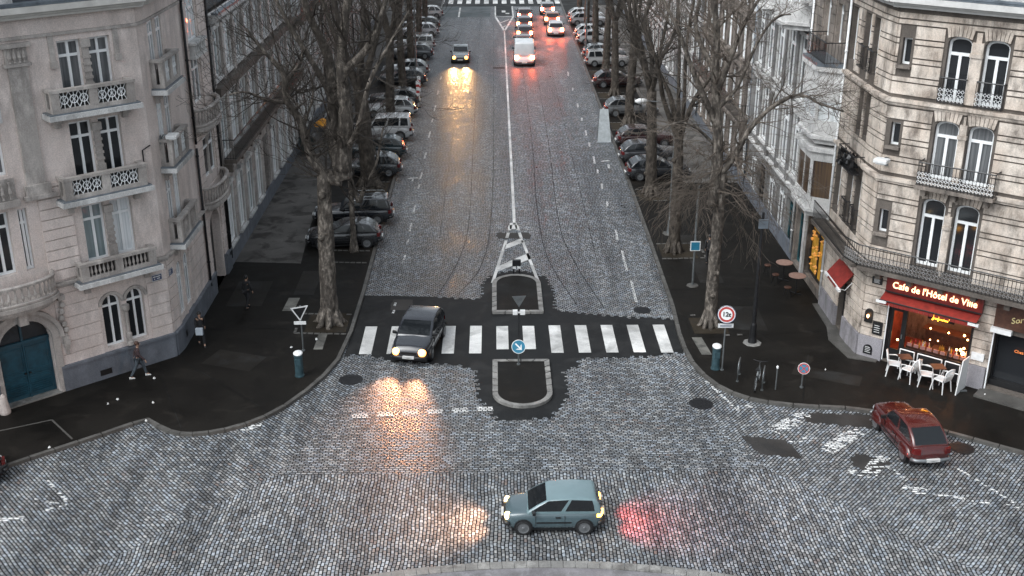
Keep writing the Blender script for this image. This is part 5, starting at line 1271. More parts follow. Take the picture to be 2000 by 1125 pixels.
def car(loc,rz,L=4.0,W=1.68,H=1.45,belt=.88,c=(.1,.1,.1),wb=(.62,-.62),hood=.30,fr=(.22,.02),rr=(-.94,-.80),hoodz=.78,rw=.29,on=None,label='',group=None,cat='car',tailz=.88,roofrack=False,round_=.5,cabw=.94,roofw=.80,win3=True,rearwin=True,bump=None,sunroof=False,nose=.10,tail=.06,head='std',name='parked_car',fend=0,roofc=None):
    """fr/rr: x (in half-lengths) of front and rear glass at belt and roof"""
    root=empty(name,loc,rz,label,cat,group); h=L/2; hw=W/2; pm=paint(c)
    K=dict(local=True)
    # --- lower body
    mb=MB(); st=[]; n=26
    for i in range(n+1):
        t=-1+2*i/n; x=h*t
        end=1-abs(t)**(7 if round_<.6 else 4.5)
        w=hw*(.80+.20*max(0,end)**.5) if abs(t)<1 else hw*.80
        if t>0: w-=hw*nose*max(0,(t-.55)/.45)**2
        else: w-=hw*tail*max(0,(-t-.6)/.4)**2
        # top profile
        if t>fr[0]: 
            q=(t-fr[0])/(1-fr[0]); top=belt+(hoodz-belt)*q**1.3
            top-= (hoodz-.55)*max(0,(q-.86)/.14)**2
        elif t<rr[0]:
            q=(rr[0]-t)/(1+rr[0]+1e-6); top=belt+(tailz-belt)*q; top-=(tailz-.6)*max(0,(q-.8)/.2)**2
        else: top=belt
        bot=.20+.10*max(0,(abs(t)-.85)/.15)
        st.append((x,w,bot,top))
    ring=[(0,0),(.78,0),(.93,.05),(.99,.22),(1.0,.48),(.985,.72),(.955,.88),(.90,.975),(.72,1.0),(0,1.02)]
    full=[(a,b) for a,b in ring]+[(-a,b) for a,b in ring[-2:0:-1]]
    k=len(full); nv=[]
    for (x,w,bz,tz) in st:
        for a,b in full:
            mb.v.append((x,a*w,bz+(tz-bz)*b+(.03*(1-abs(a)) if b>.95 else 0)))
    for i in range(n):
        for j in range(k):
            j2=(j+1)%k; mb.f.append((i*k+j,(i+1)*k+j,(i+1)*k+j2,i*k+j2)); mb.m.append(0)
    mb.f.append(tuple(range(k))); mb.m.append(0); mb.f.append(tuple(n*k+j for j in reversed(range(k)))); mb.m.append(0)
    if fend:
        for sx in (wb[0],wb[1]):
            for sy in (-1,1):
                cx_,cy_=sx*h,sy*(hw-.10)
                m0=len(mb.v); a1,b1=10,6
                for i in range(b1+1):
                    ph=math.pi/2*i/b1
                    for j in range(a1): 
                        th=2*math.pi*j/a1; mb.v.append((cx_+.52*math.cos(ph)*math.cos(th),cy_+.20*math.cos(ph)*math.sin(th),.40+.36*math.sin(ph)))
                for i in range(b1):
                    for j in range(a1): mb.f.append((m0+i*a1+j,m0+i*a1+(j+1)%a1,m0+(i+1)*a1+(j+1)%a1,m0+(i+1)*a1+j)); mb.m.append(0)
    bodyo=mb.build('body',pm,root,smooth=True,**K)
    # --- greenhouse
    per=[]  # (ux,uy,tag)
    nf=4; sidecuts=[0,.44,.50,.94,1.0] if not win3 else [0,.36,.41,.72,.76,.97,1.0]
    if not win3: stag=['g1','p','g2','p']
    else: stag=['g1','p','g2','p','g3','p']
    cr=.10
    for i in range(nf): per.append((1,-1+cr*1.3+(2-2.6*cr)*i/nf,'wf'))
    per.append((1,1-cr*1.3,'p')); per.append((1-cr*.28,1-cr*.2,'p'))
    sx0,sx1=1-cr*.8,-1+cr*.8
    for i in range(len(stag)): per.append((sx0+(sx1-sx0)*sidecuts[i],1,stag[i]))
    per.append((sx1,1,'p')); per.append((-1+cr*.28,1-cr*.2,'p'))
    for i in range(nf): per.append((-1,1-cr*1.3-(2-2.6*cr)*i/nf,'wr'))
    per.append((-1,-1+cr*1.3,'p')); per.append((-1+cr*.28,-1+cr*.2,'p'))
    for i in range(len(stag)): per.append((sx1+(sx0-sx1)*(1-sidecuts[len(stag)-i]),-1,'m'+stag[len(stag)-1-i]))
    per.append((sx0,-1,'p')); per.append((1-cr*.28,-1+cr*.2,'p'))
    kk=len(per)
    lev=[(-.06,0),(.0,0),(.12,0),(.5,0),(.87,0),(.95,0),(.985,.03),(1.0,.12),(1.02,.4),(1.035,.8)]
    gv=[];V=[]
    zb,zr=belt-.005,H-.03
    for (t,ins) in lev:
        tt=max(0,min(1,t)); xf=h*(fr[0]+(fr[1]-fr[0])*tt**(1.15)); xr=h*(rr[0]+(rr[1]-rr[0])*tt**(1.6 if rr[0]<-.7 else 1.1))
        w=hw*(cabw+(roofw-cabw)*tt**1.3); cxx=(xf+xr)/2; hx=(xf-xr)/2; f=1-ins
        for ux,uy,_ in per: V.append((cxx+hx*ux*f,w*uy*f,zb+(zr-zb)*t-(.055*abs(ux)**2.2*f*max(0,t)**2 if H<2 else 0)-(.02*abs(uy)**3*f if t>.9 else 0)))
    gb=MB(); gb.v=V; wins={}
    for l in range(len(lev)-1):
        for j in range(kk):
            j2=(j+1)%kk; tg=per[j][2]; f_=(l*kk+j,l*kk+j2,(l+1)*kk+j2,(l+1)*kk+j)
            isg=tg!='p' and tg not in('mp',) and 2<=l<4 and not (tg=='wr' and not rearwin) and not (not rearwin and tg in('g2','mg2','g3','mg3'))
            if isg: wins.setdefault(tg,[]).append(f_)
            else: gb.f.append(f_); gb.m.append(0)
    gb.f.append(tuple((len(lev)-1)*kk+j for j in range(kk))); gb.m.append(0)
    gb.build('roof',paint(roofc) if roofc else pm,root,smooth=True,**K)
    for tg,fs in wins.items():
        wm=MB(); mp={}
        for f_ in fs:
            q=[]
            for i in f_:
                if i not in mp: mp[i]=len(wm.v); wm.v.append(V[i])
                q.append(mp[i])
            wm.f.append(tuple(q)); wm.m.append(0)
        wm.build('windscreen' if tg=='wf' else ('rear_window' if tg=='wr' else 'side_window'),M['carglass'],root,smooth=True,**K)
    # --- wheels
    for sx in wb:
        for sy in (-1,1):
            y=sy*(hw-.03)
            a=MB(); a.lathe((sx*h,sy*(hw-.14),rw+.02),(0,sy,0),[(0,rw+.035),(.146,rw+.035),(.15,rw+.02)],22); a.build('wheel_arch',M['black'],root,**K)
            w=MB(); w.lathe((sx*h,sy*(hw-.178),rw),(0,sy,0),[(0,rw*.9),(.02,rw),(.17,rw),(.2,rw*.93),(.205,rw*.66),(.19,rw*.64)],22); wo=w.build('wheel',M['rubber'],root,smooth=False,**K)
            q=MB(); q.lathe((sx*h,sy*(hw-.178),rw),(0,sy,0),[(.18,rw*.72),(.209,rw*.70),(.198,rw*.55),(.205,rw*.2),(.22,rw*.12)],14); q.build('rim',M['chrome'],wo,smooth=False,local=True)
    ub=MB(); ub.box(-h*.86,h*.86,-hw*.86,hw*.86,.11,.24); ub.build('underbody',M['black'],root,**K)  # black chassis box, added to deepen the shade under the car
    # --- bumpers, lamps, plates, mirrors
    bm=bump or M['black']
    for s_,nm in ((1,'front_bumper'),(-1,'rear_bumper')):
        mb=MB(); pts=[(s_*(h-.16),-hw*.93,.40),(s_*(h-.01),-hw*.78,.40),(s_*(h+.035),-hw*.4,.40),(s_*(h+.045),0,.40),(s_*(h+.035),hw*.4,.40),(s_*(h-.01),hw*.78,.40),(s_*(h-.16),hw*.93,.40)]
        mb.tube(pts,.075,6); mb.build(nm,bm,root,smooth=True,**K)
        mb=MB(); mb.box(*(sorted((s_*(h+.03),s_*(h+.11)))),-.25,.25,.37,.48); mb.build('number_plate',M['plate'],root,**K)
    hm=M['headoff'];tm=M['tailoff']
    if on=='front': hm=M['headon']
    if on=='rear': tm=M['tailon']
    if on=='amber': hm=M['headamb']; tm=M['tailamb']
    for sy in (-1,1):
        mb=MB(); o=(h-.10,sy*hw*.66,.60)
        k_=1.3 if on=='front' else 1; mb.lathe(o,(1,sy*.25,.12 if k_==1 else .45),[(-.05,.13*k_),(.02,.135*k_),(.07,.115*k_),(.095,.06*k_)],12); mb.build('headlight',hm,root,smooth=True,**K)
        mb=MB(); zt_=.62 if not H>1.7 else .72; th=.34 if on=='rear' else .2; mb.hexa([(-h-.015,sy*hw*.60,zt_),(-h+.06,sy*hw*.88,zt_),(-h+.20,sy*hw*.93,zt_),(-h+.1,sy*hw*.6,zt_),(-h-.01,sy*hw*.60,zt_+th),(-h+.06,sy*hw*.87,zt_+th),(-h+.2,sy*hw*.92,zt_+th),(-h+.1,sy*hw*.6,zt_+th)]); mb.build('tail_light',tm,root,**K)
        mb=MB(); mx=h*fr[0]-.22; mb.hexa([(mx-.07,sy*(hw-.04),belt),(mx+.05,sy*(hw-.04),belt),(mx+.02,sy*(hw+.14),belt+.01),(mx-.08,sy*(hw+.14),belt+.01),(mx-.07,sy*(hw-.04),belt+.12),(mx+.05,sy*(hw-.04),belt+.12),(mx+.02,sy*(hw+.14),belt+.13),(mx-.08,sy*(hw+.14),belt+.13)]); mb.build('wing_mirror',M['black'] if head!='body' else pm,root,bevel=.015,**K)
    mb=MB(); mb.box(h-.03,h+.012,-hw*.42,hw*.42,.52,.63)
    for q in range(3): mb.box(h+.012,h+.02,-hw*.4,hw*.4,.54+q*.03,.552+q*.03)
    mb.build('grille',M['black'],root,**K)
    # door seams, handle strips
    mb=MB()
    for sy in (-1,1):
        for dx in ((fr[0]*h-.30),(fr[0]*h-1.25)):
            mb.box(dx-.006,dx+.006,*(sorted((sy*(hw-.05),sy*(hw+.004)))),.34,belt-.09)
        mb.box(wb[1]*h+.42,wb[0]*h-.42,*(sorted((sy*(hw-.04),sy*(hw+.012)))),.44,.49)
        mb.box(fr[0]*h-1.12,fr[0]*h-.95,*(sorted((sy*(hw-.06),sy*(hw+.016)))),belt-.17,belt-.13)
    mb.build('door_trim',M['black'],root,**K)
    if roofrack:
        mb=MB()
        for sy in (-1,1): mb.tube([(h*fr[1]-.15,sy*hw*.68,H-.01),(h*fr[1]-.25,sy*hw*.68,H+.06),(h*rr[1]+.25,sy*hw*.68,H+.06),(h*rr[1]+.15,sy*hw*.68,H-.01)],.018,5)
        mb.build('roof_rack',M['steel'],root,**K)
    if fend:
        mb=MB(); mb.box(-h*.55,-.0,.0,.0,0,0) if False else None
    return root
def spot(name,loc,target,energy,color,size,blend=.8,parent=None,rad=.07):
    l=bpy.data.lights.new(name,'SPOT'); l.energy=energy; l.color=color; l.spot_size=R(size); l.spot_blend=blend; l.shadow_soft_size=rad
    o=bpy.data.objects.new(name,l); COL.objects.link(o); o.location=loc; o.rotation_euler=(Vector(target)-Vector(loc)).to_track_quat('-Z','Y').to_euler()
    if parent is not None: o.parent=parent
    return o
def lamps(c,L,W,energy,color=(1,.62,.28),reach=9,size=62,drop=.6,rear=False):
    for sy in (-1,1):
        s_=-1 if rear else 1
        spot('lamp_light',(s_*(L/2+.18),sy*W*.33,.62 if not rear else .7),(s_*(L/2+reach),sy*W*.33,.62-drop),energy,color,size,1,c,.12)
MG='moving cars on the avenue'
# moving cars
c1=car((-3.38,45.8,0),R(-100),3.9,1.72,1.52,.92,(.016,.018,.024),fr=(.50,.02),rr=(-.93,-.66),hoodz=.78,on='front',label='dark blue-black hatchback with lit yellow headlights driving over the zebra crossing',cat='car',group=MG,name='car',round_=.7)
lamps(c1,3.9,1.72,950,(1,.43,.20),14,58,.7)
c2=car((1.86,32.0,0),R(180),3.2,1.42,1.36,.80,(.07,.105,.118),fr=(.56,.08),rr=(-.97,-.84),hoodz=.68,on='amber',label='small grey-blue hatchback crossing the wide cobbled junction in the foreground',group=MG,name='car',round_=.5,win3=False,rw=.27,roofc=(.15,.22,.235),roofw=.86)
lamps(c2,3.2,1.42,420,(1,.55,.34),6,100,1.2); lamps(c2,3.2,1.42,230,(1,.12,.12),4.5,95,1.4,rear=True)
c3=car((-3.25,111.8,0),R(-90),4.1,1.75,1.48,.9,(.17,.19,.19),fr=(.42,-.02),rr=(-.8,-.48),on='front',label='silver-grey car with lit headlights coming down the left lane of the avenue',group=MG,name='car')
lamps(c3,4.1,1.75,1500,(1,.54,.20),10,40,.62)
c4=car((2.9,110.4,0),R(90),4.3,2.0,2.3,1.15,(.7,.7,.7),fr=(.62,.40),rr=(-.98,-.93),hoodz=.95,tailz=1.15,on='rear',label='white panel van with red tail lights beside the white centre line',group=MG,name='van',cat='van',cabw=.97,roofw=.9,rearwin=False,rw=.33)
lamps(c4,4.3,2.0,55,(1,.12,.05),4,90,1.0,rear=True)
q=[(3.0,118.6,(.10,.03,.025),'red-lit dark car directly in front of the white van in the inner queue'),(3.3,124.6,(.07,.06,.06),'second dark car in front of the white van in the inner queue'),(3.4,130.6,(.06,.05,.05),'third dark car in front of the white van in the inner queue'),(3.6,136.8,(.09,.07,.07),'foremost dark car in the inner queue, near the far crossing')]
for x,y,c,lab in q:
    cc=car((x,y,0),R(90),4.1,1.76,1.5,.9,c,fr=(.36,.0),rr=(-.94,-.80),on='rear',label=lab,group=MG,name='car'); lamps(cc,4.1,1.76,110,(1,.18,.06),3,120,.5,rear=True)
c5=car((6.75,126.6,0),R(90),4.2,1.8,1.62,.95,(.5,.5,.5),fr=(.36,.0),rr=(-.96,-.86),on='rear',label='pale grey car with red tail lights, hindmost in the outer lane of the avenue',group=MG,name='car',roofrack=True); lamps(c5,4.2,1.8,130,(1,.10,.04),4,90,.9,rear=True)
c6=car((6.7,134,0),R(90),4.2,1.78,1.5,.9,(.25,.12,.08),fr=(.36,.0),rr=(-.94,-.80),on='rear',label='brownish car in front of the pale grey one in the outer lane',group=MG,name='car'); lamps(c6,4.2,1.78,200,(1,.10,.04),3,100,.6,rear=True)
c7=car((6.5,141.5,0),R(90),4.1,1.78,1.5,.9,(.2,.2,.2),fr=(.36,.0),rr=(-.94,-.80),on='rear',label='foremost grey car in the outer lane, almost at the far crossing',group=MG,name='car')
# red old saloon parked on the corner
red=car((15.4,37.0,0),R(96),3.8,1.56,1.46,.84,(.055,.005,.004),fr=(.40,.10),rr=(-.90,-.50),hoodz=.80,tailz=.80,label='small dark red rounded saloon parked askew at the kerb before the cafe',cat='car',name='parked_car',round_=.8,fend=1,bump=M['steel'],win3=False,roofw=.80,cabw=.88,roofc=(.075,.007,.005),rw=.30)
PG='cars parked along the avenue'
PK=[(-8.25,58.9,180+4,4.0,1.65,1.42,(.02,.021,.024),'black hatchback nearest the large tree, first of the left row of parked cars','h'),
(-8.2,62.9,180+3,4.5,1.75,1.55,(.018,.02,.025),'black estate car with roof rails, second of the left row of parked cars','e'),
(-8.2,72.4,182,4.1,1.7,1.45,(.035,.04,.045),'dark grey car behind the thick leaning tree, left row','h'),
(-8.2,76.7,184,4.1,1.7,1.5,(.02,.04,.048),'dark teal car, between the dark grey and the white off-road car of the left row','h'),
(-8.3,81.5,182,4.6,1.85,1.82,(.6,.6,.6),'tall white off-road car with dark sills in the left row','s'),
(-8.2,88.6,183,4.1,1.7,1.5,(.55,.56,.56),'white car just beyond the white off-road car in the left row','h'),
(-8.2,92.2,181,4.1,1.7,1.45,(.03,.032,.036),'black car beyond the two white ones of the left row','h'),
(-8.1,100.2,183,4.2,1.7,1.45,(.05,.055,.06),'dark car about halfway up the left row of parked cars','h'),
(-8.1,104.2,182,4.2,1.7,1.45,(.3,.31,.32),'silver car about halfway up the left row of parked cars','h'),
(-8.1,112.5,183,4.2,1.7,1.45,(.10,.11,.12),'dark grey car in the upper part of the left row','h'),
(-8.2,117.2,183,4.3,1.75,1.5,(.6,.6,.6),'white saloon in the upper part of the left row','e'),
(-8.1,125.0,183,4.2,1.7,1.45,(.5,.5,.52),'white car second from the top of the left row','h'),
(-8.1,129.2,183,4.2,1.7,1.45,(.03,.03,.033),'black car second trunk from the top of the left row','h'),
(-8.1,137.5,183,4.2,1.7,1.45,(.5,.5,.5),'pale car at the top end of the left row','h'),
(-11.9,84.0,92,4.2,1.7,1.5,(.45,.47,.48),'pale car standing lengthwise on the left footway behind the white off-road car','h'),
(10.6,71.3,3,4.1,1.68,1.45,(.03,.032,.036),'black car with a pale windscreen reflection, first of the right parked row','h'),
(10.6,75.3,2,4.1,1.68,1.45,(.05,.05,.055),'dark grey car, second of the right row of parked cars','h'),
(10.8,79.4,2,4.1,1.68,1.45,(.045,.02,.02),'dull dark red car, third of the right row of parked cars','h'),
(10.8,88.6,2,4.2,1.7,1.45,(.15,.155,.16),'silver car beyond the pale leaning board on the right','h'),
(10.8,99.2,2,4.2,1.7,1.45,(.04,.018,.018),'dark red car before a trunk in the middle of the right row','h'),
(10.8,108.5,2,4.2,1.7,1.55,(.4,.4,.4),'white car in the middle of the right row','e'),
(10.8,112.2,2,4.2,1.7,1.45,(.2,.21,.22),'mid grey car next to a white one in the right row','h'),
(10.8,120.2,2,4.2,1.7,1.45,(.45,.46,.47),'silver car in the upper part of the right row','h'),
(10.8,124.0,2,4.2,1.7,1.45,(.6,.6,.6),'white hatchback in the upper part of the right row','h'),
(10.8,132.2,2,4.2,1.7,1.45,(.3,.3,.31),'grey car second from the top of the right row','h'),
(10.8,135.6,2,4.2,1.7,1.45,(.55,.55,.55),'white car at the top end of the right row','h'),
(-19.3,34.2,222,4.2,1.7,1.42,(.02,.02,.022),'black car cut off by the left edge, parked at the near kerb','h')]
for x,y,a,L,W,H_,c,lab,t in PK:
    kw=dict(fr=(.40,-.04),rr=(-.93,-.62))
    if t=='e': kw=dict(fr=(.34,.02),rr=(-.96,-.88),roofrack=True)
    if t=='s': kw=dict(fr=(.34,.12),rr=(-.97,-.92),belt=1.05,hoodz=1.0,tailz=1.05,rw=.36,roofw=.86)
    b_=kw.pop('belt',.88)
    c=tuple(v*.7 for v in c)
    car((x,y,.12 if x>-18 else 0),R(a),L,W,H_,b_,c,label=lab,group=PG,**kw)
# ============================================================ street furniture
Z0=.12
def disc(mb,c,nrm,r,t,k=28,m=0): mb.lathe(c,nrm,[(-t/2,r),(t/2,r)],k,m)
def annulus(mb,c,nrm,r0,r1,d,k=28,m=0):
    nrm=Vector(nrm).normalized(); a=nrm.orthogonal().normalized(); b=nrm.cross(a); c=Vector(c)+nrm*d
    for j in range(k):
        t0,t1=2*math.pi*j/k,2*math.pi*(j+1)/k
        q=[c+(a*math.cos(t)+b*math.sin(t))*r for t,r in ((t0,r0),(t1,r0),(t1,r1),(t0,r1))]; mb.quad(*q,m)
def face(x,y):  # direction from the thing towards the camera, horizontal
    v=Vector((0-x,0-y,0)).normalized(); return v
def post_sign(name,x,y,z,h,label,cat='sign',r=.035,mat=None):
    root=empty(name,(x,y,z),0,label,cat)
    mb=MB(); mb.tube([(x,y,z),(x,y,z+h)],r,10); mb.cyl((x,y),r*2.2,z,z+.05,12); mb.build('post',mat or M['steel'],root,smooth=False)
    return root
# give way sign on the left, seen against the light: triangle point down
def tri(mb,c,n,side,w,t,m=0,grow=0,up=False):
    c=Vector(c); n=Vector(n).normalized(); s_=Vector((0,0,1)).cross(n).normalized(); zz=Vector((0,0,1))
    R_=side/math.sqrt(3)+grow
    pts=[c+ (s_*math.cos(a)+zz*math.sin(a))*R_ for a in [R(-90 if not up else 90)+k*2*math.pi/3 for k in range(3)]]
    f=[p+n*t for p in pts]; b=[p-n*.012 for p in pts]
    mb.poly(f,m); mb.poly(b[::-1],m)
    for i in range(3): j=(i+1)%3; mb.quad(f[i],f[j],b[j],b[i],m)
gw=post_sign('give_way_sign',-8.42,45.2,Z0,2.15,'triangular give way sign with a white border, on a post beside the left kerb')
n=Vector((.45,-1,0)).normalized()
mb=MB(); tri(mb,(-8.45,45.12,2.02),n,.78,0,.012,0); tri(mb,(-8.45,45.12,2.02)+0*n if False else Vector((-8.45,45.12,2.02)),n,.78,0,.016,1,grow=-.11); mb.build('plate',[M['signwhite'],M['iron']],gw)
mb=MB(); mb.box(-8.72,-8.2,45.1,45.14,1.42,1.56); mb.build('lower_plate',M['signwhite'],gw)
def bin_(x,y,lab,h=1.15,r=.19,mirror=False):
    root=empty('parking_meter_post',(x,y,Z0),0,lab,'bin','cylindrical bins near the crossing')
    mb=MB(); mb.lathe((x,y,Z0),(0,0,1),[(0,r*1.05),(.06,r*1.05),(.07,r*.92),(h*.78,r*.92),(h*.80,r),(h*.88,r),(h*.9,r*.9)],22); mb.build('drum',M['tealpost'],root,smooth=False)
    mb=MB(); mb.lathe((x,y,Z0+h*.9),(0,-.25,1),[(0,r*1.02),(.03,r*1.04),(.06,r*.85),(.08,r*.4),(.085,.01)],22); mb.build('lid',M['signwhite'],root,smooth=True)
    mb=MB(); mb.box(x-r*.6,x+r*.6,y-r*1.02,y-r*.8,Z0+h*.5,Z0+h*.72); mb.build('label_plate',M['tealpost'],root)
    root.name='litter_bin'; return root
bin_(-8.2,42.75,'blue-green cylindrical bin with a pale lid under the give way sign on the left'); bin_(9.3,43.15,'blue-green cylindrical bin with a pale lid beside the weight limit sign on the right')
# weight limit sign 12 t
x,y=9.55,43.0; wt=post_sign('weight_limit_sign',x,y,Z0,2.95,'round white sign with a red ring reading 12 t, beside the right kerb')
n=(face(x,y)*1+Vector((0,0,.15))).normalized(); c=Vector((x,y-.07,2.72))
mb=MB(); disc(mb,c,n,.38,.03,30,0); annulus(mb,c,n,.235,.325,.017,30,1); annulus(mb,c,n,.355,.38,.017,30,2); mb.build('disc',[M['signwhite'],M['signred'],M['signdark']],wt)
text('12t',.27,'legend',M['black'],c+n*.03,(math.pi/2-.12,0,math.atan2(n.y,n.x)+math.pi/2),.004,wt,bold=.008)
mb=MB(); s_=Vector((0,0,1)).cross(n).normalized(); cc=Vector((x,y-.06,2.22))
mb.box(x-.32,x+.32,y-.08,y-.05,2.12,2.30); 
for k in range(2): mb.box(x-.24,x+.24,y-.086,y-.081,2.16+k*.06,2.185+k*.06,1)
mb.build('lower_plate',[M['signwhite'],M['signdark']],wt)
# no parking disc, low
x,y=12.5,41.35; npk=post_sign('no_parking_sign',x,y,Z0,.98,'low round blue no parking sign with a red rim, alone on the right pavement')
n=(face(x,y)+Vector((0,0,.2))).normalized(); c=Vector((x,y-.06,1.02)); mb=MB(); disc(mb,c,n,.24,.03,26,0); annulus(mb,c,n,.175,.225,.017,26,1); annulus(mb,c,n,.0,.175,.016,26,2)
s_=Vector((0,0,1)).cross(n).normalized(); up=n.cross(s_)
for sg in ((1,1),(1,-1)):
    d=(s_*sg[0]+up*sg[1]).normalized(); w=(s_*sg[0]-up*sg[1]).normalized()*.02; a,b=c+n*.019-d*.17,c+n*.019+d*.17; mb.quad(a-w,b-w,b+w,a+w,1)
mb.build('disc',[M['signwhite'],M['signred'],M['signblue']],npk)
# keep right blue disc
x,y=.97,43.7; kr=post_sign('keep_right_sign',x,y,.1,.95,'round blue keep right sign with a white arrow on the near refuge')
n=(face(x,y)+Vector((0,0,.25))).normalized(); c=Vector((x,y-.06,.98)); mb=MB(); disc(mb,c,n,.30,.03,30,0); annulus(mb,c,n,.0,.275,.017,30,1)
s_=Vector((0,0,1)).cross(n).normalized(); up=n.cross(s_)
if s_.x<0: s_=-s_; 
if up.z<0: up=-up
d=(s_-up).normalized(); w=(s_+up).normalized(); o=c+n*.022
def q4(a,b,wd): mb.quad(a-w*wd,b-w*wd,b+w*wd,a+w*wd,0)
q4(o-d*.19,o+d*.12,.03)
mb.poly([o+d*.2,o+d*.0+w*.0+ w*.17-d*.0,o+d*.02+w*.09,o+d*.12],0); mb.poly([o+d*.2,o+d*.12,o+d*.02-w*.09,o+d*.0-w*.17],0)
mb.build('disc',[M['signwhite'],M['signblue']],kr)
# island give-way sign seen from the back with two lamp boxes
x,y=1.03,45.9; bs=post_sign('give_way_sign',x,y,.01,2.35,'grey back of a triangular sign with two lamp boxes amid the zebra crossing',r=.025,mat=M['iron'])
mb=MB(); tri(mb,(x,y-.05,2.2),Vector((.1,-1,.1)),.62,0,.012,0); mb.build('plate',M['steel'],bs)
mb=MB(); mb.box(x-.27,x-.06,y-.1,y+.1,1.5,1.68); mb.box(x+.06,x+.27,y-.1,y+.1,1.5,1.68); mb.box(x-.05,x+.05,y-.05,y+.05,1.56,1.62); mb.build('lamp_box',M['signwhite'],bs)
x,y=1.1,54.6; bo=empty('bollard',(x,y,0),0,'small lit-type bollard at the pointed end of the far refuge','bollard')
mb=MB(); mb.box(x-.22,x+.22,y-.1,y+.1,.45,.75); mb.tube([(x-.15,y,0),(x-.15,y,.45)],.05,8); mb.tube([(x+.15,y,0),(x+.15,y,.45)],.05,8); mb.build('housing',M['iron'],bo,bevel=.02)
mb=MB(); mb.box(x-.2,x-.04,y-.12,y-.101,.3,.42); mb.box(x+.04,x+.2,y-.12,y-.101,.3,.42); mb.build('reflector',M['signwhite'],bo)
# blue square sign on tall pole
x,y=9.85,52.5; bq=post_sign('direction_sign',x,y,Z0,5.2,'square blue sign with a pale border on a tall thin pole on the right pavement',r=.06)
n=face(x,y); mb=MB(); mb.box(x-.25,x+.25,y-.11,y-.075,2.0,2.5,0); mb.box(x-.205,x+.205,y-.116,y-.111,2.045,2.455,1); mb.build('plate',[M['signwhite'],M['signblue']],bq)
mb=MB(); mb.lathe((x,y,Z0),(0,0,1),[(0,.3),(.04,.28),(.07,.12)],14); mb.build('footing',M['kerb'],bq)
# street lamps
def lamp_post(x,y,h,lab,arm=(-1.6,0),head=True,banner=False,group='street lamps along the avenue'):
    r=empty('street_lamp',(x,y,Z0),0,lab,'street lamp',group)
    mb=MB(); mb.lathe((x,y,Z0),(0,0,1),[(0,.22),(.08,.2),(.3,.16),(.9,.13),(1.0,.10),(h*.55,.085),(h,.055)],12); mb.build('post',M['iron'] if banner else M['steel'],r)
    mb=MB(); mb.lathe((x,y,Z0),(0,0,1),[(0,.42),(.03,.40),(.05,.24)],8); mb.build('base_plate',M['kerb_light'] if banner else M['kerb'],r)
    if banner:
        mb=MB(); mb.box(x-.2,x+.2,y-.18,y-.1,5.55,5.95); mb.box(x-.12,x+.12,y-.1,y-.05,5.6,5.9); mb.build('box',M['zinc'],r); return r
    z=Z0+h; tip=(x+arm[0],y+arm[1],z+.35)
    mb=MB(); mb.tube([(x,y,z-.1),(x+arm[0]*.3,y+arm[1]*.3,z+.2),tip],.035,6); mb.build('arm',M['steel'],r)
    mb=MB(); L=Vector((arm[0],arm[1],0)).normalized(); t=Vector(tip); mb.tube([t-L*.1,t+L*.12,t+L*.42,t+L*.62],[.05,.14,.15,.05],8); mb.build('lantern',M['signwhite'],r,smooth=True)
    if banner:
        mb=MB(); mb.box(x-.2,x+.2,y-.18,y-.1,5.55,5.95); mb.box(x-.12,x+.12,y-.1,y-.05,5.6,5.9); mb.build('box',M['zinc'],r)
    return r
lamp_post(11.4,45.7,6.1,'dark post with a small grey box near its top, on the right pavement',None,banner=True)
lt=at(1262,197,60); lamp_post(lt.x+1.7,60.3,lt.z-.47,'street lamp with a pale lantern over the right verge, seen behind the twigs',(-1.7,-.3))
lamp_post(-7.0,102,8.2,'street lamp on the left verge halfway up the avenue',(1.6,0)); lamp_post(9.0,112,8.2,'street lamp on the right verge well up the avenue',(-1.6,0))
# pale leaning hoarding boards
def hoarding(x,y,lab,rz,w=1.1,h=2.4):
    r=empty('hoarding',(x,y,Z0*0),rz,lab,'panel')
    a=MB(); a.hexa([(-w/2,-.05,0),(w/2,-.05,0),(w/2,.0,0),(-w/2,.0,0),(-w*.3,.55,h),(w*.3,.55,h),(w*.3,.6,h),(-w*.3,.6,h)]); a.build('board',simple('pale_panel',(.42,.45,.46),.5,0,.2,4) if x>0 else M['signwhite'],r,local=True)
    a=MB(); a.tube([(-w*.4,1.0,0),(-w*.25,.6,h*.95)],.03,5); a.tube([(w*.4,1.0,0),(w*.25,.6,h*.95)],.03,5); a.build('strut',M['steel'],r,local=True)
hoarding(8.0,80.6,'pale grey panel leaning at the right edge of the carriageway',.05,1.0,2.3)
def boardsign(x,y,lab,h=2.2,mat=None):
    r=empty('temporary_sign',(x,y,0),0,lab,'sign'); a=MB(); a.box(x-.05,x+.05,y-.05,y+.05,0,h); a.box(x-.14,x+.14,y-.09,y-.051,.5,h); a.build('board',mat or M['signwhite'],r)
    a=MB(); a.box(x-.2,x+.2,y-.2,y+.2,0,.08); a.build('foot',M['black'],r)
    a=MB(); a.box(x-.135,x+.135,y-.096,y-.091,h-.5,h-.3); a.box(x-.135,x+.135,y-.096,y-.091,h-1.0,h-.8); a.build('stripes',M['signred'],r)
boardsign(-6.2,91.8,'tall narrow white board with red stripes at the left kerb beyond the white cars')
boardsign(-6.35,95.5,'second tall narrow striped board at the left edge of the carriageway, farther up',1.8)
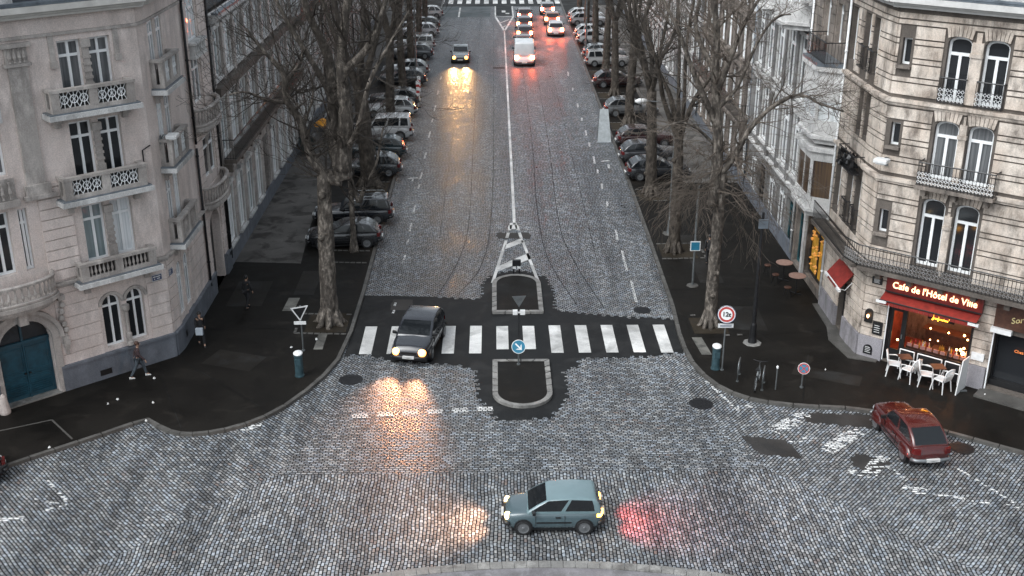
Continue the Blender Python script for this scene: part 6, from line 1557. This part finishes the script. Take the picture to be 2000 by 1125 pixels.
# bicycle racks, bicycle and thin post
def wheel3(mb,c,r,ax,t=.022): 
    ax=Vector(ax).normalized(); a=Vector((0,0,1)); b=ax.cross(a); mb.tube([Vector(c)+(a*math.cos(q)+b*math.sin(q))*r for q in [2*math.pi*k/18 for k in range(19)]],t,5)
def rack(x,y,rz,lab):
    r=empty('bicycle_rack',(x,y,Z0),rz,lab,'bicycle rack','hoop racks by the right kerb'); a=MB(); a.tube([(-.35,0,0),(-.35,0,.7),(-.25,0,.82),(.25,0,.82),(.35,0,.7),(.35,0,0)],.028,6); a.tube([(-.34,0,.4),(.34,0,.4)],.02,5); a.build('hoop',M['steel'],r,local=True,smooth=True)
    b=MB(); b.box(-.42,-.28,-.05,.05,0,.02); b.box(.28,.42,-.05,.05,0,.02); b.build('foot_plate',M['steel'],r,local=True)
rack(10.1,42.3,1.25,'steel hoop rack standing empty, nearest the cylindrical bin'); rack(10.95,41.5,1.25,'steel hoop rack with the bicycle leaning on it')
bk=empty('bicycle',(10.72,41.55,Z0),1.2,'grey bicycle leaning on a hoop rack on the right pavement','bicycle')
for s_ in (-.52,.52):
    a=MB(); wheel3(a,(s_,0,.33),.32,(0,1,0)); wo=a.build('wheel',M['rubber'],bk,local=True)
    a=MB(); 
    for q in range(9): t=q/9*6.28; a.tube([(s_,0,.33),(s_+.3*math.cos(t),0,.33+.3*math.sin(t))],.004,3)
    wheel3(a,(s_,0,.33),.295,(0,1,0),.01); a.build('rim',M['steel'],wo,local=True)
a=MB()
for p,q in (((-.52,0,.33),(-.08,0,.30)),((-.08,0,.30),(-.2,0,.82)),((-.2,0,.78),(-.52,0,.33)),((-.08,0,.30),(.34,0,.74)),((-.18,0,.76),(.33,0,.80)),((.52,0,.33),(.32,0,.92))): a.tube([p,q],.018,5)
a.build('frame',M['steel'],bk,local=True)
a=MB(); a.tube([(.38,-.28,.98),(.3,-.1,.98),(.3,.1,.98),(.38,.28,.98)],.014,5); a.build('handlebar',M['iron'],bk,local=True)
a=MB(); a.hexa([(-.34,-.08,.84),(-.08,-.02,.84),(-.08,.02,.84),(-.34,.08,.84),(-.34,-.08,.88),(-.08,-.02,.88),(-.08,.02,.88),(-.34,.08,.88)]); a.build('saddle',M['black'],bk,local=True)
x,y=11.4,41.2; r=empty('bollard',(x,y,Z0),0,'thin grey post on the right pavement between the bicycle and the low round sign','bollard'); a=MB(); a.tube([(x,y,Z0),(x,y,Z0+1.0)],.03,8); a.build('post',M['steel'],r); a=MB(); a.lathe((x,y,Z0+1.0),(0,0,1),[(-.03,.045),(.05,.05),(.08,.02)],10); a.build('cap',M['signwhite'],r)
# cafe furniture
def chair(x,y,rz,lab):
    r=empty('cafe_chair',(x,y,Z0),rz,lab,'chair','white chairs outside the cafe'); s=1.18
    a=MB(); a.hexa([(-.23*s,-.22*s,.42*s),(.23*s,-.22*s,.42*s),(.2*s,.22*s,.42*s),(-.2*s,.22*s,.42*s),(-.23*s,-.22*s,.46*s),(.23*s,-.22*s,.46*s),(.2*s,.22*s,.46*s),(-.2*s,.22*s,.46*s)]); a.build('seat',M['chair'],r,local=True,bevel=.02)
    a=MB(); n=8; 
    for k in range(n+1):
        pass
    pts=[(-.21*s,.20*s,.44*s),(-.24*s,.25*s,.66*s),(-.2*s,.29*s,.86*s),(0,.32*s,.92*s),(.2*s,.29*s,.86*s),(.24*s,.25*s,.66*s),(.21*s,.20*s,.44*s)]
    a.tube(pts,.028,6)
    for k in range(5): q=-.13+k*.065; a.tube([(q*s,.21*s,.44*s),(q*s,.30*s,.88*s)],.020,5)
    a.build('backrest',M['chair'],r,local=True,smooth=True)
    for sx in (-1,1):
        for sy in (-1,1):
            a=MB(); a.tube([(sx*.2*s,sy*.19*s,.43*s),(sx*.245*s,sy*.25*s,0)],[.03,.022],6); a.build('leg',M['chair'],r,local=True)
        a=MB(); a.tube([(sx*.23*s,.26*s,.64*s),(sx*.26*s,0,.66*s),(sx*.25*s,-.18*s,.62*s),(sx*.22*s,-.2*s,.44*s)],.024,6); a.build('armrest',M['chair'],r,local=True,smooth=True)
    return r
def ctable(x,y,lab,grp='cafe tables',top=None,h=.86,tr=.26,sq=True):
    r=empty('cafe_table',(x,y,Z0),.0,lab,'table',grp); a=MB()
    if sq: a.box(-tr,tr,-tr,tr,h-.03,h)
    else: a.lathe((0,0,h-.03),(0,0,1),[(0,tr*.96),(.01,tr),(.03,tr)],24)
    a.build('table_top',top or M['wood'],r,local=True); a=MB(); a.tube([(0,0,0.03),(0,0,h-.03)],.03,8); a.build('pedestal',M['black'],r,local=True); a=MB(); a.tube([(-.25,-.25,.02),(.25,.25,.02)],.025,5); a.tube([(-.25,.25,.02),(.25,-.25,.02)],.025,5); a.build('foot',M['black'],r,local=True)
    return r
def fpt(s_,d): p=FR.p(s_,d,0); return p[0],p[1]
ang=math.atan2(FR.u.y,FR.u.x)
chair(*fpt(1.62,1.0),ang+math.pi/2+.35,'leftmost of the four white chairs outside the cafe'); chair(*fpt(2.32,1.12),ang-math.pi/2-.3,'second white chair from the left outside the cafe')
chair(*fpt(3.02,1.12),ang+math.pi/2+.35,'third white chair from the left outside the cafe'); chair(*fpt(3.68,1.2),ang-math.pi/2-.3,'rightmost of the four white chairs outside the cafe')
ctable(*fpt(1.95,.8),'small dark square table between the two left white chairs outside the cafe'); ctable(*fpt(3.35,.85),'small dark square table between the two right white chairs outside the cafe')
# white-framed benches / wind screens below the window
r=empty('window_bench',FR.p(2.8,.3,Z0),0,'white metal-framed low screen under the cafe window','screen')
a=MB()
for s0,s1 in ((1.55,2.15),(2.3,3.3),(3.45,4.05)):
    for p,q in (((s0,.5),(s1,.5)),((s0,.92),(s1,.92))): a.tube([FR.p(p[0],.32,Z0+p[1]),FR.p(q[0],.32,Z0+q[1])],.028,5)
    for s_ in (s0,s1): a.tube([FR.p(s_,.32,Z0),FR.p(s_,.32,Z0+.93)],.028,5)
a.build('frame',M['chair'],r)
a=MB()
for s0,s1 in ((1.55,2.15),(2.3,3.3),(3.45,4.05)): a.quad(FR.p(s0,.32,Z0+.1),FR.p(s1,.32,Z0+.1),FR.p(s1,.32,Z0+.9),FR.p(s0,.32,Z0+.9))
a.build('panel',M['black'],r)
r=empty('menu_stand',FR.p(4.35,.75,Z0),0,'tall white standing menu board seen edge-on, right of the white chairs','sign')
a=MB(); a.hexa([FR.p(4.32,.25,Z0),FR.p(4.36,.25,Z0),FR.p(4.32,1.25,Z0),FR.p(4.28,1.25,Z0),FR.p(4.34,.4,Z0+1.45),FR.p(4.38,.4,Z0+1.45),FR.p(4.34,1.0,Z0+1.45),FR.p(4.30,1.0,Z0+1.45)]); a.build('board',M['chair'],r)
a=MB(); a.box(*[v for v in (FR.p(4.42,.7,0)[0]-.25,FR.p(4.42,.7,0)[0]+.15,FR.p(4.42,.7,0)[1]-.05,FR.p(4.42,.7,0)[1]+.05,Z0,Z0+.05)]); a.build('foot',M['steel'],r)
M['tabletop']=simple('pinkish_wood_table_top',(.32,.20,.16),.5,0,.2,6)
ctable(14.75,51.4,'round pinkish-brown table on the right pavement, nearer of two by the golden window','round tables by the golden shop window',M['tabletop'],.95,.42,False)
ctable(14.55,53.2,'round pinkish-brown table on the right pavement, farther of two by the golden window','round tables by the golden shop window',M['tabletop'],.95,.42,False)
def stool(x,y,lab):
    r=empty('stool',(x,y,Z0),.3,lab,'stool','dark stools by the round tables'); a=MB(); a.lathe((0,0,.5),(0,0,1),[(0,.17),(.04,.18),(.06,.15)],14); a.build('seat',M['wood'],r,local=True)
    for k in range(3): a=MB(); t=k*2.09; a.tube([(.1*math.cos(t),.1*math.sin(t),.5),(.2*math.cos(t),.2*math.sin(t),0)],.018,5); a.build('leg',M['black'],r,local=True)
stool(14.2,50.9,'dark stool in front of the nearer round table'); stool(14.0,52.6,'dark stool between the two round tables'); stool(13.9,53.9,'dark stool beside the farther round table')
# dark bin and orange parasol on the left footway
r=empty('wheelie_bin',(-13.0,77.2,Z0),0,'dark green wheeled bin against the wall far down the left footway','bin'); a=MB(); a.hexa([(-13.4,76.85,Z0+.1),(-12.6,76.85,Z0+.1),(-12.6,77.55,Z0+.1),(-13.4,77.55,Z0+.1),(-13.5,76.75,Z0+1.3),(-12.5,76.75,Z0+1.3),(-12.5,77.65,Z0+1.3),(-13.5,77.65,Z0+1.3)]); a.build('body',simple('dark_green_plastic',(.012,.03,.028),.5,0,.2,5),r,bevel=.03)
a=MB(); a.hexa([(-13.55,76.7,Z0+1.301),(-12.45,76.7,Z0+1.301),(-12.45,77.7,Z0+1.301),(-13.55,77.7,Z0+1.301),(-13.4,76.8,Z0+1.42),(-12.6,76.8,Z0+1.42),(-12.6,77.6,Z0+1.42),(-13.4,77.6,Z0+1.42)]); a.build('lid',M['black'],r)
for q in (-13.35,-12.65): a=MB(); a.lathe((q,77.5,Z0+.12),(1,0,0),[(-.04,.12),(.04,.12)],12); a.build('wheel',M['rubber'],r)
r=empty('parasol',(-11.9,77.6,Z0),0,'small orange-yellow parasol on the far left footway, half hidden by the largest tree','parasol'); x,y=-11.9,77.6
a=MB(); a.tube([(x,y,Z0),(x,y,2.7)],.03,6); a.build('pole',M['steel'],r); a=MB(); a.lathe((x,y,2.1),(0,0,1),[(0,.7),(.1,.62),(.35,.3),(.5,.03)],8); a.build('canopy',M['orange'],r)
a=MB(); a.lathe((x,y,Z0),(0,0,1),[(0,.3),(.08,.28)],12); a.build('base',M['kerb'],r)
# litter
def litter(x,y,s,lab,z=.124):
    s*=.5
    a=MB(); rr=random.Random(int(x*100)); c=Vector((x,y,z)); pts=[]
    for k in range(8): t=k/8*6.28; pts.append(c+Vector((math.cos(t)*s*rr.uniform(.6,1.1),math.sin(t)*s*rr.uniform(.6,1.1),rr.uniform(.005,.05))))
    top=[c+Vector((math.cos(k/8*6.28)*s*.45*rr.uniform(.6,1.2),math.sin(k/8*6.28)*s*.45*rr.uniform(.6,1.2),rr.uniform(.05,.11))) for k in range(8)]
    for k in range(8): j=(k+1)%8; a.quad(pts[k],pts[j],top[j],top[k])
    a.poly(top); a.build('paper_scrap',M['paper'],None,origin=(x,y,z),label=lab,cat='litter',group='scraps of litter')
litter(-14.2,42.55,.13,'white scrap at the foot of the left corner house, beside the striding person'); litter(-13.65,40.4,.1,'white scrap on the left pavement above the kerb notch'); litter(-15.4,40.3,.12,'pale scrap on the left pavement near the blue-green gate')
litter(-15.15,40.7,.13,'long pale scrap on the left pavement next to another near the gate'); litter(-13.5,38.9,.12,'white scrap lying in the kerb notch on the left',.13); litter(-9.0,45.5,.14,'pale scrap on the left pavement beside the give way sign'); litter(-8.0,46.3,.14,'crumpled white paper at the edge of the left tree pit',.13)
litter(19.7,40.5,.13,'white scrap beside the standing menu board'); litter(13.9,42.9,.08,'tiny scrap in the middle of the right pavement'); litter(-16.5,36.9,.13,'small pale scrap near the left kerb')
# ============================================================ people
def skin_mesh(name,chains,mat,parent,sub=1):
    """chains: list of ([points],[radii]) ; the first point of later chains may equal an earlier point"""
    bm=bmesh.new(); L=bm.verts.layers.skin.verify(); idx={}
    first=True
    for pts,rad in chains:
        prev=None
        for p,r in zip(pts,rad):
            key=tuple(round(v,3) for v in p)
            if key not in idx:
                v=bm.verts.new(p); v[L].radius=(r,r) if not isinstance(r,tuple) else r
                if first: v[L].use_root=True; first=False
                idx[key]=v
            v=idx[key]
            if prev is not None and prev is not v and not bm.edges.get((prev,v)): bm.edges.new((prev,v))
            prev=v
    me=bpy.data.meshes.new(name); bm.to_mesh(me); bm.free(); me.materials.append(mat)
    o=bpy.data.objects.new(name,me); COL.objects.link(o); o.parent=parent
    s=o.modifiers.new('skin','SKIN'); s.use_smooth_shade=True; u_=o.modifiers.new('sub','SUBSURF'); u_.levels=sub; u_.render_levels=sub
    return o
def person(x,y,rz,label,top,legs,hairc,step=.28,bag=None,s=1.0,lean=.04):
    r=empty('person',(x,y,Z0),rz,label,'person'); r.scale=(s,s,s)
    # x forward ; stride
    hipz=.92; pel=(0,0,.95); ch=(lean,0,1.28); nk=(lean*1.4,0,1.46); hd=(lean*1.7+.02,0,1.60); crown=(lean*1.7+.015,0,1.70)
    def leg(sy,f): return [(0,sy*.09,.90),(f*.5+.05,sy*.10,.50),(f*(1.0)-.03,sy*.10,.09)],[.085,.06,.042]
    def arm(sy,f): return [(lean,sy*.185,1.40),(f*.5+lean-.03,sy*.22,1.13),(f+lean+.05,sy*.21,.90)],[.05,.038,.026]
    ch_=[([pel,(lean*.5,0,1.1),ch,nk,hd,crown],[(.13,.10),(.12,.09),(.15,.10),.05,(.088,.078),(.06,.055)])]
    for sy,f in ((1,step),(-1,-step)):
        a,b=leg(sy,f); ch_.append(([pel]+a+[(a[-1][0]+.14,a[-1][1],.04)],[.12]+b+[.03]))
        a,b=arm(sy,-f*.7); ch_.append(([ch]+a,[.12]+b))
        hx,hy,hz=a[-1]; palm=(hx+.02,hy,hz-.07); ch_.append(([a[-1],palm],[.026,.028]))
        for q in range(4):
            o=-.022+q*.015; ch_.append(([palm,(hx+.03+o,hy,hz-.12),(hx+.045+o*1.1,hy-sy*.01,hz-.155+abs(q-1.5)*.006)],[.028,.0085,.007]))
        ch_.append(([palm,(hx+.06,hy-sy*.015,hz-.10)],[.028,.009]))
    skin_mesh('body',ch_,M['skin'],r)
    cc=[([(0,0,.80),(lean*.3,0,1.0),(lean*.7,0,1.2),(lean*1.1,0,1.38)],[(.165,.13),(.15,.115),(.175,.125),(.12,.09)])]
    for sy,f in ((1,step),(-1,-step)):
        a,b=arm(sy,-f*.7); cc.append(([(lean*1.1,0,1.38)]+a,[.12]+[v+.018 for v in b]))
    skin_mesh('coat',cc,top,r)
    lc=[([(0,0,.93)],[(.15,.12)])]
    for sy,f in ((1,step),(-1,-step)):
        a,b=leg(sy,f); lc.append(([(0,0,.93)]+a,[.13]+[v+.018 for v in b]))
    skin_mesh('trousers',lc,legs,r)
    for sy,f in ((1,step),(-1,-step)):
        a,b=leg(sy,f); q=MB(); X,Y_=a[-1][0],a[-1][1]; q.hexa([(X-.08,Y_-.04,0),(X+.19,Y_-.045,0),(X+.19,Y_+.045,0),(X-.08,Y_+.04,0),(X-.07,Y_-.035,.1),(X+.14,Y_-.035,.06),(X+.14,Y_+.035,.06),(X-.07,Y_+.035,.1)]); q.build('shoe',M['black'] if bag!='light' else M['paper'],r,local=True,bevel=.02)
    hx=lean*1.7
    h=MB(); h.lathe((hx-.015,0,1.66),(-.25,0,1),[(-.09,.07),(-.05,.098),(0,.105),(.05,.09),(.09,.05),(.1,.01)],12); h.build('hair',hairc,r,local=True,smooth=True)
    f=MB(); f.tube([(hx+.10,0,1.64),(hx+.125,0,1.60),(hx+.10,0,1.592)],.012,5)
    f.build('nose',M['skin'],r,local=True)
    for sy in (-1,1): 
        e=MB(); e.lathe((hx+.092,sy*.032,1.635),(1,0,0),[(-.01,.012),(.006,.01)],8); e.build('eye',M['black'],r,local=True)
        e=MB(); e.lathe((hx+.01,sy*.085,1.61),(0,sy,0),[(-.01,.028),(.012,.024)],8); e.build('ear',M['skin'],r,local=True)
    e=MB(); e.box(hx+.088,hx+.1,-.025,.025,1.555,1.565); e.build('mouth',M['signred'],r,local=True)
    return r
person(-14.85,42.75,R(15),'person in a dark top and grey trousers striding past the left corner house',M['cloth_brown'],M['cloth_grey'],M['wood'],.34,'light',.93)
person(-13.0,45.9,R(-70),'person in black walking past the corner carrying a pale bag',M['cloth_dark'],M['cloth_dark'],M['black'],.24,None,.93)
person(-11.8,50.0,R(60),'person all in black alone on the dark left pavement, farther back',M['cloth_dark'],M['cloth_dark'],M['black'],.16,None,.95)
person(11.15,55.4,R(80),'person in black standing behind the nearest tree on the right pavement',M['cloth_dark'],M['cloth_dark'],M['black'],.05,None,.95)
bg=empty('shoulder_bag',(-12.98,45.58,.85),0,'pale blue-grey bag carried by the person in black at the corner','bag')
a=MB(); a.box(-13.14,-12.82,45.54,45.68,.72,1.06); a.build('pouch',simple('pale_bag',(.45,.50,.55),.6,0,.1,6),bg,bevel=.03)
a=MB(); a.tube([(-13.1,45.66,1.05),(-13.06,45.76,1.4),(-12.92,45.76,1.4),(-12.86,45.66,1.05)],.012,5); a.build('strap',M['black'],bg)
# ============================================================ light
W=bpy.data.worlds.new('World'); S.world=W; W.use_nodes=True; nt=W.node_tree
bgn=nt.nodes['Background']; sky=nt.nodes.new('ShaderNodeTexSky'); sky.sky_type='NISHITA'; sky.sun_disc=False
SE,SR=R(50),R(235); sky.sun_elevation=SE; sky.sun_rotation=SR; sky.air_density=1.2; sky.dust_density=4; sky.ozone_density=1.5
hs=nt.nodes.new('ShaderNodeHueSaturation'); hs.inputs['Saturation'].default_value=.15; nt.links.new(sky.outputs[0],hs.inputs['Color'])
tint=nt.nodes.new('ShaderNodeMix'); tint.data_type='RGBA'; tint.blend_type='MULTIPLY'; tint.inputs[0].default_value=1; tint.inputs[7].default_value=(.93,1.0,1.06,1); nt.links.new(hs.outputs[0],tint.inputs[6]); nt.links.new(tint.outputs[2],bgn.inputs[0])
bgn.inputs[1].default_value=.12
sl=bpy.data.lights.new('sun','SUN'); sl.energy=.7; sl.angle=R(50); sl.color=(1,.95,.9)
so=bpy.data.objects.new('sun',sl); COL.objects.link(so)
az=SR; dirv=Vector((math.sin(az)*math.cos(SE),math.cos(az)*math.cos(SE),math.sin(SE))); so.rotation_euler=(-dirv).to_track_quat('-Z','Y').to_euler()
# lights given off by the lit lamps inside the cafe
def plight(loc,e,c,r=.08):
    l=bpy.data.lights.new('lamp_light','POINT'); l.energy=e; l.color=c; l.shadow_soft_size=r; o=bpy.data.objects.new('lamp_light',l); COL.objects.link(o); o.location=loc
plight(FR.p(2.2,-1.4,2.9),60,(1,.40,.16)); plight(FR.p(3.7,-1.2,2.6),50,(1,.42,.18)); plight(FR.p(1.1,-1.3,2.5),25,(1,.42,.2)); plight(FR.p(3.85,-.5,1.55),9,(1,.5,.2),.05)
# ============================================================ camera
cam=bpy.data.cameras.new('camera'); co=bpy.data.objects.new('camera',cam); COL.objects.link(co); S.camera=co
cam.sensor_width=36; cam.lens=36*FPX/2000; cam.clip_end=2000; cam.clip_start=.3
co.location=(0,0,HC); co.rotation_euler=(math.pi/2-PIT,0,-YAW)
cam.shift_y=0
S.view_settings.view_transform='Standard'; S.view_settings.look='None'; S.view_settings.exposure=.92; S.view_settings.gamma=1
S.render.resolution_x=1024; S.render.resolution_y=576; S.render.engine='CYCLES'
S.cycles.max_bounces=6; S.cycles.diffuse_bounces=2; S.cycles.glossy_bounces=3; S.cycles.transparent_max_bounces=8; S.cycles.caustics_reflective=False; S.cycles.caustics_refractive=False
S.cycles.use_denoising=True; S.cycles.sample_clamp_indirect=4
